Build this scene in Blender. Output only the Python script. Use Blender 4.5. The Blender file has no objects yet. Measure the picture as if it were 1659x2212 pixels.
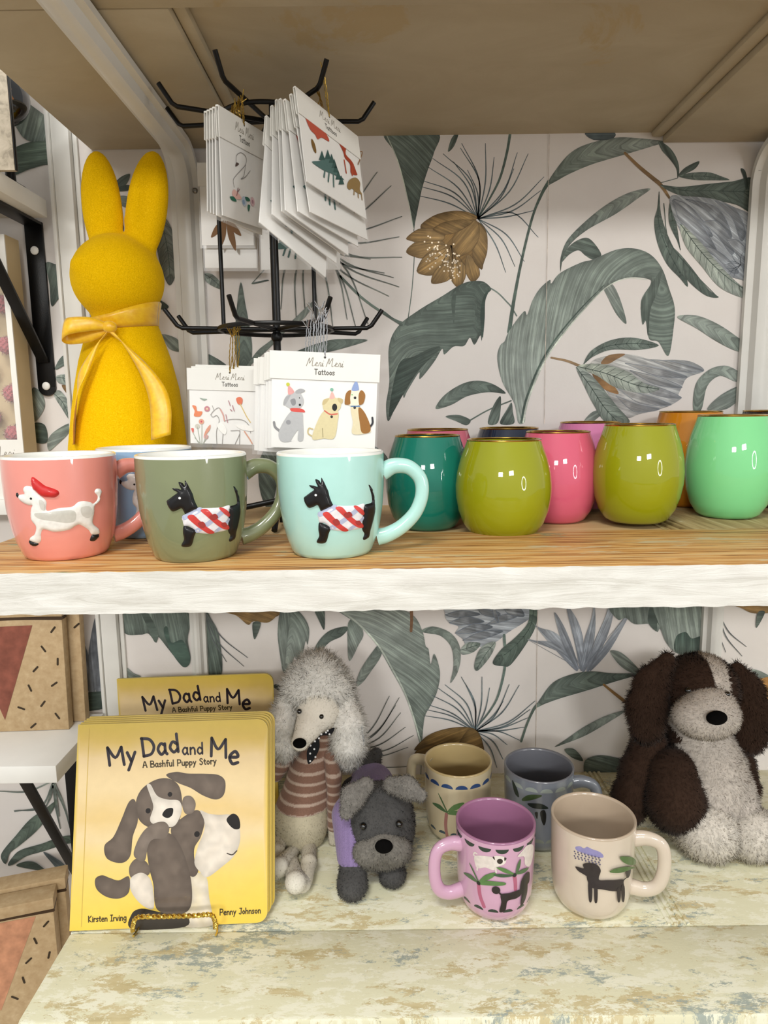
import bpy, bmesh, math, random
import numpy as np
from mathutils import Vector, Matrix, noise
from mathutils.geometry import delaunay_2d_cdt

# ---------------------------------------------------------------- camera
CZ = 1.40                       # eye height; x right, y away from the camera
F_PX, W_PX, H_PX = 1475.0, 1659.0, 2212.0
PITCH, ROLL = math.radians(8.71), math.radians(-0.7)
scene = bpy.context.scene
cam_d = bpy.data.cameras.new('camera')
cam_d.sensor_fit = 'VERTICAL'; cam_d.sensor_height = 36.0
cam_d.lens = F_PX / H_PX * 36.0
cam_d.clip_start = 0.01
cam = bpy.data.objects.new('camera', cam_d)
scene.collection.objects.link(cam)
RM = Matrix.Rotation(math.radians(90) - PITCH, 3, 'X') @ Matrix.Rotation(ROLL, 3, 'Z')
cam.matrix_world = Matrix.Translation((0, 0, CZ)) @ RM.to_4x4()
scene.camera = cam
# ---------------------------------------------------------------- world, lights, exposure
world = bpy.data.worlds.new('world'); scene.world = world
world.use_nodes = True
bgn = world.node_tree.nodes['Background']
bgn.inputs[0].default_value = (0.985, 1.0, 0.985, 1); bgn.inputs[1].default_value = 0.60
def ceiling_lamp(name, loc, size, watts, col=(1.0, 0.985, 0.945), aim=None):
    d = bpy.data.lights.new(name, 'AREA'); d.shape = 'RECTANGLE'
    d.size, d.size_y = size; d.energy = watts; d.color = col
    o = bpy.data.objects.new(name, d); scene.collection.objects.link(o); o.location = loc
    if aim is not None:
        o.rotation_euler = (Vector(aim) - Vector(loc)).to_track_quat('-Z', 'Y').to_euler()
    return o
ceiling_lamp('ceiling_panel_light', (-0.35, -0.75, 2.95), (0.6, 0.3), 24, aim=(0, .7, 1.2))
ceiling_lamp('ceiling_panel_light', (0.9, -3.9, 2.75), (0.9, 0.4), 56, aim=(0, .7, 1.2))
ceiling_lamp('ceiling_panel_light', (-1.3, -4.1, 2.75), (0.9, 0.4), 56, aim=(0, .7, 1.2))
scene.view_settings.view_transform = 'Standard'
scene.view_settings.look = 'None'
scene.view_settings.gamma = 1.0
scene.view_settings.use_curve_mapping = False
scene.view_settings.exposure = 0.0

# ---------------------------------------------------------------- picture <-> place
def ray(px, py):
    d = RM @ Vector(((px - W_PX/2)/F_PX, -(py - H_PX/2)/F_PX, -1.0))
    return d
def at(px, py, Y):                         # point on the upright plane y = Y
    d = ray(px, py); return Vector((0, 0, CZ)) + d*(Y/d.y)
def on(px, py, Z):                         # point on the level plane z = Z
    d = ray(px, py); return Vector((0, 0, CZ)) + d*((Z-CZ)/d.z)
def onx(px, py, X):
    d = ray(px, py); return Vector((0, 0, CZ)) + d*(X/d.x)

WALL_Y = 0.93
FRONT_Y = 0.535
SH_TOP = at(1500, 309, WALL_Y).z   # underside of the top shelf
SH_MID = CZ - 0.128        # top of the middle shelf
SH_LOW = CZ - 0.53         # top of the low shelf

# ---------------------------------------------------------------- colours and materials
def lin(c):
    if isinstance(c, str):
        c = c.lstrip('#'); c = ''.join(x*2 for x in c) if len(c) == 3 else c; c = tuple(int(c[i:i+2], 16)/255 for i in (0, 2, 4))
    return tuple((x/12.92 if x <= .04045 else ((x+.055)/1.055)**2.4) for x in c[:3])
def lin4(c): return lin(c) + (1.0,)
MATS = {}
class NT:
    def __init__(s, name):
        s.m = bpy.data.materials.new(name); s.m.use_nodes = True
        s.t = s.m.node_tree; s.b = s.t.nodes['Principled BSDF']
    def n(s, typ, **kw):
        nd = s.t.nodes.new(typ)
        for k, v in kw.items():
            if k.startswith('i_'):
                key = k[2:]
                key = int(key) if key.isdigit() else key.replace('_', ' ')
                nd.inputs[key].default_value = v
            else: setattr(nd, k, v)
        return nd
    def l(s, a, b): s.t.links.new(a, b)
    def ramp(s, fac, stops, interp='LINEAR'):
        r = s.n('ShaderNodeValToRGB'); r.color_ramp.interpolation = interp
        els = r.color_ramp.elements
        while len(els) < len(stops): els.new(0.5)
        for e, (p, c) in zip(els, stops):
            e.position = p; e.color = c if len(c) == 4 else tuple(c) + (1,)
        s.l(fac, r.inputs[0]); return r.outputs[0]
    def noise(s, vec=None, scale=5, detail=4, rough=.55, dist=0):
        nd = s.n('ShaderNodeTexNoise', i_Scale=scale, i_Detail=detail, i_Roughness=rough, i_Distortion=dist)
        if vec is not None: s.l(vec, nd.inputs['Vector'])
        return nd.outputs[0]
    def mapping(s, scale=(1,1,1), src='Object', rot=(0,0,0), loc=(0,0,0)):
        tc = s.n('ShaderNodeTexCoord'); mp = s.n('ShaderNodeMapping')
        mp.inputs['Scale'].default_value = scale; mp.inputs['Rotation'].default_value = rot; mp.inputs['Location'].default_value = loc
        s.l(tc.outputs[src], mp.inputs[0]); return mp.outputs[0]
    def mix(s, fac, a, b, typ='MIX'):
        m = s.n('ShaderNodeMix', data_type='RGBA', blend_type=typ)
        for inp, v in ((m.inputs[0], fac), (m.inputs[6], a), (m.inputs[7], b)):
            if hasattr(v, 'is_linked'): s.l(v, inp)
            elif isinstance(v, (int, float)): inp.default_value = v
            else: inp.default_value = v if len(v) == 4 else tuple(v) + (1,)
        return m.outputs[2]
    def bump(s, h, strength=.3, dist=.002):
        b = s.n('ShaderNodeBump', i_Strength=strength, i_Distance=dist); s.l(h, b.inputs['Height'])
        s.l(b.outputs[0], s.b.inputs['Normal']); return b
    def set(s, **kw):
        for k, v in kw.items(): s.b.inputs[k.replace('_', ' ')].default_value = v
        return s
    def base(s, v):
        if hasattr(v, 'is_linked'): s.l(v, s.b.inputs['Base Color'])
        else: s.b.inputs['Base Color'].default_value = v if len(v) == 4 else tuple(v) + (1,)
def plain(name, col, rough=.5, metal=0, coat=0, spec=.3, var=.06, scale=30, bump=0, bscale=200, sheen=0, trans=0):
    if name in MATS: return MATS[name]
    k = NT(name); c = lin(col)
    if var:
        nz = k.noise(k.mapping(), scale, 4)
        k.base(k.ramp(nz, [(.3, tuple(x*(1-var) for x in c)), (.7, tuple(min(1, x*(1+var)) for x in c))]))
    else: k.base(c)
    k.set(Roughness=rough, Metallic=metal)
    k.b.inputs['Coat Weight'].default_value = coat; k.b.inputs['Coat Roughness'].default_value = .03
    k.b.inputs['Specular IOR Level'].default_value = spec
    if sheen: k.b.inputs['Sheen Weight'].default_value = sheen; k.b.inputs['Sheen Roughness'].default_value = .4
    if trans: k.b.inputs['Transmission Weight'].default_value = trans
    if bump: k.bump(k.noise(k.mapping(), bscale, 3), bump, .001)
    MATS[name] = k.m; return k.m
def vmat(name, rough=.6, coat=0, grain=.08, gscale=120, spec=.3, sheen=0, bump=0, bscale=300, stretch=(1,1,1)):
    """colour comes from the mesh's own 'Col' attribute, plus grain"""
    if name in MATS: return MATS[name]
    k = NT(name)
    a = k.n('ShaderNodeAttribute', attribute_name='Col')
    nz = k.noise(k.mapping(stretch), gscale, 4)
    g = k.ramp(nz, [(.25, (1-grain*2,)*3), (.75, (1+0*grain,)*3)])
    k.base(k.mix(1.0, a.outputs[0], g, 'MULTIPLY'))
    k.set(Roughness=rough); k.b.inputs['Coat Weight'].default_value = coat; k.b.inputs['Coat Roughness'].default_value = .03
    k.b.inputs['Specular IOR Level'].default_value = spec
    if sheen: k.b.inputs['Sheen Weight'].default_value = sheen; k.b.inputs['Sheen Roughness'].default_value = .5
    if bump: k.bump(k.noise(k.mapping(stretch), bscale, 3), bump, .001)
    MATS[name] = k.m; return k.m

# ---------------------------------------------------------------- geometry
class G:
    def __init__(s): s.v = []; s.f = []; s.c = []; s.uv = []; s.nrm = None
    def add(s, vs, fs, col=None, uv=None):
        b = len(s.v); s.v += [tuple(v) for v in vs]; s.f += [tuple(i+b for i in f) for f in fs]
        if col is not None and len(col) and hasattr(col[0], '__len__'): s.c += [tuple(c[:3]) for c in col]
        else: s.c += [tuple(col) if col is not None else (1, 1, 1)]*len(vs)
        s.uv += list(uv) if uv is not None else [(0, 0)]*len(vs)
        return s
    def box(s, lo, hi, bev=0, seg=2, M=None, col=None):
        bm = bmesh.new(); bmesh.ops.create_cube(bm, size=1)
        lo, hi = Vector(lo), Vector(hi)
        for v in bm.verts: v.co = Vector([lo[i] + (v.co[i]+.5)*(hi[i]-lo[i]) for i in range(3)])
        if bev: bmesh.ops.bevel(bm, geom=bm.edges[:], offset=bev, segments=seg, profile=.5, affect='EDGES', clamp_overlap=True)
        bm.verts.ensure_lookup_table(); bm.verts.index_update()
        vs = [v.co.copy() for v in bm.verts]
        if M is not None: vs = [M @ v for v in vs]
        s.add(vs, [[v.index for v in f.verts] for f in bm.faces], col); bm.free(); return s
    def tube(s, pts, r, n=10, cap=True, col=None, flat=1.0, closed=False):
        pts = [Vector(p) for p in pts]; m = len(pts)
        rs = r if hasattr(r, '__len__') else [r]*m
        vs = []; up = None
        for i, p in enumerate(pts):
            if closed: t = pts[(i+1) % m] - pts[i-1]
            else: t = pts[min(i+1, m-1)] - pts[max(i-1, 0)]
            t.normalize()
            if up is None:
                up = Vector((0, 0, 1)) if abs(t.z) < .9 else Vector((0, 1, 0))
            a = t.cross(up)
            if a.length < 1e-6: a = t.orthogonal()
            a.normalize(); b = a.cross(t).normalized(); up = b
            for k in range(n):
                w = 2*math.pi*k/n
                vs.append(p + a*(math.cos(w)*rs[i]) + b*(math.sin(w)*rs[i]*flat))
        fs = []
        for i in range(m if closed else m-1):
            j = (i+1) % m
            for k in range(n):
                k2 = (k+1) % n
                fs.append((i*n+k, j*n+k, j*n+k2, i*n+k2))
        if cap and not closed:
            fs.append(tuple(range(n))); fs.append(tuple((m-1)*n+k for k in reversed(range(n))))
        s.add(vs, fs, col); return s
    def lathe(s, prof, n=64, c=(0, 0, 0), col=None, colf=None):
        vs = []; fs = []; m = len(prof); cl = []
        for (r, z) in prof:
            for k in range(n):
                w = 2*math.pi*k/n; vs.append((c[0]+r*math.cos(w), c[1]+r*math.sin(w), c[2]+z))
        for i in range(m-1):
            for k in range(n):
                k2 = (k+1) % n; fs.append((i*n+k, i*n+k2, (i+1)*n+k2, (i+1)*n+k))
        s.add(vs, fs, col); return s
    def ball(s, c, r, n=16, m=10, col=None, M=None):
        r = r if hasattr(r, '__len__') else (r, r, r)
        vs = [(0, 0, -1)]; fs = []
        for i in range(1, m):
            p = math.pi*i/m - math.pi/2
            for k in range(n):
                w = 2*math.pi*k/n; vs.append((math.cos(p)*math.cos(w), math.cos(p)*math.sin(w), math.sin(p)))
        vs.append((0, 0, 1)); top = len(vs)-1
        for k in range(n):
            fs.append((0, 1+(k+1) % n, 1+k)); fs.append((top, top-n+k, top-n+(k+1) % n))
        for i in range(m-2):
            for k in range(n):
                a = 1+i*n; fs.append((a+k, a+(k+1) % n, a+n+(k+1) % n, a+n+k))
        out = []
        for v in vs:
            q = Vector((v[0]*r[0], v[1]*r[1], v[2]*r[2]))
            if M is not None: q = M @ q
            out.append(q + Vector(c))
        s.add(out, fs, col); return s
    def build(s, name, mat, parent=None, smooth=True, angle=40, loc=None):
        me = bpy.data.meshes.new(name); me.from_pydata(s.v, [], s.f); me.update()
        at_ = me.color_attributes.new('Col', 'FLOAT_COLOR', 'POINT')
        arr = np.ones((len(s.v), 4), 'f'); arr[:, :3] = np.array(s.c, 'f').reshape(-1, 3)
        at_.data.foreach_set('color', arr.ravel())
        if any(u != (0, 0) for u in s.uv):
            ua = me.attributes.new('LeafUV', 'FLOAT2', 'POINT')
            ua.data.foreach_set('vector', np.array(s.uv, 'f').ravel())
        if smooth:
            me.shade_smooth()
            if angle < 180: me.set_sharp_from_angle(angle=math.radians(angle))
        if s.nrm is not None: me.normals_split_custom_set_from_vertices(s.nrm)
        me.materials.append(mat)
        o = bpy.data.objects.new(name, me); scene.collection.objects.link(o)
        if parent is not None: o.parent = parent
        if loc is not None: o.location = loc
        return o
def tag(o, label=None, cat=None, group=None, kind=None):
    if label: o['label'] = label
    if cat: o['category'] = cat
    if group: o['group'] = group
    if kind: o['kind'] = kind
    return o
def thing(name, label, cat, loc=(0, 0, 0), rotz=0, group=None, rot=None):
    o = bpy.data.objects.new(name, None); scene.collection.objects.link(o)
    o.empty_display_size = .02; o.location = loc
    o.rotation_euler = rot if rot is not None else (0, 0, rotz)
    return tag(o, label, cat, group)
def copy_tree(o, parent=None):
    c = o.copy(); scene.collection.objects.link(c)
    if parent is not None: c.parent = parent
    for ch in list(o.children): copy_tree(ch, c)
    return c
def spline(pts, n=8, closed=False):
    """Catmull-Rom through 2-D or 3-D points"""
    P = [np.array(p, float) for p in pts]; m = len(P); out = []
    rng = range(m) if closed else range(m-1)
    for i in rng:
        p0 = P[i-1] if (closed or i > 0) else 2*P[0]-P[1]
        p1 = P[i]; p2 = P[(i+1) % m]
        p3 = P[(i+2) % m] if (closed or i+2 < m) else 2*P[m-1]-P[m-2]
        for k in range(n):
            t = k/n
            out.append(.5*((2*p1)+(-p0+p2)*t+(2*p0-5*p1+4*p2-p3)*t*t+(-p0+3*p1-3*p2+p3)*t**3))
    if not closed: out.append(P[-1])
    return [tuple(p) for p in out]
def poly_area(p):
    return .5*sum(p[i-1][0]*p[i][1]-p[i][0]*p[i-1][1] for i in range(len(p)))
def fill2d(pts, step=None):
    """triangulate an outline; optional interior points every `step`. returns verts, tris, distance to outline"""
    pts = [tuple(p[:2]) for p in pts]
    if poly_area(pts) < 0: pts = pts[::-1]
    n = len(pts); vs = [Vector(p) for p in pts]
    A = np.array(pts)
    def inside(q):
        x, y = q[:, 0:1], q[:, 1:2]; x1, y1 = A[:, 0], A[:, 1]; x2, y2 = np.roll(x1, -1), np.roll(y1, -1)
        dy = np.where(abs(y2-y1) < 1e-12, 1e-12, y2-y1)
        c = ((y1 > y) != (y2 > y)) & (x < (x2-x1)*(y-y1)/dy + x1)
        return (c.sum(1) % 2) == 1
    def dist(q):
        B = np.roll(A, -1, 0); d = B-A; L = (d*d).sum(1)+1e-15
        t = np.clip(((q[:, None, :]-A[None])*d).sum(2)/L, 0, 1)
        e = q[:, None, :]-(A[None]+t[..., None]*d[None])
        return np.sqrt((e*e).sum(2)).min(1)
    if step:
        lo, hi = A.min(0), A.max(0)
        gx = np.arange(lo[0]+step*.5, hi[0], step); gy = np.arange(lo[1]+step*.5, hi[1], step*.866)
        if len(gx) and len(gy):
            X, Y = np.meshgrid(gx, gy); X[1::2] += step*.5
            q = np.stack([X.ravel(), Y.ravel()], 1); q = q[inside(q)]
            if len(q): q = q[dist(q) > step*.45]
            vs += [Vector(p) for p in q]
    r = delaunay_2d_cdt(vs, [], [list(range(n))], 1, 1e-7)
    ov, of = [tuple(v) for v in r[0]], [tuple(f) for f in r[2]]
    d = dist(np.array(ov)) if len(ov) else np.zeros(0)
    return ov, of, d
# ================================================================ the setting
def wood_mat(name, stops, scale=(3, 40, 40), rough=.6, detail=8, dist=1.5, bump=.15, patch=None, patch_scale=9, patch_cut=(.5, .56), sc=1.0):
    k = NT(name); mp = k.mapping(scale)
    nz = k.noise(mp, 1.6*sc, detail, .62, dist)
    col = k.ramp(nz, stops)
    if patch:
        for (pc, cut, psc, strx) in patch:
            pn = k.noise(k.mapping((1, strx, strx), loc=(psc, 3.1, 0)), psc, 8, .68, .6)
            fac = k.ramp(pn, [(cut, (0, 0, 0)), (cut+.035, (1, 1, 1))])
            col = k.mix(fac, col, pc)
    k.base(col); k.set(Roughness=rough)
    k.bump(nz, bump, .002)
    return k.m
M_UNDER = wood_mat('worn_tan_paint_underside', [(.25, lin('#aea085')), (.5, lin('#b6a98f')), (.75, lin('#bfb399'))], (4, 6, 6), .75, bump=.05,
                   patch=[(lin('#b3a07c'), .62, 5, 1)])
M_STRIP = wood_mat('stripped_orange_wood', [(.36, lin('#7a5026')), (.45, lin('#b98043')), (.53, lin('#dbab68')), (.62, lin('#cfb486')), (.72, lin('#9b9a70'))],
                   (5, 150, 150), .55, bump=.25, dist=.8, patch=[(lin('#93936f'), .60, 5.5, 7), (lin('#c8b894'), .60, 7.5, 9), (lin('#d9d3bd'), .69, 11, 12)])
M_PANEL = wood_mat('tan_panel', [(.3, lin('#b89c6c')), (.6, lin('#cdb182')), (.8, lin('#d9c296'))], (3, 14, 14), .6, bump=.08)
M_STILE = wood_mat('worn_green_wood', [(.3, lin('#77643f')), (.5, lin('#a08c60')), (.7, lin('#b9ab84'))], (30, 3, 30), .6, bump=.3,
                   patch=[(lin('#7f8a72'), .56, 9, 1), (lin('#c9cdb4'), .63, 14, 1)])
M_WEDGE = None
def white_edge():
    k = NT('chipped_white_paint'); mp = k.mapping((6, 60, 60))
    nz = k.noise(mp, 1.5, 9, .65, .8); big = k.noise(k.mapping((10, 30, 30)), 1.2, 6, .6)
    col = k.ramp(nz, [(.3, lin('#c6c3ba')), (.5, lin('#d9d7d0')), (.7, lin('#e1dfd9'))])
    chip = k.noise(k.mapping((14, 40, 40), loc=(4, 2, 1)), 1.3, 9, .7, .5)
    col = k.mix(k.ramp(chip, [(.705, (0, 0, 0)), (.72, (1, 1, 1))]), col, lin('#7d7263'))
    k.base(col); k.set(Roughness=.55); k.bump(nz, .5, .003); return k.m
M_WEDGE = white_edge()
def distressed():
    k = NT('peeling_cream_paint')
    base = k.ramp(k.noise(k.mapping((6, 30, 3)), 3.0, 8, .65), [(.3, lin('#b5a67a')), (.5, lin('#c9bb90')), (.72, lin('#d6cba6'))])
    a = k.noise(k.mapping((3.4, 8.5, 1), loc=(1.3, 5, 0)), 3.2, 13, .78, .2)
    col = k.mix(k.ramp(a, [(.455, (0, 0, 0)), (.47, (1, 1, 1))]), base, lin('#dddabb'))
    b = k.noise(k.mapping((2.6, 5.5, 1), loc=(8.3, 2.2, 0)), 2.6, 14, .86, .15)
    col = k.mix(k.ramp(b, [(.548, (0, 0, 0)), (.565, (.9, .9, .9))]), col, lin('#97a29c'))
    c = k.noise(k.mapping((5, 22, 1), loc=(2, 9, 0)), 4, 13, .82, .3)
    col = k.mix(k.ramp(c, [(.635, (0, 0, 0)), (.65, (.9, .9, .9))]), col, lin('#948b74'))
    d = k.noise(k.mapping((5, 13, 1), loc=(5, 1, 0)), 4, 13, .82, .2)
    col = k.mix(k.ramp(d, [(.515, (0, 0, 0)), (.53, (1, 1, 1))]), col, lin('#e8e6cf'))
    k.base(col); k.set(Roughness=.6); k.bump(a, .3, .002); return k.m
M_DIST = distressed()
M_WHITE = plain('white_enamel', '#dcdbd6', .35, var=.04, scale=14, bump=.05, bscale=40)
M_LAM = plain('white_laminate', '#e4e3de', .4, var=.02)
M_BLACK = plain('black_powder_coat', '#0b0b0c', .38, var=.1, bump=.1, bscale=600)
M_SCREW = plain('zinc_screw', '#9a9894', .35, metal=1, var=.1)

# --- top shelf: an old panelled door lying flat, seen from below
XL, XR = at(197, 330, WALL_Y).x, 0.85
t = thing('door_shelf', 'tan painted old door used as top shelf, seen from below', 'shelf', (0, 0, SH_TOP))
REC = at(1000, 291, WALL_Y).z - at(1000, 315, WALL_Y).z
fr_y = on(1000, 13, SH_TOP).y
px_r = on(1440, 300, SH_TOP).x
px_l = on(362, 17, SH_TOP).x
G().box((XL, FRONT_Y-.03, 0), (XR, fr_y, .040), .003).build('front_rail', M_UNDER, t)
G().box((XL, fr_y, REC), (XR, WALL_Y, REC+.012)).build('recessed_panel', M_UNDER, t)
G().box((XL, fr_y, 0), (px_l, WALL_Y-.001, REC+.001), .002).build('left_stile', M_UNDER, t)
G().box((px_r, fr_y, 0), (XR, WALL_Y-.001, REC+.001), .002).build('right_stile', M_UNDER, t)
G().box((px_r-.016, fr_y+.001, REC*.45), (px_r-.0001, WALL_Y-.002, REC+.001), .004).build('moulding', M_UNDER, t)
G().box((px_l+.0001, fr_y+.001, REC*.4), (px_l+.012, WALL_Y-.002, REC+.001), .003).build('moulding', M_UNDER, t)
# --- middle shelf
t = thing('door_shelf', 'white fronted old door shelf with stripped wood top holding mugs', 'shelf', (0, 0, SH_MID))
XM = on(33, 1160, SH_MID).x
rail_b = on(900, 1150, SH_MID).y
def rough_front(name, mat, x0, x1, y0, z0, z1, parent, amp=.0012, step=.004, seed=1):
    """a board edge with chipped, slightly wavy paint"""
    g = G(); n = int((x1-x0)/step); rows = 9; vs = []
    for i in range(n+1):
        x = x0+(x1-x0)*i/n
        for r in range(rows):
            f = r/(rows-1)
            w = noise.noise(Vector((x*55, f*3, seed)))*amp + noise.noise(Vector((x*190, f*9, seed+5)))*amp*.5
            e = 0
            if r == 0: e = noise.noise(Vector((x*70, 0, seed+9)))*amp*1.2
            if r == rows-1: e = noise.noise(Vector((x*70, 0, seed+19)))*amp*.7
            vs.append((x, y0+w, z0+(z1-z0)*f+e))
    fs = [(i*rows+r, (i+1)*rows+r, (i+1)*rows+r+1, i*rows+r+1) for i in range(n) for r in range(rows-1)]
    b = len(vs)
    vs += [(x0, y0+.012, z0), (x1, y0+.012, z0), (x1, y0+.012, z1), (x0, y0+.012, z1)]
    g.add(vs, fs)
    g.v[b:] = []; g.c = g.c[:b]; g.uv = g.uv[:b]
    g.box((x0, y0+.0035, z0+.0012), (x1, y0+.008, z1-.0012))
    return g.build(name, mat, parent, angle=60)
rough_front('painted_edge', M_WEDGE, XM, XR, FRONT_Y-.004, -.0335, .0008, t)
G().box((XM, FRONT_Y, -.033), (XR, rail_b, 0), .0012).build('front_rail', M_STRIP, t)
G().box((XM, rail_b, -.024), (XR, WALL_Y, -.005)).build('recessed_panel', M_PANEL, t)
xs_m = on(1470, 1130, SH_MID).x
G().box((xs_m, rail_b+.0002, -.02), (XR, WALL_Y-.001, -.0003), .001).build('right_stile', M_STILE, t)
for i in range(3):
    G().box((xs_m-.006-.0085*i, rail_b+.0002, -.006), (xs_m-.0005-.0085*i, WALL_Y-.001, -.0012-.0012*i), .0015).build('moulding', M_STILE, t)
G().box((XM, rail_b+.0002, -.02), (XM+.05, WALL_Y-.001, -.0003), .001).build('left_stile', M_STILE, t)
# --- low shelf
t = thing('door_shelf', 'cream peeling-paint old door shelf holding books and plush dogs', 'shelf', (0, 0, SH_LOW))
XLo = on(85, 2126, SH_LOW).x
rail_b2 = on(1000, 2003, SH_LOW).y
low_front = .525
g = G().box((XLo, low_front, -.035), (XR, rail_b2-.0008, 0), .003); g.build('front_rail', M_DIST, t)
G().box((XLo, rail_b2, -.035), (XR, WALL_Y, -.0012), .0008).build('panel', M_DIST, t)
xs_l = on(1500, 1985, SH_LOW).x
for i in range(4):
    G().box((xs_l-.0305+.0065*i, rail_b2+.0004, -.004), (xs_l-.0265+.0065*i, WALL_Y-.001, .0006+.0003*(i % 2)), .001).build('moulding', M_DIST, t)

# --- brackets
def bracket(name, label, xa, xb, z_top, z_bot, y_front, full=True, screws=()):
    t = thing(name, label, 'bracket', ((xa+xb)/2, WALL_Y, z_top), group='white metal shelf brackets')
    w = (xb-xa)/2
    R = .045
    path = []
    if full:
        path.append((y_front-WALL_Y, -.006)); path.append((-R-.006, -.006))
        for i in range(1, 10):
            a = math.pi/2*i/10
            path.append((-R-.006+R*math.sin(a), -.006-R+R*math.cos(a)))
    else: path.append((-.006, -.001))
    path.append((-.006, -.006-R)); path.append((-.006, z_bot-z_top))
    # cross section: flat flange with raised rounded ridge (x, outward)
    sec = [(-w, -.004), (-w, .003), (-w*.62, .004), (-w*.45, .012), (-w*.15, .0145), (w*.15, .0145), (w*.45, .012), (w*.62, .004), (w, .003), (w, -.004)]
    vs = []; n = len(sec)
    for i, (y, z) in enumerate(path):
        a = Vector(path[max(i-1, 0)]); b = Vector(path[min(i+1, len(path)-1)]); d = (b-a).normalized()
        nr = Vector((d.y, -d.x))     # to the inside of the corner
        if nr.x > 0 or (nr.x == 0 and nr.y > 0): nr = -nr
        if nr.y > .3: nr = -nr
        for (sx, so) in sec: vs.append((sx, y+nr.x*so, z+nr.y*so))
    fs = [(i*n+k, i*n+(k+1) % n, (i+1)*n+(k+1) % n, (i+1)*n+k) for i in range(len(path)-1) for k in range(n)]
    fs += [tuple(range(n)), tuple(len(vs)-n+k for k in range(n))]
    G().add(vs, fs).build('bracket_channel', M_WHITE, t, angle=35)
    for (sx, sz) in screws:
        g = G().ball((sx, -.0105, sz), (.0036, .0022, .0036), 12, 6)
        g.box((sx-.0024, -.0136, sz-.0004), (sx+.0024, -.0124, sz+.0004)); g.build('screw', M_SCREW, t, angle=60)
    return t
def wx(px, py, d=0): return at(px, py, WALL_Y-d).x
bl0, bl1 = wx(380, 650, .01), wx(430, 420, .01)
bracket('shelf_bracket', 'white arched metal bracket under the top shelf, behind the yellow bunny', bl0, bl1, SH_TOP-.001, SH_MID+.012, .44, True, [(.0135, -.016), (.0138, -.052)])
br0 = wx(1622, 600, .02)
bracket('shelf_bracket', 'white arched metal bracket at the right end of the top shelf', br0, br0+.046, SH_TOP-.004, SH_MID+.03, .44, True, [(-.0165, -.034)])
bracket('shelf_bracket', 'white bracket leg under the middle shelf, above the rear yellow book', wx(411, 1380, .01), wx(444, 1380, .01), SH_MID-.034, SH_LOW+.14, .6, False)
bracket('shelf_bracket', 'white bracket leg under the middle shelf, above the brown and white plush', wx(1518, 1380, .01), wx(1561, 1380, .01), SH_MID-.034, SH_LOW+.14, .6, False)
# white upright trims on the wall
def upright(name, xa, xb, z0, z1, d=.014):
    g = G().box((xa, WALL_Y-d, z0), (xb, WALL_Y-.0005, z1), .0015)
    g.box((xa-.005, WALL_Y-d*1.25, z0), (xa-.0002, WALL_Y-.0005, z1), .001)
    g.box((xb+.0002, WALL_Y-d*.35, z0), (xb+.006, WALL_Y-.0005, z1), .001)
    o = g.build(name, M_WHITE); tag(o, kind='structure'); return o
upright('trim_1', wx(128, 400), wx(166, 400), SH_MID-.02, SH_TOP+.3)
upright('trim_2', wx(228, 1380), wx(262, 1380), SH_LOW-.03, SH_MID-.034)

M_FLOOR = wood_mat('shop_floor_boards', [(.3, lin('#8d7a62')), (.6, lin('#a8947a')), (.8, lin('#b7a489'))], (3, 30, 3), .5)
tag(G().box((-2.5, -5.0, -.05), (2.5, WALL_Y+.05, 0)).build('floor', M_FLOOR), kind='structure')
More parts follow.
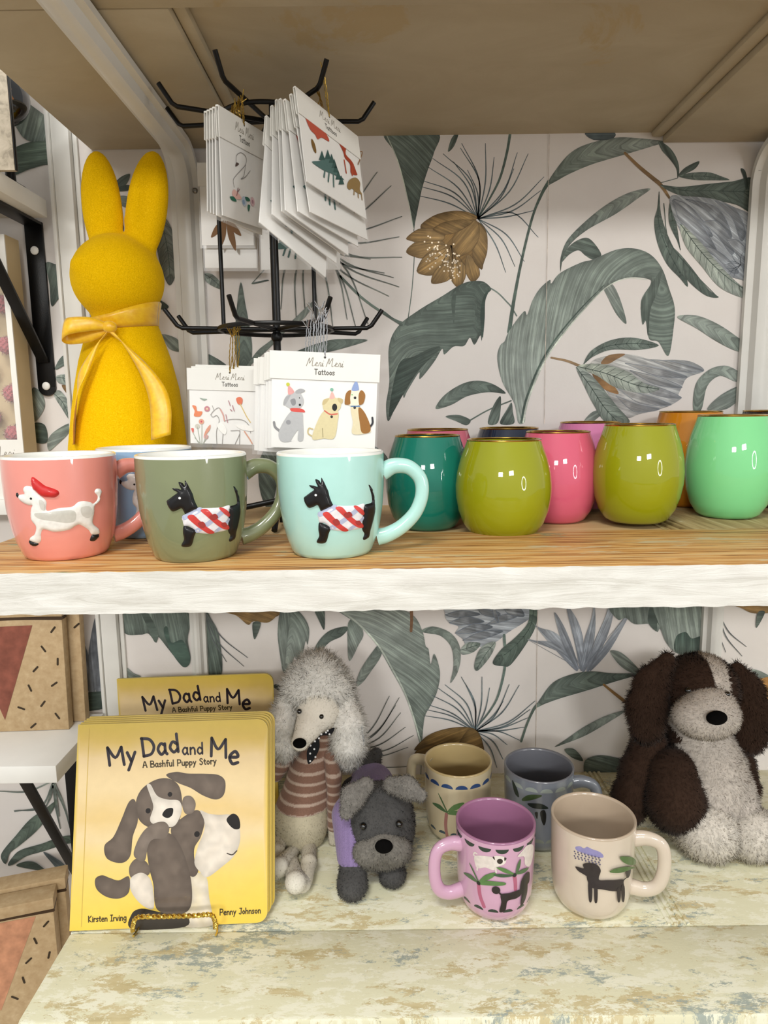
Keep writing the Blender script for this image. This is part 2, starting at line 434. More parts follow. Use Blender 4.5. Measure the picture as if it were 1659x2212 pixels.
# ================================================================ flat print
class Print:
    """flat coloured shapes in a 2-D frame, later laid on a surface by a mapping function"""
    def __init__(s, step=None, n=6): s.e = []; s.layer = 1; s.step = step; s.n = n
    def up(s): s.layer += 1
    def raw(s, vs, fs, cols, uv=None, d=None, layer=None):
        s.e.append((vs, fs, cols, uv, layer if layer is not None else s.layer, d))
    def poly(s, pts, col, col2=None, flow=None, mid=None, smooth=True, edge=.0, var=.0, step=None, vfreq=.02, ew=4., layer=None, seed=0, grad=None):
        if smooth: pts = spline(pts, s.n, True)
        st = step or s.step
        vs, fs, d = fill2d(pts, st)
        if not fs: return
        c1 = np.array(lin(col)); c2 = np.array(lin(col2)) if col2 else c1
        A = np.array(vs); uv = None
        if mid is not None:
            P = np.array(spline(mid, 60)); seg = np.linalg.norm(np.diff(P, axis=0), axis=1); S = np.concatenate([[0], np.cumsum(seg)])
            dd = np.linalg.norm(A[:, None]-P[None], axis=2); j = dd.argmin(1); u = dd.min(1)
            uv = np.stack([(u+S[j]*.5)*.2/100, (S[j]-2.0*u)*.5/100], 1); tt = S[j]/S[-1]
        elif flow is not None:
            f = np.array(flow, float); f /= np.linalg.norm(f); nn = np.array([-f[1], f[0]])
            uv = np.stack([A@f*.25/100, A@nn/100], 1); tt = A@f; tt = (tt-tt.min())/(np.ptp(tt)+1e-9)
        else: tt = None
        if grad is not None:
            g = np.array(grad[1], float)-np.array(grad[0], float); tt = np.clip((A-np.array(grad[0]))@g/(g@g), 0, 1)
        cols = []
        for i, p in enumerate(vs):
            t_ = tt[i] if tt is not None else .5+.5*noise.noise(Vector((p[0]*vfreq, p[1]*vfreq, seed)))
            c = c1*(1-t_)+c2*t_
            if var: c = c*(1+var*noise.noise(Vector((p[0]*vfreq*2, p[1]*vfreq*2, seed+7.3))))
            if edge: c = c*(1-edge*math.exp(-d[i]/ew))
            cols.append(tuple(np.clip(c, 0, 1)))
        s.raw(vs, fs, cols, uv, d, layer)
    def ell(s, c, rx, ry=None, col='#000', rot=0, n=20, layer=None, **kw):
        ry = rx if ry is None else ry; r = math.radians(rot)
        pts = [(c[0]+rx*math.cos(a)*math.cos(r)-ry*math.sin(a)*math.sin(r), c[1]+rx*math.cos(a)*math.sin(r)+ry*math.sin(a)*math.cos(r)) for a in [2*math.pi*k/n for k in range(n)]]
        s.poly(pts, col, smooth=False, layer=layer, **kw)
    def stroke(s, pts, w, col, smooth=True, n=None, layer=None, col2=None, seg=None):
        if smooth and len(pts) > 2: pts = spline(pts, n or s.n)
        elif s.step:                                   # keep long bars bendable
            q = [pts[0]]
            for a, b in zip(pts, pts[1:]):
                m = max(1, int(math.dist(a, b)/s.step))
                q += [tuple(np.array(a)+(np.array(b)-np.array(a))*k/m) for k in range(1, m+1)]
            pts = q
        P = [np.array(p[:2], float) for p in pts]; m = len(P)
        ws = list(w) if hasattr(w, '__len__') else [w, w]
        W = [np.interp(i/(m-1), np.linspace(0, 1, len(ws)), ws)/2 for i in range(m)]
        L = []; R = []
        for i in range(m):
            t = P[min(i+1, m-1)]-P[max(i-1, 0)]; l = np.linalg.norm(t); t = t/l if l > 1e-12 else np.array([1., 0]); nn = np.array([-t[1], t[0]])
            L.append(P[i]+nn*W[i]); R.append(P[i]-nn*W[i])
        vs = L+R; fs = [(i, i+1, m+i+1, m+i) for i in range(m-1)]
        for end, sg in ((0, -1), (m-1, 1)):            # round ends
            if W[end] > 1e-9:
                t = P[min(end+1, m-1)]-P[max(end-1, 0)]; t = t/(np.linalg.norm(t)+1e-12)*sg; nn = np.array([-t[1], t[0]])
                b = len(vs); vs = vs+[P[end]+nn*W[end]]
                for k in range(1, 6):
                    a = math.pi*k/6; vs.append(P[end]+W[end]*(nn*math.cos(a)+t*math.sin(a)))
                vs.append(P[end]-nn*W[end]); fs.append(tuple(range(b, b+7)))
        c = lin(col)
        s.raw([tuple(v) for v in vs], fs, [c]*len(vs), None, None, layer)
    def veins(s, poly, mid, gap, w, col, ang=50, both=True, layer=None):
        A = spline(poly, 6, True); P = spline(mid, 8); acc = 0
        def ins(p):
            c = False
            for i in range(len(A)):
                (x1, y1), (x2, y2) = A[i-1], A[i]
                if (y1 > p[1]) != (y2 > p[1]) and p[0] < (x2-x1)*(p[1]-y1)/(y2-y1)+x1: c = not c
            return c
        s.stroke(mid, w*1.5, col, layer=layer)
        for i in range(1, len(P)-1):
            acc += math.dist(P[i], P[i-1])
            if acc < gap: continue
            acc = 0; t = np.array(P[i+1])-np.array(P[i-1]); t /= np.linalg.norm(t)
            for sg in ((1, -1) if both else (1,)):
                a = math.radians(ang)*sg; dv = np.array([t[0]*math.cos(a)-t[1]*math.sin(a), t[0]*math.sin(a)+t[1]*math.cos(a)])
                q = np.array(P[i]); k = 0
                while k < 60 and ins(q+dv*gap*.15): q = q+dv*gap*.15; k += 1
                if k > 2: s.stroke([P[i], tuple((np.array(P[i])+q)/2+t*gap*.03), tuple(q)], [w, w*.6], col, n=3, layer=layer)
    def geom(s, mapf, g=None):
        g = g or G()
        for vs, fs, cols, uv, layer, d in s.e:
            q = [mapf(v[0], v[1], layer, d[i] if d is not None else 0) for i, v in enumerate(vs)]
            # face the viewer consistently
            g.add(q, fs, cols, [tuple(x) for x in uv] if uv is not None else [(v[0]/700., v[1]/700.) for v in vs])
        return g

# ================================================================ wallpapered wall
kw = NT('wallpaper'); nzw = kw.noise(kw.mapping((1, 1, 1)), 9, 5, .6)
kw.base(kw.ramp(nzw, [(.3, lin('#dfd9d5')), (.7, lin('#e6e1dd'))])); kw.set(Roughness=.7)
kw.bump(kw.noise(kw.mapping(), 420, 2), .12, .0006); M_PAPER = kw.m
kp = NT('wallpaper_watercolour_ink')
ka = kp.n('ShaderNodeAttribute', attribute_name='Col'); ku = kp.n('ShaderNodeAttribute', attribute_name='LeafUV')
km = kp.n('ShaderNodeMapping'); km.inputs['Scale'].default_value = (3, 14, 1); kp.l(ku.outputs['Vector'], km.inputs[0])
n1 = kp.noise(km.outputs[0], 1.0, 6, .65)
km2 = kp.n('ShaderNodeMapping'); km2.inputs['Scale'].default_value = (2, 42, 1); kp.l(ku.outputs['Vector'], km2.inputs[0])
n2 = kp.noise(km2.outputs[0], 1.0, 3, .6)
g1 = kp.ramp(n1, [(.28, (.62,)*3), (.5, (1.08,)*3), (.70, (2.1, 2.1, 2.05))])
g2 = kp.ramp(n2, [(.3, (.85,)*3), (.65, (1.2,)*3)])
wash = kp.ramp(kp.noise(kp.mapping(), 45, 5, .6), [(.3, (.85,)*3), (.7, (1.12,)*3)])
cc = kp.mix(1, ka.outputs[0], g1, 'MULTIPLY'); cc = kp.mix(1, cc, g2, 'MULTIPLY'); cc = kp.mix(1, cc, wash, 'MULTIPLY')
kp.base(cc); kp.set(Roughness=.7); M_INK = kp.m

gw = G().box((-2.5, WALL_Y, 0), (2.5, WALL_Y+.05, 2.6))
wall = tag(gw.build('wall_back', M_PAPER), kind='structure')
P = Print(step=14)
DG, MG, LG, BG, BR, DB, ST = '#4b5751', '#68746d', '#8f9892', '#9199a3', '#94774b', '#5f4a2c', '#5c686c'
def sc(ox, oy, k):
    return lambda L: [(ox+x/k, oy+y/k) for x, y in L]
U = sc(830, 200, 2.001); L1 = sc(560, 1300, 2.2419); L2 = sc(1100, 1300, 2.95); C4 = sc(350, 560, 3.016)
BK = sc(0, 1300, 2.4258); LL = sc(0, 150, 6.321); SM = sc(0, 1300, 4.807); SB = sc(0, 1700, 4.32); LC = sc(0, 560, 3.57); BN = sc(100, 300, 3.16)
def lf(T, pts, col=MG, col2=None, mid=None, flow=None, edge=.3, rib=None, ribw=2.2, **kw_):
    P.up()
    if flow is None and mid is None: flow = (pts[len(pts)//2][0]-pts[0][0], pts[len(pts)//2][1]-pts[0][1])
    P.poly(T(pts), col, col2, flow=flow, mid=T(mid) if mid else None, edge=edge, var=.22, step=8 if mid else None, **kw_)
    if rib: P.up(); P.stroke(T(rib), [ribw, ribw*.6], '#b9c0b4')
def vl(T, pts, mid, col=LG, col2=None, gap=16, w=1.1, ink='#3c4a44'):
    P.up(); P.poly(T(pts), col, col2, mid=T(mid), edge=.3, var=.15); P.up(); P.veins(T(pts), T(mid), gap, w, ink)
def rays(T, c, ends, w=3.0, col=ST, bend=.12):
    P.up()
    for i, e in enumerate(ends):
        a, b = T([c, e[:2]]); bd = e[2] if len(e) > 2 else bend*(-1 if i % 2 else 1)
        m = ((a[0]+b[0])/2-(b[1]-a[1])*bd, (a[1]+b[1])/2+(b[0]-a[0])*bd)
        P.stroke([a, m, b], [w*.7, w, w*.5], col)
# -- upper bay, right
rays(U, (405, 545), [(335, 220, .12), (255, 265, .16), (210, 285, .14), (190, 322, .1), (155, 405, .1), (165, 380, .12), (150, 446, .06), (437, 220, .05), (475, 280, .06), (360, 335, .1),
                     (575, 260, .1), (622, 265, .1), (690, 365, .1), (676, 424, .1), (646, 510, .04), (665, 625, -.25), (605, 730, -.12), (565, 752, -.1), (525, 777, -.06), (300, 300, .1), (560, 330, .1), (330, 240, .14)])
P.stroke(U([(545, 172), (530, 260), (500, 370), (455, 460), (408, 540)]), [6, 5, 3], '#51615b')
P.stroke(U([(128, 590), (130, 700), (120, 850), (103, 978)]), [1.5, 2, 2], '#59655f')
lf(U, [(5, 172), (45, 260), (80, 370), (108, 480), (122, 560), (128, 600), (134, 560), (150, 480), (165, 410), (190, 330), (215, 260), (228, 172)], MG, DG, mid=[(2, 165), (60, 300), (108, 480), (128, 600)], rib=[(5, 172), (60, 300), (104, 470), (127, 590)])
lf(U, [(275, 255), (290, 200), (315, 172), (320, 185), (300, 235)], MG, DG)
# brown flower
P.up(); P.poly(U([(170, 640), (260, 560), (390, 550), (430, 640), (410, 740), (320, 780), (220, 760)]), '#6d5430', '#80653a', edge=.1, var=.2, flow=(-1, 1))
for pts in ([(160, 570), (220, 530), (300, 512), (370, 520), (400, 545), (330, 590), (240, 610), (170, 600)],
            [(95, 630), (150, 590), (230, 590), (260, 630), (200, 660), (130, 645)],
            [(95, 690), (130, 650), (200, 640), (260, 650), (230, 710), (150, 715)],
            [(140, 770), (180, 700), (260, 660), (290, 720), (230, 780), (180, 790)],
            [(205, 825), (220, 770), (290, 720), (310, 770), (270, 815)],
            [(320, 845), (280, 790), (300, 730), (345, 740), (350, 800)],
            [(380, 820), (350, 770), (360, 700), (400, 740), (412, 790)],
            [(420, 765), (385, 720), (380, 620), (400, 560), (440, 600), (445, 680), (430, 735)],
            [(290, 690), (300, 620), (350, 560), (400, 555), (410, 620), (380, 680), (320, 710)],
            [(210, 590), (260, 560), (340, 550), (380, 560), (310, 605), (250, 612)]):
    P.up(); P.poly(U(pts), '#a5885a', '#7d6238', flow=(pts[0][0]-330, pts[0][1]-640), edge=.45, var=.2, ew=5); P.stroke(U(pts+pts[:1]), 1.0, '#5d4728', layer=P.layer+1); P.up()
P.up()
rr = random.Random(4)
for i in range(75):
    a = rr.random(); x = 175+a*150+rr.gauss(0, 12); y = 690+a*55+rr.gauss(0, 32)
    if i % 6 == 0: P.stroke(U([(290, 660), (x, y)]), 1.0, '#4a3a22')
P.up()
for i in range(75):
    a = rr.random(); x = 175+a*145+rr.gauss(0, 10); y = 690+a*55+rr.gauss(0, 34)
    P.ell(U([(x, y)])[0], 2.0, col='#e8d9c2', n=7)
# torn leaf F
P.up(); P.stroke(U([(440, 835), (490, 865), (530, 905), (548, 925), (572, 965)]), 3, '#6c7a74'); P.stroke(U([(0, 950), (40, 980), (90, 1000)]), 5, '#65726b')
lf(U, [(380, 815), (430, 818), (462, 850), (440, 880), (432, 960), (422, 1070), (415, 1050), (390, 1090), (370, 1060), (345, 1095), (300, 1098), (260, 1132), (250, 1108), (215, 1165), (155, 1238), (150, 1210), (100, 1290), (85, 1320), (72, 1300), (20, 1420), (8, 1350), (22, 1250), (20, 1100), (60, 1010), (150, 940), (250, 880), (330, 830)],
   MG, DG, mid=[(20, 1240), (40, 1080), (120, 980), (250, 900), (380, 830), (450, 848)])
P.up()
P.poly(U([(300, 1000), (290, 900), (310, 860), (305, 950)]), DG); P.poly(U([(20, 1400), (60, 1180), (130, 1140), (215, 1100), (240, 1110), (150, 1200), (85, 1300)]), '#36453f', DG, flow=(1, -.5), edge=.2)
P.poly(U([(425, 1060), (415, 960), (430, 880), (455, 852), (437, 900), (434, 980)]), '#36453f')
# tall stem + arching leaf B
P.up(); P.stroke(U([(540, 1035), (560, 900), (595, 720), (640, 540), (680, 440), (712, 385)]), [9, 6, 5, 8], '#4d5c55')
lf(U, [(705, 400), (730, 350), (800, 265), (880, 222), (1000, 195), (1100, 198), (1210, 212), (1150, 235), (1040, 268), (900, 310), (800, 352), (740, 385)], MG, LG, mid=[(705, 398), (800, 310), (950, 250), (1190, 214)])
lf(U, [(870, 172), (905, 205), (985, 200), (990, 172)], '#59656a', ST, flow=(1, 0))
lf(U, [(1185, 210), (1230, 235), (1262, 280), (1275, 330), (1268, 372), (1262, 330), (1235, 290), (1200, 250)], MG, DG)
lf(U, [(1150, 415), (1060, 432), (960, 485), (860, 565), (790, 640), (762, 715), (762, 775), (772, 720), (805, 655), (880, 592), (1000, 525), (1100, 455)], LG, DG, mid=[(1150, 415), (950, 510), (800, 640), (762, 770)])
lf(U, [(765, 735), (795, 670), (845, 634), (890, 634), (938, 700), (905, 722), (870, 705), (840, 682), (800, 700)], MG, DG, flow=(1, .3))
lf(U, [(945, 835), (985, 828), (1020, 895), (1047, 998), (1005, 960), (968, 890)], LG, MG)
# big banana leaf E
lf(U, [(578, 1425), (562, 1345), (510, 1250), (488, 1150), (500, 1095), (520, 1075), (532, 1045), (560, 1000), (605, 945), (618, 960), (640, 900), (672, 848), (715, 810), (722, 825), (760, 780), (850, 735), (900, 722), (1000, 680), (1080, 674), (1150, 700), (1200, 760), (1232, 850), (1255, 930), (1250, 1020), (1228, 1138), (1185, 1078), (1145, 1065), (1132, 990), (1115, 1000), (1110, 900), (1150, 830), (1140, 806), (1050, 800), (960, 840), (860, 940), (760, 1060), (690, 1170), (640, 1280), (612, 1380), (606, 1425)],
   LG, MG, mid=[(592, 1425), (620, 1330), (680, 1180), (770, 1040), (880, 905), (980, 820), (1080, 790), (1160, 800), (1200, 850)])
P.up(); P.stroke(U([(600, 1425), (625, 1320), (688, 1172), (760, 1062), (860, 942), (960, 842), (1050, 803), (1135, 808)]), [4, 2.5, 1.5], '#b7beb3')
P.stroke(U([(592, 1425), (615, 1320), (675, 1172), (748, 1055), (848, 935), (950, 832)]), [5, 4, 1.5], '#43524b')
P.up(); P.poly(U([(1112, 905), (1152, 832), (1200, 765), (1180, 860), (1150, 940), (1140, 1050), (1130, 985), (1116, 990)]), MG, DG, flow=(0, 1), edge=.3)
# small lower sprigs
lf(U, [(222, 1366), (258, 1310), (330, 1262), (400, 1245), (470, 1260), (525, 1300), (450, 1295), (360, 1312), (290, 1350)], MG, DG, mid=[(222, 1366), (330, 1290), (420, 1265), (530, 1305)])
P.up(); P.stroke(U([(548, 1332), (450, 1372), (365, 1420)]), 3, '#59655f')
lf(U, [(265, 1400), (320, 1393), (372, 1415), (355, 1438), (310, 1420)], MG, DG); lf(U, [(448, 1430), (468, 1360), (502, 1312), (502, 1380), (488, 1430)], MG, DG); lf(U, [(500, 1430), (530, 1370), (550, 1340), (556, 1380), (560, 1430)], DG, MG)
lf(U, [(860, 1425), (900, 1380), (955, 1370), (930, 1400), (890, 1428)], LG, MG)
# protea, upper right
P.up(); P.stroke(U([(1040, 262), (1100, 320), (1160, 370), (1195, 400), (1232, 455)]), [6, 8, 9, 5], '#7d6444')
P.stroke(U([(1195, 390), (1240, 378), (1268, 370)]), 1.5, '#59655f')
lf(U, [(1268, 362), (1300, 325), (1360, 297), (1345, 328), (1300, 352)], MG, DG)
vl(U, [(1276, 364), (1320, 348), (1400, 345), (1455, 362), (1490, 378), (1420, 380), (1340, 378)], [(1276, 364), (1380, 362), (1490, 378)], MG, MG, 22)
vl(U, [(1195, 400), (1280, 408), (1400, 395), (1500, 385), (1600, 375), (1600, 520), (1520, 485), (1400, 462), (1300, 450), (1240, 430)], [(1195, 400), (1300, 424), (1420, 425), (1600, 430)], MG, DG, 22)
lf(U, [(1540, 330), (1560, 340), (1572, 400), (1560, 415), (1552, 370)], DG, '#36453f')
for pts, md in (([(1188, 430), (1180, 500), (1166, 560), (1180, 650), (1220, 740), (1275, 800), (1312, 838), (1290, 745), (1245, 660), (1215, 590), (1195, 520)], [(1188, 430), (1185, 560), (1225, 680), (1310, 836)]),
                ([(1208, 480), (1205, 560), (1225, 640), (1280, 700), (1330, 760), (1400, 850), (1445, 885), (1385, 875), (1300, 800), (1240, 700), (1205, 600)], [(1208, 480), (1230, 640), (1320, 760), (1440, 884)]),
                ([(1235, 470), (1230, 560), (1270, 650), (1280, 680), (1262, 560), (1250, 500)], [(1235, 470), (1250, 580), (1280, 680)])):
    vl(U, pts, md, MG, DG, 17)
P.up(); P.poly(U([(1238, 448), (1300, 448), (1420, 460), (1500, 490), (1600, 560), (1600, 800), (1530, 806), (1460, 780), (1390, 735), (1320, 670), (1270, 580), (1240, 500)]), '#a3a8ad', '#8c9299', flow=(1, .8), edge=.25, var=.15)
for pts in ([(1250, 460), (1330, 500), (1420, 620), (1330, 590), (1275, 530)], [(1245, 465), (1290, 580), (1400, 690), (1440, 690), (1360, 560)], [(1300, 460), (1400, 520), (1480, 620), (1500, 610), (1440, 500)],
            [(1380, 560), (1440, 620), (1500, 700), (1510, 650), (1440, 560)], [(1430, 470), (1500, 540), (1540, 640), (1560, 600), (1520, 510)], [(1340, 650), (1420, 700), (1500, 780), (1530, 770), (1450, 690)],
            [(1480, 640), (1520, 700), (1560, 780), (1570, 700), (1530, 640)]):
    P.up(); P.poly(U(pts), '#aeb3b8', '#7f868f', flow=(1, .8), edge=.45, var=.15, ew=5); P.stroke(U(pts+pts[:1]), 1.1, '#6a717b', layer=P.layer+1); P.up()
vl(U, [(1280, 570), (1360, 640), (1440, 735), (1535, 830), (1600, 860), (1600, 900), (1460, 850), (1370, 750), (1300, 660)], [(1280, 570), (1370, 690), (1470, 790), (1600, 880)], '#9fa79d', LG, 15)
rays(U, (1540, 745), [(1480, 730), (1475, 760), (1490, 790), (1500, 700), (1520, 690), (1550, 690), (1470, 745), (1485, 775), (1510, 800)], 1.2, '#454d55')
# right edge leaves
lf(U, [(1265, 970), (1345, 963), (1440, 1000), (1530, 1060), (1620, 1130), (1530, 1120), (1440, 1078), (1350, 1020)], LG, MG, mid=[(1265, 970), (1400, 1010), (1620, 1130)])
lf(U, [(1335, 1370), (1345, 1262), (1400, 1200), (1470, 1180), (1530, 1205), (1600, 1260), (1520, 1250), (1450, 1225), (1395, 1270), (1370, 1370)], MG, LG, mid=[(1345, 1370), (1380, 1240), (1460, 1195), (1600, 1255)])
lf(U, [(1395, 1370), (1450, 1310), (1540, 1265), (1600, 1270), (1520, 1340), (1470, 1370)], LG, MG)
lf(U, [(1620, 1120), (1680, 1180), (1680, 1240), (1630, 1180)], DG, MG); lf(U, [(1600, 1250), (1680, 1240), (1680, 1262), (1630, 1265)], DG, MG)
# protea, lower
P.up(); P.stroke(U([(722, 1146), (790, 1160), (850, 1184)]), [4, 6], '#8c7355')
P.up(); P.poly(U([(890, 1172), (1000, 1132), (1080, 1135), (1160, 1155), (1260, 1155), (1330, 1165), (1382, 1202), (1310, 1232), (1285, 1275), (1270, 1310), (1285, 1320), (1240, 1350), (1190, 1368), (1100, 1390), (1040, 1400), (960, 1290)]), '#b4b3b0', '#93979b', flow=(1, .3), edge=.2, var=.12)
for pts in ([(1150, 1155), (1260, 1165), (1380, 1202), (1270, 1205)], [(1040, 1170), (1180, 1190), (1312, 1230), (1180, 1225)], [(1060, 1200), (1200, 1235), (1287, 1275), (1170, 1262)], [(1060, 1240), (1190, 1275), (1284, 1320), (1160, 1305)], [(1010, 1280), (1140, 1310), (1240, 1350), (1110, 1345)], [(1000, 1310), (1090, 1345), (1190, 1368), (1080, 1378)]):
    P.up(); P.poly(U(pts), '#bdbcb9', '#868c94', flow=(1, .3), edge=.4, ew=5); P.stroke(U(pts+pts[:1]), 1.1, '#757c85', layer=P.layer+1); P.up()
P.up(); P.poly(U([(898, 1210), (950, 1225), (990, 1265), (1012, 1302), (965, 1290), (925, 1260)]), '#8a6238', '#a27c50', edge=.3); P.poly(U([(935, 1170), (970, 1135), (1040, 1130), (1000, 1155), (970, 1172)]), '#8a6a48')
vl(U, [(862, 1172), (895, 1115), (980, 1070), (1080, 1060), (1185, 1092), (1100, 1112), (980, 1112), (905, 1140)], [(862, 1172), (940, 1105), (1060, 1085), (1185, 1092)], MG, MG, 22)
vl(U, [(835, 1184), (930, 1172), (1050, 1205), (1120, 1255), (1190, 1280), (1120, 1300), (1000, 1275), (920, 1225)], [(835, 1184), (960, 1215), (1080, 1262), (1185, 1282)], '#a3aa9d', LG, 16)
vl(U, [(830, 1188), (875, 1205), (930, 1260), (1000, 1350), (1060, 1425), (960, 1425), (905, 1350), (860, 1260)], [(830, 1188), (890, 1270), (950, 1360), (1010, 1425)], LG, MG, 16)
# -- upper bay, behind the rack
I_ = lambda L: L
rays(I_, (668, 500), [(815, 372, .1), (845, 402, .1), (868, 468, .08), (862, 512, .1), (868, 556, .12), (850, 600, .1), (862, 620, .1), (795, 700, -.1), (770, 712, -.08), (720, 715, -.05), (660, 682, .05), (607, 668, .12), (545, 612, .04), (640, 690, .08), (750, 690, -.1), (830, 590, .14), (800, 560, .12), (840, 640, .1), (690, 705, 0)], 3.4, '#646a66')
P.stroke([(735, 597), (790, 650), (868, 702)], 5, '#5c6962')
lf(C4, [(515, 150), (545, 300), (575, 460), (588, 590), (570, 720), (500, 720), (480, 600), (478, 450), (492, 280)], MG, DG, mid=[(515, 150), (530, 400), (535, 720)])
lf(C4, [(1000, 262), (930, 380), (820, 460), (700, 580), (600, 670), (540, 720), (620, 600), (720, 520), (860, 390)], LG, MG, mid=[(1000, 262), (800, 450), (560, 700)])
lf(C4, [(1340, 527), (1200, 520), (1080, 530), (900, 590), (760, 660), (900, 640), (1060, 610), (1200, 575)], MG, DG, mid=[(1340, 527), (1060, 565), (760, 660)])
vl(C4, [(275, 95), (330, 100), (390, 160), (400, 200), (330, 175), (285, 140)], [(275, 95), (340, 140), (400, 200)], LG, MG, 10, .8)
lf(C4, [(270, 610), (330, 630), (420, 690), (380, 710), (300, 690), (270, 650)], MG, DG); lf(C4, [(0, 490), (60, 500), (110, 530), (115, 580), (40, 545), (0, 525)], LG, MG)
lf(C4, [(590, 155), (680, 135), (690, 142), (600, 162)], MG, DG); lf(C4, [(275, 315), (288, 330), (275, 350)], DG)
lf(I_, [(560, 1000), (580, 960), (600, 980), (596, 1060), (580, 1100), (562, 1060)], MG, DG); lf(I_, [(800, 960), (835, 985), (840, 1020), (815, 1000)], MG, DG)
# behind the bunny and the left shelves
lf(BN, [(450, 340), (500, 270), (570, 240), (560, 290), (520, 330)], DG, MG); lf(BN, [(450, 345), (560, 315), (570, 350), (500, 360)], '#3a4740', DG)
lf(BN, [(470, 400), (540, 390), (600, 420), (560, 470), (480, 440)], LG, MG); vl(BN, [(760, 520), (830, 560), (880, 700), (890, 900), (840, 1000), (780, 860), (750, 680)], [(780, 520), (830, 760), (850, 980)], '#6f756f', '#5c625d', 14, .9)
lf(BN, [(770, 1100), (835, 1140), (820, 1165), (780, 1160)], DG, '#3a4740'); lf(BN, [(800, 1340), (910, 1380), (915, 1450), (840, 1430)], LG, MG); lf(BN, [(480, 480), (530, 600), (500, 680), (470, 580)], MG, DG)
lf(LL, [(150, 600), (270, 430), (350, 440), (640, 650), (700, 730), (670, 980), (540, 1000), (400, 980), (280, 880)], '#80887f', MG, flow=(-.3, 1))
lf(LL, [(150, 1110), (200, 1075), (400, 1000), (680, 985), (760, 1060), (780, 1280), (600, 1310), (400, 1370), (150, 1440)], '#4c5b50', '#5c6a5e', flow=(1, -.12))
lf(LL, [(760, 1880), (850, 1870), (850, 2060), (770, 2070)], MG, DG)
lf(LC, [(360, 30), (440, 40), (530, 20), (530, 240), (460, 300), (400, 360), (385, 200)], MG, DG, flow=(-.3, 1)); lf(LC, [(470, 300), (520, 280), (545, 400), (552, 480), (510, 400)], DG, MG)
lf(LC, [(430, 830), (480, 750), (580, 700), (600, 740), (580, 800), (500, 820), (440, 850)], MG, DG); vl(LC, [(440, 900), (520, 890), (600, 930), (600, 980), (520, 970), (450, 950)], [(440, 910), (530, 925), (600, 960)], LG, MG, 10, .9)
P.up(); P.poly(LC([(480, 970), (540, 985), (580, 1040), (550, 1060), (505, 1020)]), '#7d5f38', '#94734a', edge=.3)
vl(LC, [(420, 1050), (460, 1010), (520, 1080), (560, 1200), (540, 1240), (480, 1150)], [(425, 1040), (490, 1110), (545, 1235)], LG, MG, 10, .9)
lf(LC, [(250, 1000), (330, 1040), (345, 1150), (260, 1250)], MG, LG); lf(LC, [(260, 1270), (350, 1280), (365, 1410), (260, 1400)], '#4c5b50', DG, flow=(1, .1)); lf(LC, [(370, 1400), (420, 1330), (540, 1265), (530, 1340), (440, 1430), (380, 1475)], LG, MG)
# -- lower bay
lf(L1, [(110, 20), (170, 30), (215, 70), (242, 130), (235, 205), (225, 190), (205, 270), (180, 275), (170, 265), (155, 320), (118, 340), (100, 250), (90, 140)], MG, LG, mid=[(140, 20), (160, 150), (120, 340)])
lf(L1, [(262, 20), (312, 20), (316, 132), (290, 90)], MG, DG); lf(L1, [(0, 20), (70, 20), (105, 55), (60, 80), (20, 95), (0, 60)], '#8a6c40', BR)
lf(L1, [(260, 280), (275, 210), (330, 145), (400, 120), (432, 125), (400, 165), (340, 195), (290, 250)], MG, DG, mid=[(262, 280), (310, 185), (432, 125)])
lf(L1, [(432, 100), (470, 80), (505, 150), (480, 210), (438, 285), (428, 200)], MG, LG); lf(L1, [(468, 405), (490, 330), (560, 225), (600, 190), (590, 260), (545, 330), (500, 390)], LG, MG, mid=[(468, 405), (530, 300), (598, 195)])
lf(L1, [(370, 22), (620, 22), (740, 60), (790, 140), (805, 210), (820, 230), (830, 300), (848, 250), (875, 340), (862, 430), (830, 500), (800, 560), (782, 690), (745, 560), (700, 440), (640, 330), (570, 210), (480, 110)], LG, MG, mid=[(370, 22), (520, 150), (640, 330), (720, 480), (782, 690)])
P.up(); P.stroke(L1([(372, 25), (480, 105), (575, 208), (645, 325), (705, 440), (748, 560), (782, 680)]), [4, 3.5, 3], '#a9b2a8'); P.stroke(L1([(736, 20), (738, 80), (735, 140)]), [7, 6], '#7a5a40')
P.stroke(L1([(782, 690), (785, 760), (780, 900)]), 1.5, '#59655f')
lf(L1, [(782, 140), (840, 118), (920, 145), (965, 200), (975, 270), (960, 340), (925, 392), (940, 310), (930, 220), (880, 165), (820, 152)], MG, LG, mid=[(785, 140), (900, 160), (955, 260), (927, 390)])
P.up(); P.poly(L1([(940, 20), (1320, 20), (1330, 60), (1280, 100), (1200, 150), (1150, 190), (1080, 215), (1010, 220), (985, 180), (950, 150), (965, 120), (920, 100), (900, 62)]), '#a9aeb2', '#8a929c', flow=(1, .1), edge=.2, var=.15)
for pts in ([(900, 62), (980, 40), (1070, 60), (960, 75)], [(920, 100), (1000, 70), (1090, 95), (980, 112)], [(948, 150), (1040, 105), (1130, 120), (1030, 150)], [(985, 185), (1080, 140), (1180, 140), (1080, 180)], [(1060, 30), (1160, 50), (1150, 75), (1080, 60)], [(1100, 110), (1200, 90), (1260, 60), (1180, 60)], [(1180, 25), (1260, 30), (1280, 70), (1210, 60)], [(1140, 20), (1160, 90), (1145, 90), (1130, 40)]):
    P.up(); P.poly(L1(pts), '#b3b8bc', '#78818c', flow=(1, .2), edge=.5, ew=4); P.stroke(L1(pts+pts[:1]), 1.2, '#59626e', layer=P.layer+1); P.up()
vl(L1, [(975, 230), (1010, 195), (1070, 200), (1040, 240), (985, 255)], [(975, 232), (1010, 222), (1065, 205)], LG, MG, 10, .8); vl(L1, [(1145, 195), (1120, 260), (1060, 330), (1040, 310), (1060, 240), (1100, 200)], [(1140, 195), (1090, 260), (1052, 325)], LG, MG, 10, .8)
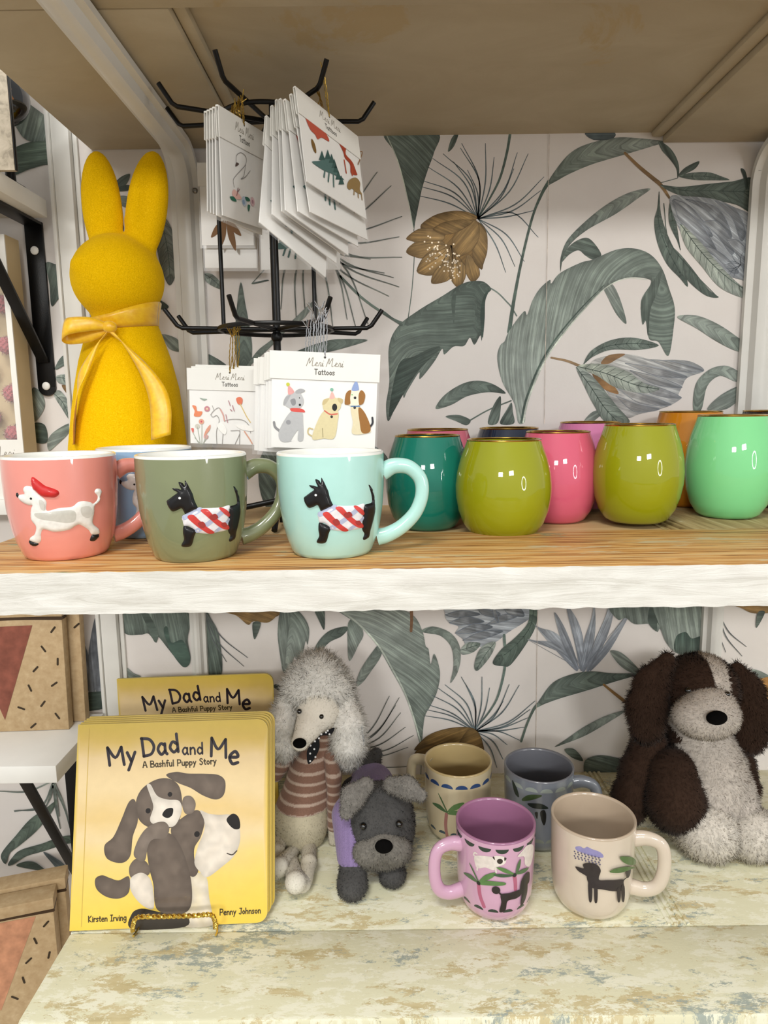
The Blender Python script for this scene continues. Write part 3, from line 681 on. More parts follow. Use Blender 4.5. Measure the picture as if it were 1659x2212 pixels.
P.up(); P.stroke(L1([(1185, 160), (1190, 300), (1160, 440), (1120, 520), (1045, 615)]), [6, 5, 3], '#5a6a64')
vl(L1, [(1310, 20), (1345, 30), (1340, 110), (1300, 190), (1220, 300), (1180, 310), (1130, 295), (1170, 230), (1240, 170), (1300, 100)], [(1330, 25), (1310, 120), (1240, 210), (1135, 295)], '#5f7066', DG, 14, 1.1)
rays(L1, (1045, 625), [(978, 362, .12), (900, 400, .14), (865, 415, .1), (835, 450, .1), (815, 495, .08), (805, 550, .06), (810, 520, .08), (1078, 362, .05), (1115, 415, .06), (1210, 398, .1), (1258, 402, .1), (1335, 478, .1), (1310, 520, .1), (1300, 560, .06), (1282, 605, .03), (1260, 668, -.1), (1200, 690, -.12), (1180, 760, -.14), (1150, 800, -.1), (1000, 400, .1), (1180, 480, .1)], 2.8)
rays(L1, (430, 720), [(630, 455, .08), (678, 462, .1), (685, 535, .12), (708, 605, .1), (747, 645, .12), (720, 702, .12), (733, 795, .12), (660, 500, .1)], 2.6, '#5b5f5c')
for pts in ([(750, 715), (810, 650), (900, 615), (1000, 605), (1050, 625), (1000, 680), (900, 710), (820, 705)], [(748, 770), (760, 720), (830, 690), (900, 720), (860, 760)], [(960, 700), (1010, 620), (1060, 630), (1085, 700), (1080, 740), (1000, 730)], [(850, 760), (900, 700), (1000, 700), (1000, 760)]):
    P.up(); P.poly(L1(pts), '#8d7040', '#6b5229', flow=(-1, .4), edge=.45, ew=5, var=.15); P.stroke(L1(pts+pts[:1]), 1.0, '#4d3a1e', layer=P.layer+1); P.up()
# lower bay, right
for pts in ([(430, 440), (290, 300), (165, 150), (200, 165), (300, 200), (400, 320)], [(440, 440), (340, 330), (120, 240), (170, 245), (300, 270)], [(440, 430), (350, 300), (285, 70), (340, 140), (400, 280)], [(450, 430), (420, 280), (365, 35), (430, 110), (470, 240), (470, 400)],
            [(460, 430), (475, 250), (520, 110), (540, 10), (548, 130), (535, 260), (490, 420)], [(490, 430), (540, 260), (600, 120), (640, 10), (662, 20), (650, 130), (600, 270), (520, 420)], [(510, 440), (600, 280), (780, 40), (700, 200), (620, 330)]):
    P.up(); P.poly(L2(pts), '#8b93a0', '#9da3aa', flow=(pts[2][0]-460, pts[2][1]-440), edge=.35, ew=5, var=.15)
    P.stroke(L2([(460, 430), pts[2]]), [1.2, .6], '#6a727d', layer=P.layer+1); P.up()
P.up(); P.stroke(L2([(75, 885), (110, 780), (150, 690), (180, 650)]), [5, 5, 7], '#55645c')
lf(L2, [(170, 670), (200, 610), (280, 510), (400, 458), (520, 440), (660, 452), (850, 455), (760, 480), (640, 515), (500, 560), (330, 610), (230, 645)], MG, DG, mid=[(172, 665), (300, 560), (500, 500), (850, 458)])
lf(L2, [(640, 312), (700, 315), (760, 360), (830, 440), (780, 450), (700, 400)], LG, MG); P.up(); P.stroke(L2([(600, 525), (680, 590), (770, 660)]), [5, 8], '#7a5c34')
lf(L2, [(740, 690), (620, 720), (480, 790), (350, 880), (290, 920), (340, 905), (480, 850), (620, 770)], LG, MG, mid=[(740, 690), (500, 800), (290, 920)])
lf(L2, [(350, 940), (400, 930), (440, 960), (468, 1010), (400, 990)], MG, DG); lf(L2, [(480, 1010), (560, 975), (660, 985), (760, 1020), (760, 1090), (640, 1120), (540, 1130), (480, 1100)], MG, DG)
lf(L2, [(668, 10), (1225, 10), (1228, 320), (1080, 330), (1000, 260), (960, 170), (940, 190), (900, 140), (800, 140), (740, 100), (690, 110)], MG, LG, flow=(.15, 1)); P.up(); P.poly(L2([(900, 10), (880, 120), (935, 185), (940, 130), (960, 165), (920, 60)]), DG); P.poly(L2([(1060, 320), (1060, 220), (1120, 190), (1160, 230), (1228, 220), (1228, 322)]), '#3b4d46', DG, flow=(0, 1), edge=.2)
rays(L2, (1330, 60), [(1507, 283, .1), (1480, 343, .1), (1376, 318, .08), (1340, 330, 0)], 2.6, '#5b6062', .1); lf(L2, [(1430, 10), (1700, 10), (1700, 60), (1560, 72), (1480, 40)], '#8a6c40', BR); lf(L2, [(1580, 65), (1625, 65), (1570, 165)], MG, DG)
lf(L2, [(1540, 430), (1600, 440), (1680, 490), (1600, 495)], LG, MG); P.up(); P.poly(L2([(1570, 500), (1800, 480), (1800, 660), (1640, 640)]), '#a5763c', '#b98a50', edge=.2)
# lower bay, left
lf(BK, [(655, 45), (975, 45), (985, 200), (1000, 300), (965, 340), (920, 290), (880, 240), (830, 180), (820, 212), (780, 165), (740, 170), (655, 160)], MG, DG, flow=(.2, 1)); P.up(); P.poly(BK([(740, 50), (780, 60), (830, 160), (815, 210), (780, 140)]), DG); P.poly(BK([(860, 150), (880, 130), (900, 210), (960, 200), (1000, 300), (965, 340), (900, 260)]), '#3b4d46')
lf(BK, [(1070, 50), (1110, 90), (1150, 180), (1162, 380), (1070, 380)], MG, DG, flow=(.2, 1)); rays(BK, (1070, 40), [(1298, 290, .08), (1278, 335, .1), (1188, 312, .06)], 2.6, '#5b6062')
lf(BK, [(1165, 45), (1440, 45), (1410, 105), (1330, 100), (1300, 118), (1240, 70)], '#8f7246', BR); lf(BK, [(1325, 110), (1368, 110), (1335, 195)], DG, MG); lf(BK, [(1470, 45), (1520, 45), (1500, 260), (1490, 362), (1460, 200)], MG, LG)
lf(BK, [(1430, 440), (1460, 430), (1480, 470)], DG); lf(BK, [(660, 340), (700, 370), (740, 390), (670, 400)], LG, MG)
for pts in ([(900, 900), (825, 340), (930, 560), (960, 800)], [(930, 920), (925, 540), (995, 160), (1030, 440), (1000, 900)], [(1000, 910), (1030, 440), (1070, 290), (1110, 650), (1080, 880)]):
    P.up(); P.poly(SM(pts), '#8b9098', '#70767e', flow=(pts[1][0]-960, pts[1][1]-900), edge=.35, ew=5)
lf(SM, [(825, 980), (930, 935), (1060, 920), (1140, 880), (1130, 1010), (1080, 1100), (930, 1130), (825, 1160)], '#45544a', DG, flow=(1, -.1)); lf(SM, [(990, 1235), (1060, 1165), (1080, 1230)], MG, DG)
rays(SM, (560, 1850), [(160, 2170, -.25), (470, 2150, -.05), (620, 2220, 0), (710, 2230, -.02), (0, 1960, -.1)], 4, '#68716c')
rays(SB, (500, -20), [(140, 215, -.25), (425, 190, -.06), (568, 380, .02), (668, 410, -.05)], 4, '#5c6560')
lf(SB, [(535, 120), (420, 200), (280, 300), (150, 450), (40, 580), (15, 650), (60, 710), (100, 610), (200, 530), (350, 400), (480, 240)], '#59675b', DG, mid=[(535, 120), (280, 370), (60, 600), (50, 700)])
lf(SB, [(680, 450), (560, 460), (400, 520), (200, 580), (120, 650), (80, 720), (130, 715), (250, 640), (420, 590), (600, 530), (680, 510)], '#4f5d52', DG, mid=[(680, 480), (350, 570), (100, 720)])
lf(SB, [(410, 600), (500, 640), (600, 710), (650, 800), (580, 800), (480, 690)], '#5b666a', ST); lf(SB, [(580, 545), (640, 590), (670, 700), (600, 640)], ST, MG); lf(SB, [(165, 730), (230, 690), (320, 690), (400, 740), (420, 775)], '#4c5b50', DG)
# paper joins
P.up()
for T, a, b in ((U, (712, 172), (690, 1430)), (L1, (1346, 20), (1338, 700))):
    p0, p1 = T([a, b]); P.stroke([p0, p1], 1.0, '#b3a79c')
# the pattern repeats along the wall beyond this bay
for e in list(P.e):
    xs_ = [v[0] for v in e[0]]
    if 800 < sum(xs_)/len(xs_) < 1640 and min(xs_)+840 > 1668:
        for sh in (840, -1690): P.e.append(([(v[0]+sh, v[1]+(12 if sh > 0 else -18)) for v in e[0]], e[1], e[2], e[3], e[4], e[5]))
def wall_map(px, py, layer, d):
    q = at(px, py, WALL_Y); return (q.x, WALL_Y-.00004-layer*9e-6, q.z)
P.geom(wall_map).build('wallpaper_print', M_INK, wall, smooth=False)
# ================================================================ mugs and glasses
def prof_r(prof, z):
    return float(np.interp(z, [p[1] for p in prof], [p[0] for p in prof]))
def trace_round(pts, c, prof):
    """picture points -> (arc length, height) on a round thing standing at c"""
    out = []; R0 = max(p[0] for p in prof)
    for (px, py) in pts:
        d = ray(px, py); o = Vector((-c[0], -c[1], CZ-c[2])); z = .05
        for _ in range(6):
            r = prof_r(prof, z); a = d.x**2+d.y**2; b = 2*(o.x*d.x+o.y*d.y); cc_ = o.x**2+o.y**2-r*r
            D = max(b*b-4*a*cc_, 0); t_ = (-b-math.sqrt(D))/(2*a); p = o+d*t_; z = min(max(p.z, 0), .2)
        out.append((math.atan2(p.x, -p.y)*R0, p.z))
    return out
def round_map(prof, H=0, w=.003, eps=4e-5, du=0):
    R0 = max(p[0] for p in prof)
    def f(u, v, layer, d):
        th = (u+du)/R0; h = eps*layer
        if H and d is not None: q = min(d/w, 1); h += H*math.sqrt(max(0, 1-(1-q)**2))
        r = prof_r(prof, v)+h
        return (r*math.sin(th), -r*math.cos(th), v)
    return f
MUG = [(r*1.05, z*1.02) for r, z in [(.0300, 0), (.0325, .0008), (.0345, .004), (.0382, .014), (.0412, .026), (.0435, .042), (.0446, .058), (.0450, .072), (.0449, .0865)]]
def glaze(name, col, var=.05): return plain(name, col, .32, coat=.9, var=var, scale=22, spec=.45)
M_LINING = glaze('white_glaze', '#eeeee8', .02)
M_RELIEF = vmat('painted_relief_glaze', .4, coat=.3, grain=.05, gscale=300)
def handle(path, r, mat, parent, ang, flat=1.25):
    pts = spline([(x, 0, z) for x, z in path], 8)
    n = len(pts); rr_ = [r*(1.25-.28*math.sin(math.pi*i/(n-1))) for i in range(n)]
    M = Matrix.Rotation(math.radians(ang), 3, 'Z')
    return G().tube([M @ Vector(p) for p in pts], rr_, 16, flat=flat).build('handle', mat, parent)
HND = [(x*1.05, z*1.02) for x, z in [(.0435, .0700), (.0535, .0752), (.0660, .0738), (.0755, .0640), (.0770, .0500), (.0715, .0345), (.0600, .0220), (.0480, .0150), (.0385, .0125)]]
def dog_mug(label, col, base_px, hang, name_mat):
    p = on(base_px[0], base_px[1], SH_MID); c = (p.x, p.y+.030, SH_MID)
    t = thing('mug', label, 'mug', c)
    m = glaze(name_mat, col)
    G().lathe([(0, .0012), (.027, .0012), (.029, 0)] + MUG, 96).build('body', m, t, angle=50)
    G().lathe([(r*1.05, z*1.02) for r, z in [(.0449, .0865), (.0447, .0882), (.0436, .0890), (.0424, .0884), (.0415, .0860), (.0412, .060), (.0395, .035), (.0355, .016), (.028, .0075), (0, .006)]], 96).build('lining', M_LINING, t, angle=80)
    handle(HND, .0050, m, t, hang)
    return t, c
def relief(parent, name, elems, prof, H=.0022, w=.0035, du=0):
    pr = Print(step=.0016, n=5)
    for i, e in enumerate(elems):
        pr.up()
        if e[0] == 'p': pr.poly(e[1], e[2], e[3] if len(e) > 3 else None, vfreq=150, var=.08)
        elif e[0] == 's': pr.stroke(e[1], e[2], e[3])
        else: pr.ell(e[1], e[2], col=e[3], n=14)
    return pr.geom(round_map(prof, H, w, du=du)).build(name, M_RELIEF, parent, angle=180)
def relief2(parent, groups, prof, du=0):
    """groups: (name, base outline, colour, height, [flat decorations])"""
    for name, pts, col, H, deco in groups:
        vs_layers = Print(step=.0013, n=5); vs_layers.poly(pts, col, vfreq=200, var=.1)
        f0 = round_map(prof, H, .0042, du=du)
        A = np.array(spline(pts, 5, True)); B = np.roll(A, -1, 0)
        def dist(u, v):
            d = B-A; L = (d*d).sum(1)+1e-15; q = np.array([u, v]); t_ = np.clip(((q-A)*d).sum(1)/L, 0, 1)
            return float(np.sqrt((((q-A)-t_[:, None]*d)**2).sum(1)).min())
        g = vs_layers.geom(f0)
        pd = Print(step=.0016, n=5)
        for e in deco:
            pd.up()
            if e[0] == 'p': pd.poly(e[1], e[2], vfreq=150, var=.06)
            elif e[0] == 's': pd.stroke(e[1], e[2], e[3])
            else: pd.ell(e[1], e[2], col=e[3], n=12)
        fr = round_map(prof, 0, eps=0, du=du); R0 = max(p[0] for p in prof)
        def fm(u, v, layer, d_, f0=f0):
            dd = dist(u, v); return f0(u, v, 1+layer*1.5, dd)
        pd.geom(fm, g)
        g.build(name, M_RELIEF, parent, angle=180)
TS = sc(500, 960, 4.1475); PS = sc(0, 1000, 5.53)
# teal and olive: black terrier in a striped coat
tealt, tc = dog_mug('pale turquoise mug with black terrier in red striped coat', '#aedbd3', (713, 1207), 0, 'turquoise_glaze')
olivet, oc = dog_mug('olive green mug with black terrier in red striped coat', '#7c8360', (404, 1215), 24, 'olive_glaze')
coralt, ccx = dog_mug('coral pink mug with white poodle wearing a red beret', '#e39083', (112, 1211), 34, 'coral_glaze')
p_b = on(302, 1163, SH_MID)
bluet, bc = dog_mug('sky blue mug behind the coral and olive mugs', '#8fb2d2', (302, 1163), 30, 'sky_blue_glaze')
def TT(pts, c=tc, T=TS): return trace_round(T(pts), c, MUG)
terrier = [
 ('relief_coat', TT([(775, 625), (830, 592), (905, 553), (960, 550), (1050, 550), (1120, 546), (1190, 532), (1182, 600), (1174, 700), (1166, 747), (1080, 767), (1010, 779), (930, 771), (890, 760), (878, 742), (830, 706), (790, 700), (778, 660)]), '#e9e7ea', .0016,
  [('s', TT([(795, 625), (870, 590), (925, 560)]), .0042, '#b4bcd6'), ('s', TT([(900, 745), (1000, 680), (1110, 590)]), .0040, '#b4bcd6'), ('s', TT([(1060, 755), (1130, 700), (1172, 660)]), .0032, '#b4bcd6'),
   ('p', TT([(820, 622), (865, 602), (920, 655), (980, 715), (1045, 768), (1000, 778), (940, 740), (880, 690)]), '#cf4440'), ('p', TT([(930, 566), (985, 558), (1040, 620), (1110, 680), (1172, 715), (1168, 746), (1110, 735), (1040, 680), (980, 620)]), '#cf4440'), ('p', TT([(1090, 557), (1120, 549), (1180, 600), (1175, 635), (1130, 605)]), '#cf4440'),
   ('p', TT([(905, 680), (945, 665), (970, 705), (930, 722)]), '#a33a38'), ('p', TT([(1000, 625), (1050, 600), (1075, 635), (1030, 655)]), '#a33a38'), ('p', TT([(1100, 690), (1135, 680), (1150, 710), (1120, 722)]), '#a33a38')]),
 ('relief_head', TT([(648, 478), (668, 460), (708, 430), (740, 405), (712, 385), (697, 366), (740, 370), (772, 378), (758, 345), (752, 312), (785, 322), (802, 345), (805, 298), (826, 330), (850, 380), (868, 420), (880, 470), (895, 510), (908, 550), (860, 572), (805, 598), (788, 572), (770, 545), (735, 560), (695, 570), (668, 540), (655, 508)]), '#100f12', .0032,
  [('e', TT([(765, 450)])[0], .0010, '#f2f2f2')]),
 ('relief_hindquarters', TT([(1228, 362), (1248, 375), (1270, 440), (1279, 530), (1280, 600), (1264, 680), (1242, 760), (1226, 830), (1190, 857), (1177, 842), (1190, 800), (1170, 750), (1180, 600), (1190, 545), (1232, 530), (1257, 515), (1255, 460), (1236, 390)]), '#100f12', .0024, []),
 ('relief_leg', TT([(785, 702), (822, 708), (887, 745), (872, 800), (850, 872), (810, 889), (768, 881), (765, 862), (785, 820), (778, 760)]), '#100f12', .0028, [])]
relief2(tealt, terrier, MUG)
a0 = trace_round([(656, 1076)], tc, MUG)[0][0]; a1 = trace_round([(363, 1077)], oc, MUG)[0][0]
b0 = trace_round([(808, 1076)], tc, MUG)[0][0]; b1 = trace_round([(514, 1077)], oc, MUG)[0][0]
relief2(olivet, terrier, MUG, du=((a1-a0)+(b1-b0))/2)
def TP(pts): return trace_round(PS(pts), ccx, MUG)
poodle = [
 ('relief_body', TP([(225, 385), (292, 368), (276, 312), (312, 275), (392, 290), (440, 350), (520, 420), (556, 470), (560, 570), (700, 540), (860, 522), (930, 470), (1000, 455), (1080, 470), (1115, 485), (1160, 440), (1165, 392), (1130, 350), (1150, 310), (1198, 312), (1212, 350), (1195, 400), (1190, 455), (1132, 512), (1125, 600), (1110, 720), (1180, 790), (1182, 850), (1100, 857), (1058, 800), (960, 740), (900, 752), (820, 800), (650, 822), (520, 792), (490, 850), (490, 922), (450, 962), (360, 926), (365, 890), (415, 850), (430, 760), (375, 680), (370, 560), (385, 506), (340, 502), (270, 470), (225, 420)]), '#ebe9e3', .0022,
  [('e', TP([(388, 422)])[0], .0010, '#151515'), ('p', TP([(430, 600), (560, 590), (700, 570), (880, 570), (890, 680), (800, 710), (650, 690), (480, 660)]), '#c8c6bd'), ('p', TP([(960, 530), (1060, 520), (1090, 600), (1040, 650), (970, 620)]), '#cfccc4'), ('p', TP([(480, 440), (530, 460), (540, 560), (500, 540)]), '#cfccc4')]),
 ('relief_beret', TP([(375, 180), (402, 171), (470, 220), (540, 272), (620, 300), (690, 330), (706, 370), (660, 410), (590, 411), (500, 402), (430, 342), (390, 302), (375, 240)]), '#c92a2a', .0030, []),
 ('relief_paw', TP([(348, 928), (395, 936), (462, 966), (430, 993), (378, 986)]), '#171615', .0024, []),
 ('relief_paw', TP([(1105, 855), (1181, 851), (1170, 892), (1130, 932), (1078, 930), (1078, 900)]), '#171615', .0024, []),
 ('relief_nose', [(TP([(208, 385)])[0][0]+.0016*math.cos(a), TP([(208, 385)])[0][1]+.0021*math.sin(a)) for a in np.linspace(0, 5.5, 8)], '#171615', .0016, [])]
relief2(coralt, poodle, MUG)
a0 = trace_round([(38, 1070)], ccx, MUG)[0][0]; a1 = trace_round([(262, 1055)], bc, MUG)[0][0]
relief2(bluet, poodle, MUG, du=a1-a0)

# stemless glasses: coloured inside, thin gold lip
GLS = [(.0255, 0), (.029, .0006), (.034, .004), (.0405, .014), (.0452, .028), (.0476, .043), (.0480, .055), (.0466, .070), (.0432, .085), (.0392, .097), (.0370, .1035), (.0366, .105)]
M_GOLD = plain('gold_rim', '#c9a24b', .18, metal=1, var=.05)
def glass(label, col, cx, bottom, rim_y, depth=None, mat=None, fat=1.0):
    if depth is None:
        p = on(cx, bottom, SH_MID); c = Vector((p.x, p.y+.020, SH_MID))
    else:
        q = at(cx, bottom if bottom else 1000, depth); c = Vector((q.x, depth, SH_MID))
    h = at(cx, rim_y, c.y).z-SH_MID; k = h/.105
    kx = min(max(k, .94), 1.0)*fat
    c.z = SH_MID+(-.0049 if c.x < xs_m-.075 and c.y > rail_b else 0)
    t = thing('tumbler', label, 'glass', c, group='stemless tumblers on the middle shelf')
    m = plain('glass_'+mat, col, .4, coat=1, var=.03, scale=12, spec=.1)
    out = [(r*kx, z*k) for r, z in GLS]
    G().lathe([(0, .002), (.022, .002), (.0245, 0)] + out, 96).build('bowl', m, t, angle=50)
    ins = [((r-.0022)*kx, z*k) for r, z in GLS[::-1] if z > .006] + [(.02, .006), (0, .005)]
    G().lathe([(out[-1][0], out[-1][1])] + ins, 96).build('inner_lining', m, t, angle=80)
    rp = [(out[-1][0]-.0011+.0016*math.cos(a), out[-1][1]+.0003+.0012*math.sin(a)) for a in np.linspace(0, 2*math.pi, 9)]
    G().lathe(rp, 96).build('gold_lip', M_GOLD, t)
    return t
glass('deep teal tumbler beside the turquoise mug handle', '#12705f', 926, 1136, 932, mat='teal')
glass('olive yellow tumbler nearest the shelf front', '#8f9210', 1093, 1152, 940, mat='olive', fat=1.09)
glass('rose pink tumbler between the two olive ones', '#cf5b74', 1210, 1121, 924, mat='rose')
glass('olive yellow tumbler standing right of the rose pink one', '#8f9210', 1387, 1131, 918, mat='olive')
glass('mint green tumbler at the right edge', '#7ccf8c', 1589, 1120, 898, mat='mint')
glass('amber orange tumbler behind the mint green one', '#c47c12', 1486, 0, 890, .868, mat='amber')
glass('dusky pink tumbler behind the deep teal one', '#b5566a', 945, 0, 920, .835, mat='dusky')
glass('navy blue tumbler behind the front olive one', '#141d33', 1098, 0, 917, .868, mat='navy')
glass('lilac pink tumbler between the rose and rear olive ones', '#c774a0', 1272, 0, 913, .866, mat='lilac')
glass('dark brown tumbler behind the mint green one', '#2a1c18', 1668, 0, 888, .855, mat='dark')
# ================================================================ soft shapes
def surface_nets(f, lo, hi, h):
    ax = [np.arange(lo[i], hi[i]+h, h) for i in range(3)]
    X, Y, Z = np.meshgrid(*ax, indexing='ij'); V = f(X, Y, Z); S = V < 0
    n = V.shape; C = [(i, j, k) for i in (0, 1) for j in (0, 1) for k in (0, 1)]
    sl = lambda A, c: A[c[0]:n[0]-1+c[0], c[1]:n[1]-1+c[1], c[2]:n[2]-1+c[2]]
    cnt = sum(sl(S, c).astype(int) for c in C); act = (cnt > 0) & (cnt < 8)
    idx = -np.ones(act.shape, int); idx[act] = np.arange(act.sum())
    I = np.argwhere(act); pos = np.zeros((len(I), 3)); num = np.zeros(len(I))
    for a in C:
        for ax_ in range(3):
            if a[ax_]: continue
            b = list(a); b[ax_] = 1
            va = V[I[:, 0]+a[0], I[:, 1]+a[1], I[:, 2]+a[2]]; vb = V[I[:, 0]+b[0], I[:, 1]+b[1], I[:, 2]+b[2]]
            m = (va < 0) != (vb < 0); t_ = np.where(m, va/np.where(m, va-vb, 1), 0)
            p = np.array(a, float)[None]*np.ones((len(I), 1)); p[:, ax_] += t_
            pos[m] += p[m]; num[m] += 1
    pos = (I+pos/num[:, None])*h+np.array(lo)
    faces = []
    for ax_ in range(3):
        o = [i for i in range(3) if i != ax_]
        a = np.take(S, range(0, n[ax_]-1), ax_); b = np.take(S, range(1, n[ax_]), ax_)
        for e in np.argwhere(a != b):
            if e[o[0]] == 0 or e[o[1]] == 0 or e[o[0]] >= n[o[0]]-1 or e[o[1]] >= n[o[1]]-1: continue
            q = []
            for d0, d1 in ((-1, -1), (0, -1), (0, 0), (-1, 0)):
                c = e.copy(); c[o[0]] += d0; c[o[1]] += d1; q.append(int(idx[tuple(c)]))
            if min(q) < 0: continue
            flip = S[tuple(e)] != (ax_ == 1)
            faces.append(q if flip else q[::-1])
    return pos, faces
def smin(a, b, k):
    h = np.clip(.5+.5*(b-a)/k, 0, 1); return b*(1-h)+a*h-k*h*(1-h)
def s_ell(c, r, R=None):
    def f(X, Y, Z):
        p = np.stack([X-c[0], Y-c[1], Z-c[2]], -1)
        if R is not None: p = p @ np.array(R)          # columns = local axes
        q = p/np.array(r); k0 = np.sqrt((q*q).sum(-1)); k1 = np.sqrt(((q/np.array(r))**2).sum(-1))+1e-9
        return k0*(k0-1)/k1
    return f
def s_cap(a, b, ra, rb):
    a = np.array(a, float); b = np.array(b, float); d = b-a; L = d@d
    def f(X, Y, Z):
        p = np.stack([X, Y, Z], -1)-a; t_ = np.clip((p@d)/L, 0, 1)
        return np.linalg.norm(p-t_[..., None]*d, axis=-1)-(ra+(rb-ra)*t_)
    return f
def s_chain(pts, rs, k=.004):
    fs = [s_cap(pts[i], pts[i+1], rs[i], rs[i+1]) for i in range(len(pts)-1)]
    return s_union(fs, k)
def s_union(fs, k=.006):
    def f(X, Y, Z):
        d = fs[0](X, Y, Z)
        for g in fs[1:]: d = smin(d, g(X, Y, Z), k)
        return d
    return f
def s_cut(a, b, k=.004):
    return lambda X, Y, Z: -smin(-a(X, Y, Z), b(X, Y, Z), k)
def rot(ax, deg): return np.array(Matrix.Rotation(math.radians(deg), 3, ax))
def soft(name, f, lo, hi, h, mat, parent, colf, fur=None, seed=1, noise_amp=0, nfreq=60):
    """mesh a soft shape; colf(p, n) -> colour hex or rgb; fur = dict(n, len, width, comb, jitter)"""
    V, F = surface_nets(f, lo, hi, h)
    g = G()
    e = h*.4
    n = np.stack([f(V[:, 0]+e*(i == 0), V[:, 1]+e*(i == 1), V[:, 2]+e*(i == 2))-f(V[:, 0]-e*(i == 0), V[:, 1]-e*(i == 1), V[:, 2]-e*(i == 2)) for i in range(3)], 1)
    n /= np.linalg.norm(n, axis=1)[:, None]+1e-9
    if noise_amp:
        V = V+n*np.array([noise.noise(Vector(p*nfreq))*noise_amp for p in V])[:, None]
    if fur and 'floor' in fur: V[:, 2] = np.maximum(V[:, 2], fur['floor'])
    cols = [colf(p, q) for p, q in zip(V, n)]
    g.add(V.tolist(), F, cols)
    NR = [tuple(x) for x in n]
    if fur:
        rg = np.random.default_rng(seed)
        T = np.array([[q[0], q[1], q[2]] for q in F]+[[q[0], q[2], q[3]] for q in F])
        a, b, c = V[T[:, 0]], V[T[:, 1]], V[T[:, 2]]
        ar = np.linalg.norm(np.cross(b-a, c-a), axis=1); cs = np.cumsum(ar)/ar.sum()
        k = np.searchsorted(cs, rg.random(fur['n'])); u = rg.random((len(k), 2)); fl = u.sum(1) > 1; u[fl] = 1-u[fl]
        P0 = a[k]+(b[k]-a[k])*u[:, :1]+(c[k]-a[k])*u[:, 1:]; N0 = n[T[k, 0]]
        keep = np.ones(len(k), bool)
        if 'mask' in fur: keep = np.array([fur['mask'](p) for p in P0])
        P0, N0 = P0[keep], N0[keep]; m = len(P0)
        L = fur['len']*(.55+.7*rg.random(m)); comb = np.array(fur.get('comb', (0, 0, -.4)))
        D = N0+comb[None]+rg.normal(0, fur.get('jit', .35), (m, 3))
        if fur.get('clump'):
            cl = np.array([[noise.noise(Vector(p*fur['clump'])+Vector((i*17, 0, 0))) for i in range(3)] for p in P0]); D += cl*fur.get('camp', 1.0)
        D /= np.linalg.norm(D, axis=1)[:, None]
        D2 = D+np.array([0, 0, -.35])*fur.get('droop', .6)+rg.normal(0, fur.get('curl', .25), (m, 3)); D2 /= np.linalg.norm(D2, axis=1)[:, None]
        W = np.cross(D, N0)+rg.normal(0, .12, (m, 3)); W /= np.linalg.norm(W, axis=1)[:, None]+1e-9; W *= fur['width']/2
        M1 = P0+D*L[:, None]*.55; E = M1+D2*L[:, None]*.5
        R0 = P0-N0*.0006
        vs = np.stack([R0-W, R0+W, M1-W*.75, M1+W*.75, E], 1).reshape(-1, 3); vs[:, 2] = np.maximum(vs[:, 2], fur.get('floor', -9))
        b0 = len(g.v); fc = []
        tint = .88+.24*rg.random(m)
        cols = []
        for i in range(m):
            q = b0+5*i; fc += [(q, q+1, q+3, q+2), (q+2, q+3, q+4)]
            cc_ = np.clip(np.array(colf(P0[i], N0[i]))*tint[i], 0, 1); cols += [tuple(cc_)]*5
        g.v += vs.tolist(); g.f += fc; g.c += cols; g.uv += [(0, 0)]*len(vs)
        nn = N0*.8+D*.25; nn /= np.linalg.norm(nn, axis=1)[:, None]
        NR += [tuple(x) for x in np.repeat(nn, 5, 0)]
    g.nrm = NR
    return g.build(name, mat, parent, angle=180)
# ================================================================ the flocked bunny
BD = .825
pb = at(277, 1000, BD); B0 = Vector((pb.x, BD, SH_MID))
def Bp(px, py, dy=0): q = at(px, py, BD+dy)-B0; return (q.x, dy, q.z)
kf = NT('yellow_flock'); nzf = kf.noise(kf.mapping(), 900, 3, .7)
kf.base(kf.ramp(nzf, [(.3, lin('#dba800')), (.55, lin('#f2c000')), (.75, lin('#fad028'))])); kf.set(Roughness=.95)
kf.b.inputs['Sheen Weight'].default_value = .5; kf.b.inputs['Sheen Roughness'].default_value = .35; kf.b.inputs['Sheen Tint'].default_value = lin4('#ffd94a')
kf.b.inputs['Specular IOR Level'].default_value = .1; kf.bump(nzf, .5, .0012); M_FLOCK = kf.m
bun = thing('bunny_figurine', 'tall yellow flocked bunny figure with satin ribbon bow at its neck', 'figurine', B0)
zk = [Bp(277, y)[2] for y in (1116, 1040, 960, 900, 840, 780, 730, 700, 680)]
zk[0] = 0.0
lk = [Bp(x, y)[0] for x, y in ((158, 1116), (155, 1040), (156, 960), (161, 900), (167, 840), (176, 780), (188, 730), (200, 700), (207, 680))]
rk = [Bp(x, y)[0] for x, y in ((402, 1116), (404, 1040), (400, 960), (393, 900), (384, 840), (368, 780), (350, 730), (338, 700), (330, 680))]
zz, ll, rr2 = np.array(zk), np.array(lk), np.array(rk)
od = np.argsort(zz)
def body_f(X, Y, Z):
    l = np.interp(Z, zz[od], ll[od]); r = np.interp(Z, zz[od], rr2[od]); c = (l+r)/2; w = (r-l)/2
    d = np.sqrt((X-c)**2+(Y*1.12)**2)-w
    d = np.maximum(d, -Z+.001); return np.maximum(d, Z-zz.max()-.004)*.8
hc = Bp(255, 603, -.004); hr = (Bp(351, 603)[0]-Bp(160, 603)[0])/2
head = s_ell(hc, (hr, hr*.98, hr*.95))
snout = s_ell((Bp(210, 588)[0], -hr*.70, Bp(210, 588)[2]), (.013, .013, .011))
el0, el1 = Bp(236, 530, .0), Bp(208, 330, .0)
er0, er1 = Bp(298, 535, .0), Bp(332, 330, .0)
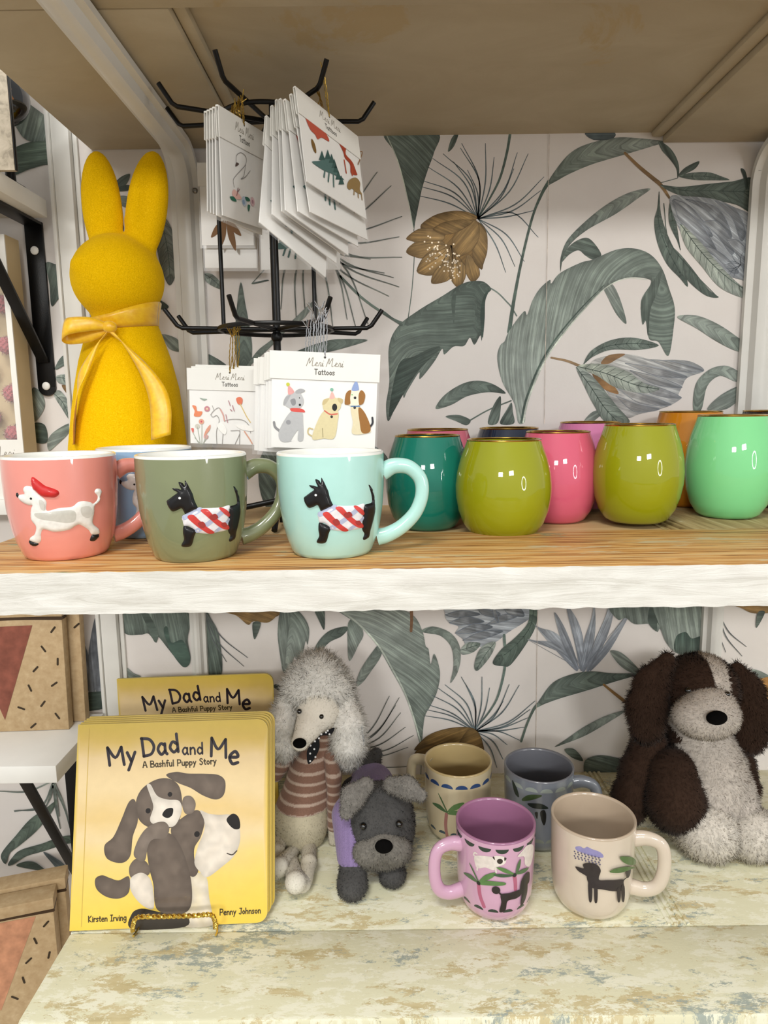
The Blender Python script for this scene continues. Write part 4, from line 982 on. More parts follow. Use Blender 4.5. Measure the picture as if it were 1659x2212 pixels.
def ear(tip, base, w):
    a = np.array(base); b = np.array(tip); c = (a+b)/2; ax = (b-a)/np.linalg.norm(b-a)
    x = np.cross([0, 1, 0], ax); x /= np.linalg.norm(x); y = np.cross(ax, x)
    R = np.stack([x, y, ax], 1); return c, R, np.linalg.norm(b-a)/2
cL, RL, hL = ear(el1, Bp(232, 560), 0); cR, RR_, hR = ear(er1, Bp(303, 565), 0)
ew = (Bp(255, 430)[0]-Bp(166, 430)[0])/2
earL = s_ell(cL, (ew*.95, ew*.62, hL*1.03), RL); earR = s_ell(cR, (ew*.98, ew*.62, hR*1.03), RR_)
earR = s_cut(earR, s_ell(cR+np.array([0.002, -.031, .002]), (ew*.48, .020, hR*.80), RR_), .010)
bunny_f = s_union([s_union([body_f, head], .010), snout, earL, earR], .008)
V, F = surface_nets(bunny_f, (-.085, -.085, -.004), (.085, .085, Bp(255, 318)[2]+.01), .0026)
gb = G().add(V.tolist(), F); gb.build('body', M_FLOCK, bun, angle=180)
ks = NT('yellow_satin'); nzs = ks.noise(ks.mapping((200, 30, 200)), 1, 3)
ks.base(ks.ramp(nzs, [(.3, lin('#e8ac00')), (.7, lin('#f7c619'))])); ks.set(Roughness=.33); ks.b.inputs['Sheen Weight'].default_value = .3; ks.b.inputs['Specular IOR Level'].default_value = .6
M_SATIN = ks.m
def ribbon(name, path, wv, parent, th=.0006, mat=None, n=8):
    """path: 3-D points; wv: half-width vectors at those points"""
    Pp = spline(path, n); Wv = spline(wv, n); vs = []; m = len(Pp); cs = 5
    for p, w in zip(Pp, Wv):
        p = Vector(p); w = Vector(w)
        for k in range(cs): s_ = -1+2*k/(cs-1); vs.append(p+w*s_+Vector((0, -.0016*(1-s_*s_), 0)))
    fs = [(i*cs+k, (i+1)*cs+k, (i+1)*cs+k+1, i*cs+k+1) for i in range(m-1) for k in range(cs-1)]
    o = G().add(vs, fs).build(name, mat or M_SATIN, parent, angle=180)
    sm = o.modifiers.new('thickness', 'SOLIDIFY'); sm.thickness = th; sm.offset = 0
    return o
def bz(px, py, y): q = at(px, py, BD+y)-B0; return (q.x, y, q.z)
# neck band: a ring of ribbon with knot, loop and two tails
kn = bz(236, 706, -.052)
ring = []; wr = []
for i in range(25):
    a = 2*math.pi*i/24; x = .041*math.cos(a); y = -.041*math.sin(a)*.98
    cx_ = Bp(268, 697)[0]; f_ = max(0, math.sin(a))
    zz_ = Bp(268, 694)[2] + .010*math.cos(a)*.8 - .004*f_
    ring.append((cx_+x, y, zz_)); wr.append((.002*math.cos(a), -.003*math.sin(a), .0075+.006*max(0, math.cos(a))))
ribbon('ribbon_band', ring, wr, bun, n=3)
ribbon('ribbon_loop', [kn, bz(200, 700, -.060), bz(150, 704, -.066), bz(136, 716, -.060), bz(150, 726, -.052), bz(195, 722, -.052), bz(232, 714, -.050)], [(0, 0, .003), (0, 0, .007), (0, .001, .009), (.001, .002, .0095), (0, .001, .009), (0, 0, .008), (0, 0, .003)], bun)
ribbon('ribbon_tail', [bz(237, 716, -.052), bz(262, 735, -.053), bz(300, 778, -.058), bz(333, 830, -.062), bz(347, 880, -.066), bz(348, 945, -.069)], [(-.002, 0, .003), (-.006, 0, .007), (-.009, 0, .005), (-.0115, 0, .003), (-.0115, 0, .001), (-.0110, 0, -.003)], bun)
ribbon('ribbon_tail', [bz(233, 716, -.053), bz(205, 752, -.055), bz(182, 800, -.058), bz(168, 850, -.056), bz(161, 910, -.052), bz(160, 960, -.050)], [(.002, 0, .003), (.006, 0, .006), (.007, -.002, .003), (.004, -.008, .001), (.003, -.010, 0), (.003, -.010, 0)], bun)
G().ball(kn, (.0085, .006, .0065), 16, 10).build('knot', M_SATIN, bun, angle=180)
# ================================================================ lettering drawn as pen strokes (x right, y up, cap height 1)
GL = {
 'A': (.7, [[(0, 0), (.33, 1), (.66, 0)], [(.13, .36), (.54, .38)]]), 'B': (.62, [[(0, 0), (0, 1)], [(0, 1), (.42, .95), (.45, .62), (.02, .54)], [(.02, .54), (.52, .45), (.5, .05), (0, 0)]]),
 'D': (.72, [[(.03, 1), (.05, 0)], [(0, 1), (.45, .9), (.66, .5), (.48, .1), (.05, 0)]]), 'I': (.45, [[(.2, 1), (.2, 0)], [(0, 1), (.4, 1)], [(0, 0), (.4, 0)]]),
 'J': (.5, [[(.38, 1), (.36, .2), (.2, 0), (0, .15)], [(.1, 1), (.5, 1)]]), 'K': (.6, [[(0, 1), (.02, 0)], [(.5, 1), (.03, .45), (.52, 0)]]),
 'M': (.95, [[(.08, 0), (0, 1)], [(0, 1), (.42, .42), (.78, 1)], [(.78, 1), (.9, 0)]]), 'P': (.58, [[(0, 0), (.02, 1)], [(0, 1), (.48, .92), (.46, .5), (.04, .44)]]),
 'S': (.55, [[(.46, .88), (.22, 1), (.03, .78), (.25, .53), (.46, .27), (.25, 0), (0, .12)]]), 'T': (.6, [[(.28, 1), (.28, 0)], [(0, 1), (.58, 1)]]),
 'a': (.55, [[(.42, .5), (.2, .6), (.02, .3), (.18, 0), (.4, .18)], [(.43, .58), (.42, .15), (.5, 0)]]), 'b': (.5, [[(0, 1), (.02, 0)], [(.02, .4), (.25, .58), (.44, .3), (.25, 0), (.02, .1)]]),
 'd': (.55, [[(.44, .42), (.2, .58), (.02, .28), (.2, 0), (.42, .15)], [(.45, 1), (.45, .0)]]), 'e': (.5, [[(.03, .3), (.42, .36), (.26, .6), (.02, .32), (.18, 0), (.44, .08)]]),
 'f': (.36, [[(.36, .95), (.2, 1), (.14, .8), (.14, 0)], [(0, .58), (.32, .58)]]), 'g': (.52, [[(.42, .5), (.2, .6), (.02, .3), (.2, .04), (.42, .2)], [(.44, .58), (.42, -.2), (.2, -.36), (.02, -.24)]]),
 'h': (.5, [[(.02, 1), (.02, 0)], [(.02, .4), (.24, .58), (.4, .42), (.4, 0)]]), 'i': (.16, [[(.06, .56), (.06, 0)], [(.06, .78), (.07, .8)]]), 'k': (.46, [[(0, 1), (0, 0)], [(.4, .56), (.02, .26), (.42, 0)]]),
 'l': (.16, [[(.06, 1), (.06, 0)]]), 'n': (.5, [[(.03, .58), (.03, 0)], [(.03, .4), (.25, .58), (.4, .42), (.42, 0)]]), 'o': (.5, [[(.22, .58), (.02, .3), (.22, 0), (.43, .3), (.22, .58)]]),
 'p': (.5, [[(.03, .58), (.02, -.36)], [(.03, .42), (.26, .58), (.44, .3), (.25, 0), (.03, .1)]]), 'r': (.36, [[(.03, .58), (.03, 0)], [(.03, .38), (.18, .56), (.34, .52)]]),
 's': (.4, [[(.34, .5), (.18, .6), (.03, .45), (.3, .18), (.18, 0), (0, .08)]]), 't': (.36, [[(.16, .85), (.15, .12), (.32, .02)], [(0, .58), (.32, .58)]]), 'u': (.5, [[(.03, .58), (.05, .12), (.22, 0), (.4, .16)], [(.42, .58), (.42, 0)]]),
 'v': (.44, [[(0, .58), (.2, 0), (.4, .58)]]), 'y': (.5, [[(.02, .58), (.22, .1)], [(.44, .58), (.2, 0), (.05, -.36)]]), ' ': (.34, [])}
SCR = {'M': (.95, [[(0, 0), (.22, .95), (.3, .3), (.62, 1), (.66, .1), (.82, .05)]]), 'e': (.42, [[(-.05, .1), (.28, .36), (.15, .45), (.08, .1), (.36, .06)]]), 'r': (.36, [[(0, .05), (.1, .45), (.25, .36), (.22, .05), (.36, .06)]]), 'i': (.22, [[(0, .06), (.08, .42), (.08, .04), (.22, .08)], [(.14, .62), (.15, .64)]]), ' ': (.25, [])}
def lettering(pr, text, x, y, size, w, col, X=(1, 0), Y=(0, 1), font=GL, gap=.1, jig=None, slant=0):
    """x, y: start of the baseline; X, Y: page directions"""
    for i, ch in enumerate(text):
        wd, st = font[ch]; dy, k = (jig[i] if jig else (0, 1))
        for s_ in st:
            pts = [(x+size*((px*k+slant*py*k)*X[0]+(py*k+dy)*Y[0]), y+size*((px*k+slant*py*k)*X[1]+(py*k+dy)*Y[1])) for px, py in s_]
            pr.stroke(pts, w*k**.5, col, n=5)
        x, y = x+size*(wd*k+gap)*X[0], y+size*(wd*k+gap)*X[1]
def text_len(text, size, font=GL, gap=.1): return size*(sum(font[c][0] for c in text)+gap*(len(text)-1))

# ================================================================ wire spinner rack
RD = .775
rp = at(598, 730, RD); R0 = Vector((rp.x, RD, SH_MID-.0048))
rack = thing('spinner_rack', 'black wire spinner rack hung with packets, behind the mugs', 'display rack', R0)
zl = at(598, 712, RD).z-R0.z; zu = at(585, 262, RD).z-R0.z
def wire(name, pts, r=.0024, n=10): return G().tube(pts, r, n).build(name, M_BLACK, rack)
wire('pole', [(0, 0, .004), (0, 0, zu+.004)], .0042)
G().ball((0, 0, zl-.008), .0065, 14, 8).build('collar', M_BLACK, rack); G().ball((0, 0, zu), .006, 14, 8).build('collar', M_BLACK, rack)
def wring(z, r): 
    G().tube([(r*math.cos(a), r*math.sin(a), z) for a in np.linspace(0, 2*math.pi, 49)[:-1]], .0024, 8, closed=True).build('ring', M_BLACK, rack)
wring(zl, .062); wring(zu-.002, .052)
ARM = .104
def arm(ang, z, L=ARM, up=.017, lean=.013):
    a = math.radians(ang); d = Vector((math.cos(a), math.sin(a), 0))
    tip = d*(L+lean); tip.z = z+up+.002
    pts = [Vector((0, 0, z)), d*(L-.004)+Vector((0, 0, z)), d*(L+.001)+Vector((0, 0, z+.0025)), tip]
    wire('arm', pts)
    return R0+d*L+Vector((0, 0, z))
LOW_A = [-103, -55, -3, 32, 168, 195]; UP_A = [-106, -52, -156, 174, 2, 58, 112]
for a in LOW_A: arm(a, zl)
for a in UP_A: arm(a, zu, ARM-.006)
for px in (479, 577, 614, 684):
    x = at(px, 620, RD).x-R0.x; y = -math.sqrt(max(.060**2-x*x, 0)) if px in (479, 684) else .02
    y = {479: -.004, 577: .045, 614: -.05, 684: -.02}[px]
    wire('upright_rod', [(x*.98, y, zl), (x*.98, y, zu-.004)], .0023)
for a in (-92, -172, 8, 90):
    d = Vector((math.cos(math.radians(a)), math.sin(math.radians(a)), 0))
    k_ = .62 if a == -92 else 1
    wire('foot', [Vector((0, 0, .030)), d*.055*k_+Vector((0, 0, .020)), d*.086*k_+Vector((0, 0, .0034))], .0033)
# ================================================================ tattoo packets
M_CARD = plain('white_card', '#e6e4de', .6, var=.02); M_CARD2 = plain('packet_card', '#eceae6', .5, var=.02)
kfilm = NT('clear_film'); kfilm.base((.95, .96, .97)); kfilm.set(Roughness=.12); kfilm.b.inputs['Alpha'].default_value = .12; M_FILM = kfilm.m
M_PRINT = vmat('printed_ink', .5, grain=.04, gscale=400)
M_GCORD = plain('gold_cord', '#b08f45', .35, metal=1, var=.3, scale=900); M_SCORD = plain('silver_cord', '#c9c9cc', .3, metal=1, var=.3, scale=900)
def packet(label, TL, TR, BL, arm_pt=None, pr=None, group=None, cord=None, hdr=.27, text=True, dark=False, film=True, base=None, off=(0, 0, 0), roll=0):
    if base is not None:                                  # hangs parallel behind another packet
        Mb, w, h = base; M4 = Mb @ Matrix.Translation(off) @ Matrix.Rotation(math.radians(roll), 4, 'Z')
        if TL is not None:
            z = (Mb.to_3x3() @ Vector((0, 0, 1))).normalized(); pl = Mb @ Vector((0, 0, off[2])); E = Vector((0, 0, CZ))
            hit = lambda q: E+ray(*q)*((pl-E).dot(z)/ray(*q).dot(z))
            a, b = hit(TL), hit(BL); y = (a-b).normalized(); x = z.cross(y).normalized()
            M4 = Matrix.Translation(a+x*w/2) @ Matrix((x, y, z)).transposed().to_4x4(); h = (a-b).length
            if arm_pt is not None: arm_pt = M4 @ Vector((0, arm_pt, 0))
        elif arm_pt is not None: arm_pt = M4 @ Vector((0, arm_pt, 0))
        return packet_at(label, M4, w, h, arm_pt, pr, group, cord, hdr, text, film)
    tl, tr, bl = (at(*q) for q in (TL, TR, BL))
    u = tr-tl; w = u.length; u.normalize(); v = bl-tl; v = v-u*v.dot(u); h = v.length; v.normalize(); nrm = u.cross(v)
    if nrm.y > 0: nrm = -nrm
    M = Matrix((u, -v, -nrm)).transposed()               # local x right, y up, z away from viewer
    o = tl+u*w/2
    return packet_at(label, Matrix.Translation(o) @ M.to_4x4(), w, h, arm_pt, pr, group, cord, hdr, text, film)
def packet_at(label, M4, w, h, arm_pt, pr, group, cord, hdr, text, film):
    t = thing('tattoo_packet', label, 'packet', M4.translation, group=group); t.matrix_world = M4; t['w_'] = w; t['h_'] = h
    G().box((-w/2+.002, -h+.004, -.0005), (w/2-.002, -.004, .0005)).build('card', M_CARD2, t, smooth=False)
    g = G().box((-w/2, -h*hdr, -.0016), (w/2, 0, -.0010), .0002, 1).box((-w/2, -h*hdr, .0010), (w/2, 0, .0016), .0002, 1).box((-w/2, -.0012, -.0012), (w/2, .0002, .0012)); g.build('header', M_CARD, t, smooth=False)
    if film: G().add([(-w/2, -h*hdr*.8, -.0008), (w/2, -h*hdr*.8, -.0008), (w/2, -h, -.0009), (-w/2, -h, -.0009)], [(0, 1, 2, 3)]).build('clear_sleeve', M_FILM, t, smooth=False)
    prn = Print(n=5)
    if text:
        prn.up(); s1 = h*.085; L_ = text_len('Meri Meri', s1, SCR, .02); lettering(prn, 'Meri Meri', -L_/2, -h*.135, s1, h*.006, '#8d8578', font=SCR, gap=.02, slant=.15)
        s2 = h*.052; L_ = text_len('Tattoos', s2); lettering(prn, 'Tattoos', -L_/2, -h*.215, s2, h*.008, '#5d5a55')
        prn.up(); prn.ell((0, -h*.045), h*.012, col='#4a4744', n=12)
        prn.geom(lambda x, y, l, d: (x, y, -.0017-l*8e-6)).build('header_print', M_PRINT, t, smooth=False)
    if pr is not None:
        pr(w, h).geom(lambda x, y, l, d: (x, y, -.0011-l*9e-6)).build('printed_design', M_PRINT, t, smooth=False)
    if arm_pt is not None:
        Mi = t.matrix_world.inverted(); a = Mi @ Vector(arm_pt); hole = Vector((0, -h*.045, -.0017)); g = G()
        for s_ in (-1, 1):
            pts = spline([tuple(hole), tuple((hole+a)/2+Vector((.0014*s_, 0, 0))), tuple(a+Vector((.001*s_, .002, 0)))], 10)
            pts = [(p[0]+.0003*math.sin(i*1.9), p[1], p[2]+.0003*math.cos(i*1.9)) for i, p in enumerate(pts)]
            g.tube(pts, .0005, 5)
        rg = random.Random(int(M4.translation.x*9e4)+int(w*1e5))
        for _ in range(5):
            e = a+Vector((rg.uniform(-.006, .006), rg.uniform(.004, .013), rg.uniform(-.005, .002))); g.tube([tuple(a+Vector((0, .002, 0))), tuple(e)], .0005, 5)
        g.build('cord', cord or M_GCORD, t)
    del t['w_'], t['h_']
    return t, (M4, w, h)
DC = sc(350, 560, 3.016)
def frame2uv(TL, TR, BL):
    A = np.array([[TR[0]-TL[0], BL[0]-TL[0]], [TR[1]-TL[1], BL[1]-TL[1]]], float); Ai = np.linalg.inv(A)
    def f(pts, w, h):
        out = []
        for p in pts:
            s_, t_ = Ai @ (np.array(p)-np.array(TL)); out.append(((s_-.5)*w, -t_*h))
        return out
    return f
DT = ((583, 757), (822, 767), (604, 975)); duv = frame2uv(*DT)
def dogs(w, h):
    p = Print(n=5); T = lambda L: duv(DC(L), w, h); k = w/720
    def po(L, c, **q): p.up(); p.poly(T(L), c, **q)
    def el(c, r, col, ry=None): p.up(); p.ell(T([c])[0], r*k, (ry or r)*k, col=col, n=14)
    def st(L, wd, c): p.up(); p.stroke(T(L), wd*k, c)
    # grey dog with red bandana
    st([(820, 1115), (790, 1090), (780, 1060)], 16, '#8c8c8e'); po([(890, 985), (955, 990), (972, 1060), (985, 1175), (950, 1178), (945, 1110), (905, 1180), (930, 1182), (850, 1190), (818, 1140), (840, 1060)], '#b9b9ba')
    po([(835, 940), (840, 890), (880, 865), (930, 870), (958, 910), (955, 950), (920, 975), (880, 970)], '#bdbdbe'); po([(828, 942), (835, 900), (870, 878), (862, 905), (842, 945)], '#a9a9ab'); po([(900, 855), (930, 840), (962, 852), (940, 868), (905, 872)], '#a9a9ab')
    po([(872, 915), (900, 905), (910, 940), (890, 950)], '#8d8d90'); po([(880, 968), (950, 970), (978, 992), (940, 994), (890, 988)], '#d8574f'); el((938, 946), 8, '#2b2b2b'); el((930, 900), 4, '#2b2b2b'); el((875, 1060), 16, '#97979a'); po([(855, 878), (850, 820), (892, 862)], '#e2a3a0'); el((845, 812), 12, '#c7c94a')
    # cream pug
    st([(1060, 1160), (1015, 1135), (1015, 1100), (1040, 1105)], 9, '#cbb98a'); po([(1100, 985), (1190, 985), (1200, 1060), (1190, 1165), (1120, 1168), (1050, 1175), (1050, 1110)], '#dccfa4'); po([(1090, 960), (1095, 915), (1150, 895), (1200, 920), (1205, 970), (1160, 1000), (1115, 995)], '#dccfa4')
    po([(1085, 945), (1090, 912), (1125, 905), (1105, 940)], '#cbb98a'); po([(1180, 900), (1215, 910), (1212, 938), (1190, 925)], '#cbb98a'); el((1168, 962), 17, '#232323', 24); st([(1105, 985), (1145, 1008), (1190, 1005)], 9, '#cf6a5c'); el((1156, 1024), 9, '#333'); po([(1128, 905), (1138, 860), (1162, 900)], '#e6b7ae'); el((1135, 846), 11, '#7fb6a0'); st([(1105, 1100), (1115, 1160)], 4, '#8f8360')
    # beagle
    st([(1405, 1105), (1430, 1070), (1425, 1030)], 13, '#34363c'); po([(1275, 960), (1330, 955), (1390, 1030), (1420, 1100), (1418, 1130), (1310, 1138), (1300, 1060)], '#e2d6b4'); po([(1325, 965), (1365, 990), (1415, 1075), (1420, 1125), (1370, 1130), (1345, 1060)], '#9a6a35')
    po([(1245, 930), (1255, 865), (1290, 845), (1330, 870), (1335, 935), (1300, 955), (1265, 950)], '#ece5d0'); po([(1230, 935), (1232, 870), (1262, 850), (1262, 900), (1268, 940), (1245, 945)], '#9a6a35'); po([(1325, 940), (1315, 880), (1330, 850), (1358, 880), (1355, 930), (1340, 945)], '#9a6a35'); el((1294, 900), 9, '#2a2a2a'); el((1272, 880), 4, '#4b5'); st([(1278, 955), (1330, 955)], 8, '#5f83ad'); el((1300, 964), 9, '#3a3a40'); po([(1265, 850), (1287, 790), (1312, 848)], '#8fa3cf')
    return p
LT = at(722, 664, .685)
RNG = random.Random(5)
_, fb = packet('front white packet printed with three dogs in party hats', (583, 757, .672), (822, 767, .672), (604, 975, .676), at(704, 690, .668), dogs, 'dog tattoo packets', M_SCORD)
ORD = ['second', 'third', 'fourth', 'fifth', 'sixth', 'seventh']
for i in range(5):
    packet('%s white packet from the front in the three-dog stack, edges showing' % ORD[i], None, None, None, (.036, .041, .034, .043, .03)[i], None, 'dog tattoo packets', M_SCORD, text=False, base=fb, off=(-.0042*(i+1)+.0012*(i % 2), -.0016*(i+1)-.003*(i == 2), .0062*(i+1)), roll=-.8*(i % 3))
UT = ((404, 795), (590, 800), (402, 965)); uuv = frame2uv(*UT)
def unicorn(w, h):
    p = Print(n=5); T = lambda L: uuv(DC(L), w, h); k = w/560
    def po(L, c): p.up(); p.poly(T(L), c)
    def st(L, wd, c): p.up(); p.stroke(T(L), wd*k, c)
    def el(c, r, col): p.up(); p.ell(T([c])[0], r*k, r*k, col=col, n=10)
    po([(190, 950), (215, 955), (222, 985), (255, 990), (240, 1020), (200, 1018), (205, 985)], '#e58a63')
    for c, r, col in (((287, 972), 19, '#c98a92'), ((247, 1055), 18, '#dfa38c'), ((220, 1085), 16, '#cfcabd'), ((287, 972), 6, '#f0d9b0'), ((247, 1055), 6, '#c56'), ((275, 1155), 16, '#dba1a0')): el(c, r, col)
    po([(480, 905), (505, 895), (522, 910), (515, 942), (490, 940)], '#e07b5d'); st([(505, 940), (525, 980), (545, 1020), (570, 1060)], 6, '#ddc27e')
    for a, b in (((185, 1120), (225, 1200)), ((220, 1090), (235, 1200)), ((250, 1070), (245, 1200)), ((300, 1080), (255, 1200)), ((200, 1160), (240, 1205)), ((290, 1150), (250, 1205))): st([a, b], 4, '#a9ad9f')
    po([(305, 1075), (300, 1110), (262, 1150), (275, 1110)], '#dc9c85'); po([(178, 1100), (195, 1100), (190, 1130)], '#e0756a'); po([(240, 900), (265, 905), (290, 908), (268, 918)], '#9ba89c')
    st([(310, 1010), (330, 985), (365, 965), (390, 1000), (400, 1050)], 4, '#9c9894'); st([(310, 1010), (325, 1025), (350, 1015), (365, 1050), (345, 1120), (345, 1210)], 4, '#9c9894'); st([(400, 1050), (450, 1040), (520, 1045), (560, 1080), (570, 1130)], 4, '#9c9894'); st([(390, 1110), (380, 1210)], 4, '#9c9894'); st([(500, 1110), (495, 1205)], 4, '#9c9894'); st([(440, 1115), (500, 1120), (465, 1205)], 4, '#9c9894'); st([(332, 980), (322, 950)], 3, '#9c9894')
    st([(375, 975), (392, 1010), (400, 1050)], 9, '#d8a59c'); st([(530, 1120), (560, 1165), (580, 1200)], 8, '#dba58e'); po([(350, 1085), (380, 1060), (412, 1110), (395, 1140)], '#f5f3ee'); po([(475, 1080), (560, 1080), (590, 1115), (520, 1110)], '#f5f3ee')
    for a, b in (((430, 920), (440, 950)), ((455, 950), (465, 985)), ((410, 1010), (420, 1060)), ((440, 975), (450, 985))): st([a, b], 6, '#b98f95')
    return p
_, fb = packet('white packet printed with a unicorn among flowers', (404, 795, .735), (590, 800, .735), (402, 965, .737), at(501, 732, .735), unicorn, 'unicorn tattoo packets')
for i in range(2):
    packet('%s packet from the front in the unicorn stack, thin edges showing' % ORD[i], None, None, None, (.032, .034)[i], None, 'unicorn tattoo packets', text=False, base=fb, off=(.003*(i+1), .002*(i+1), .006*(i+1)))
# swan stack, upper tier
C3 = sc(320, 80, 3.072)
ST_ = ((468, 226), (573, 290), (471, 472)); suv = frame2uv(*ST_)
def swan(w, h):
    p = Print(n=6); T = lambda L: suv(C3(L), w, h); k = h/750
    def st(L, wd, c): p.up(); p.stroke(T(L), wd*k, c)
    def po(L, c): p.up(); p.poly(T(L), c)
    def el(c, r, col): p.up(); p.ell(T([c])[0], r*k, r*k, col=col, n=12)
    st([(545, 1000), (540, 950), (560, 920), (590, 890), (625, 850), (628, 800), (595, 768), (565, 785), (562, 830)], 5, '#8f8b89'); st([(625, 850), (610, 930), (590, 950), (620, 940), (655, 900)], 5, '#8f8b89'); po([(556, 860), (562, 832), (580, 845)], '#5c4c48')
    po([(530, 1040), (545, 1015), (580, 1060), (590, 1090), (550, 1080)], '#e9bcb4'); st([(560, 1060), (570, 1010)], 8, '#7b3f45'); st([(570, 1035), (580, 1018)], 6, '#7b3f45')
    el((610, 1110), 36, '#b9c6d6'); el((605, 1115), 18, '#8ea6c4'); el((668, 1125), 34, '#d9b8bd'); el((668, 1125), 15, '#a8808c'); po([(515, 1060), (540, 1065), (558, 1100), (530, 1090)], '#2f6b57'); po([(615, 1080), (640, 1090), (650, 1115), (625, 1110)], '#2f6b57'); po([(635, 1140), (650, 1150), (640, 1190), (632, 1165)], '#2f6b57')
    return p
_, fb = packet('packet printed with a line-drawn swan over roses', (468, 226, .665), (573, 290, .752), (471, 472, .668), at(523, 225, .69), swan, 'swan tattoo packets')
for i in range(4):
    packet('%s packet from the front in the swan stack, left edge showing' % ORD[i], (461-6*i, 231+3*i), None, (465-6.5*i, 474-3*i), .012, None, 'swan tattoo packets', text=False, base=fb, off=(0, 0, .0045*(i+1)))
# dinosaur stack
DN = ((635, 187), (771, 296), (701, 425)); nuv = frame2uv(*DN)
def dinos(w, h):
    p = Print(n=6); T = lambda L: nuv(C3(L), w, h); k = h/750
    def po(L, c, c2=None): p.up(); p.poly(T(L), c, c2)
    def el(c, r, col, ry): p.up(); p.ell(T([c])[0], r*k, ry*k, col=col, n=14, rot=15)
    def legs(L, c, wd=16):
        p.up()
        for a, b in L: p.stroke(T([a, b]), wd*k, c)
    po([(1062, 540), (1120, 560), (1165, 620), (1200, 670), (1225, 725), (1180, 700), (1160, 715), (1140, 680), (1105, 640)], '#b3483a', '#c8664f')
    po([(1262, 690), (1300, 700), (1330, 760), (1340, 820), (1390, 880), (1430, 960), (1440, 990), (1400, 975), (1380, 900), (1340, 850), (1320, 800)], '#a8452f'); legs([((1340, 870), (1370, 970)), ((1400, 900), (1410, 990))], '#b25138'); p.up(); p.stroke(T([(1430, 900), (1440, 800), (1425, 790)]), 10*k, '#8a6a4a')
    el((1150, 770), 24, '#7d5f34', 52)
    po([(1165, 890), (1205, 880), (1240, 850), (1290, 890), (1310, 960), (1370, 1030), (1300, 985), (1250, 960), (1200, 925)], '#5f7d7a', '#4a6966')
    p.up()
    for a in ((1205, 800), (1235, 790), (1262, 820), (1285, 860), (1300, 895), (1325, 950), (1350, 990)): p.poly(T([(a[0]-6, a[1]), (a[0]+26, a[1]+75), (a[0]-8, a[1]+75)]), '#3e5c58', smooth=False)
    legs([((1245, 950), (1250, 1005)), ((1270, 960), (1280, 1040)), ((1295, 970), (1318, 1080))], '#56736f')
    po([(1395, 1080), (1400, 1030), (1435, 1010), (1470, 1050), (1480, 1110), (1500, 1150), (1460, 1130), (1430, 1100), (1415, 1110)], '#a2885c', '#8b7046'); legs([((1445, 1110), (1450, 1150)), ((1470, 1120), (1482, 1175)), ((1495, 1140), (1510, 1195))], '#9a8056', 13)
    return p
labs = ['foremost dinosaur packet, red and blue-green beasts, tilted on the rack', 'second dinosaur packet, half covered by the foremost one', 'third dinosaur packet counted from the front of the upper stack', 'fourth dinosaur packet counted from the front of the upper stack', 'fifth dinosaur packet, thin sliver in the middle of the upper stack', 'sixth dinosaur packet, just in front of the rearmost one', 'rearmost dinosaur packet, lowest of the upper stack, beside the swan packet']
_, fb = packet(labs[0], (635, 187, .672), (771, 296, .757), (701, 425, .676), at(700, 165, .70), dinos, 'dinosaur tattoo packets')
dl = [((627, 203), (668, 466)), ((614, 214), (641, 464)), ((604, 213), (613, 461)), ((596, 215), (605, 463)), ((586, 228), (584, 469)), ((574, 250), (556, 486))]
for i, (tl, bl_) in enumerate(dl):
    packet(labs[i+1], tl, None, bl_, .016, dinos, 'dinosaur tattoo packets', text=False, base=fb, off=(0, 0, .0067*(i+1)+.0010*(i == 5)))
# packets on the far side
def leafp(w, h):
    p = Print(n=5)
    for a, b in (((-.05, -.42), (-.3, -.62)), ((0, -.42), (.25, -.6)), ((-.02, -.42), (-.15, -.75)), ((0, -.42), (.14, -.78))):
        m = ((a[0]+b[0])/2, (a[1]+b[1])/2); nx, ny = -(b[1]-a[1])*.15, (b[0]-a[0])*.15
        p.up(); p.poly([(q[0]*w, q[1]*h-.25*h) for q in (a, (m[0]+nx, m[1]+ny), b, (m[0]-nx, m[1]-ny))], '#8a6238')
    return p
packet('packet printed with a brown leaf sprig, hanging at the rear left', (426, 352, .886), (547, 352, .886), (422, 537, .886), at(480, 315, .880), leafp, 'rear packets', text=False)
packet('plain white packet hanging lower behind the leaf sprig packet', (433, 402, .898), (554, 402, .898), (430, 586, .898), at(490, 330, .902), None, 'rear packets', text=False)
packet('wide packet hanging at the rear below the dinosaur packets', (556, 405, .888), (737, 405, .888), (556, 590, .888), at(640, 330, .872), dinos, 'rear packets', text=False)
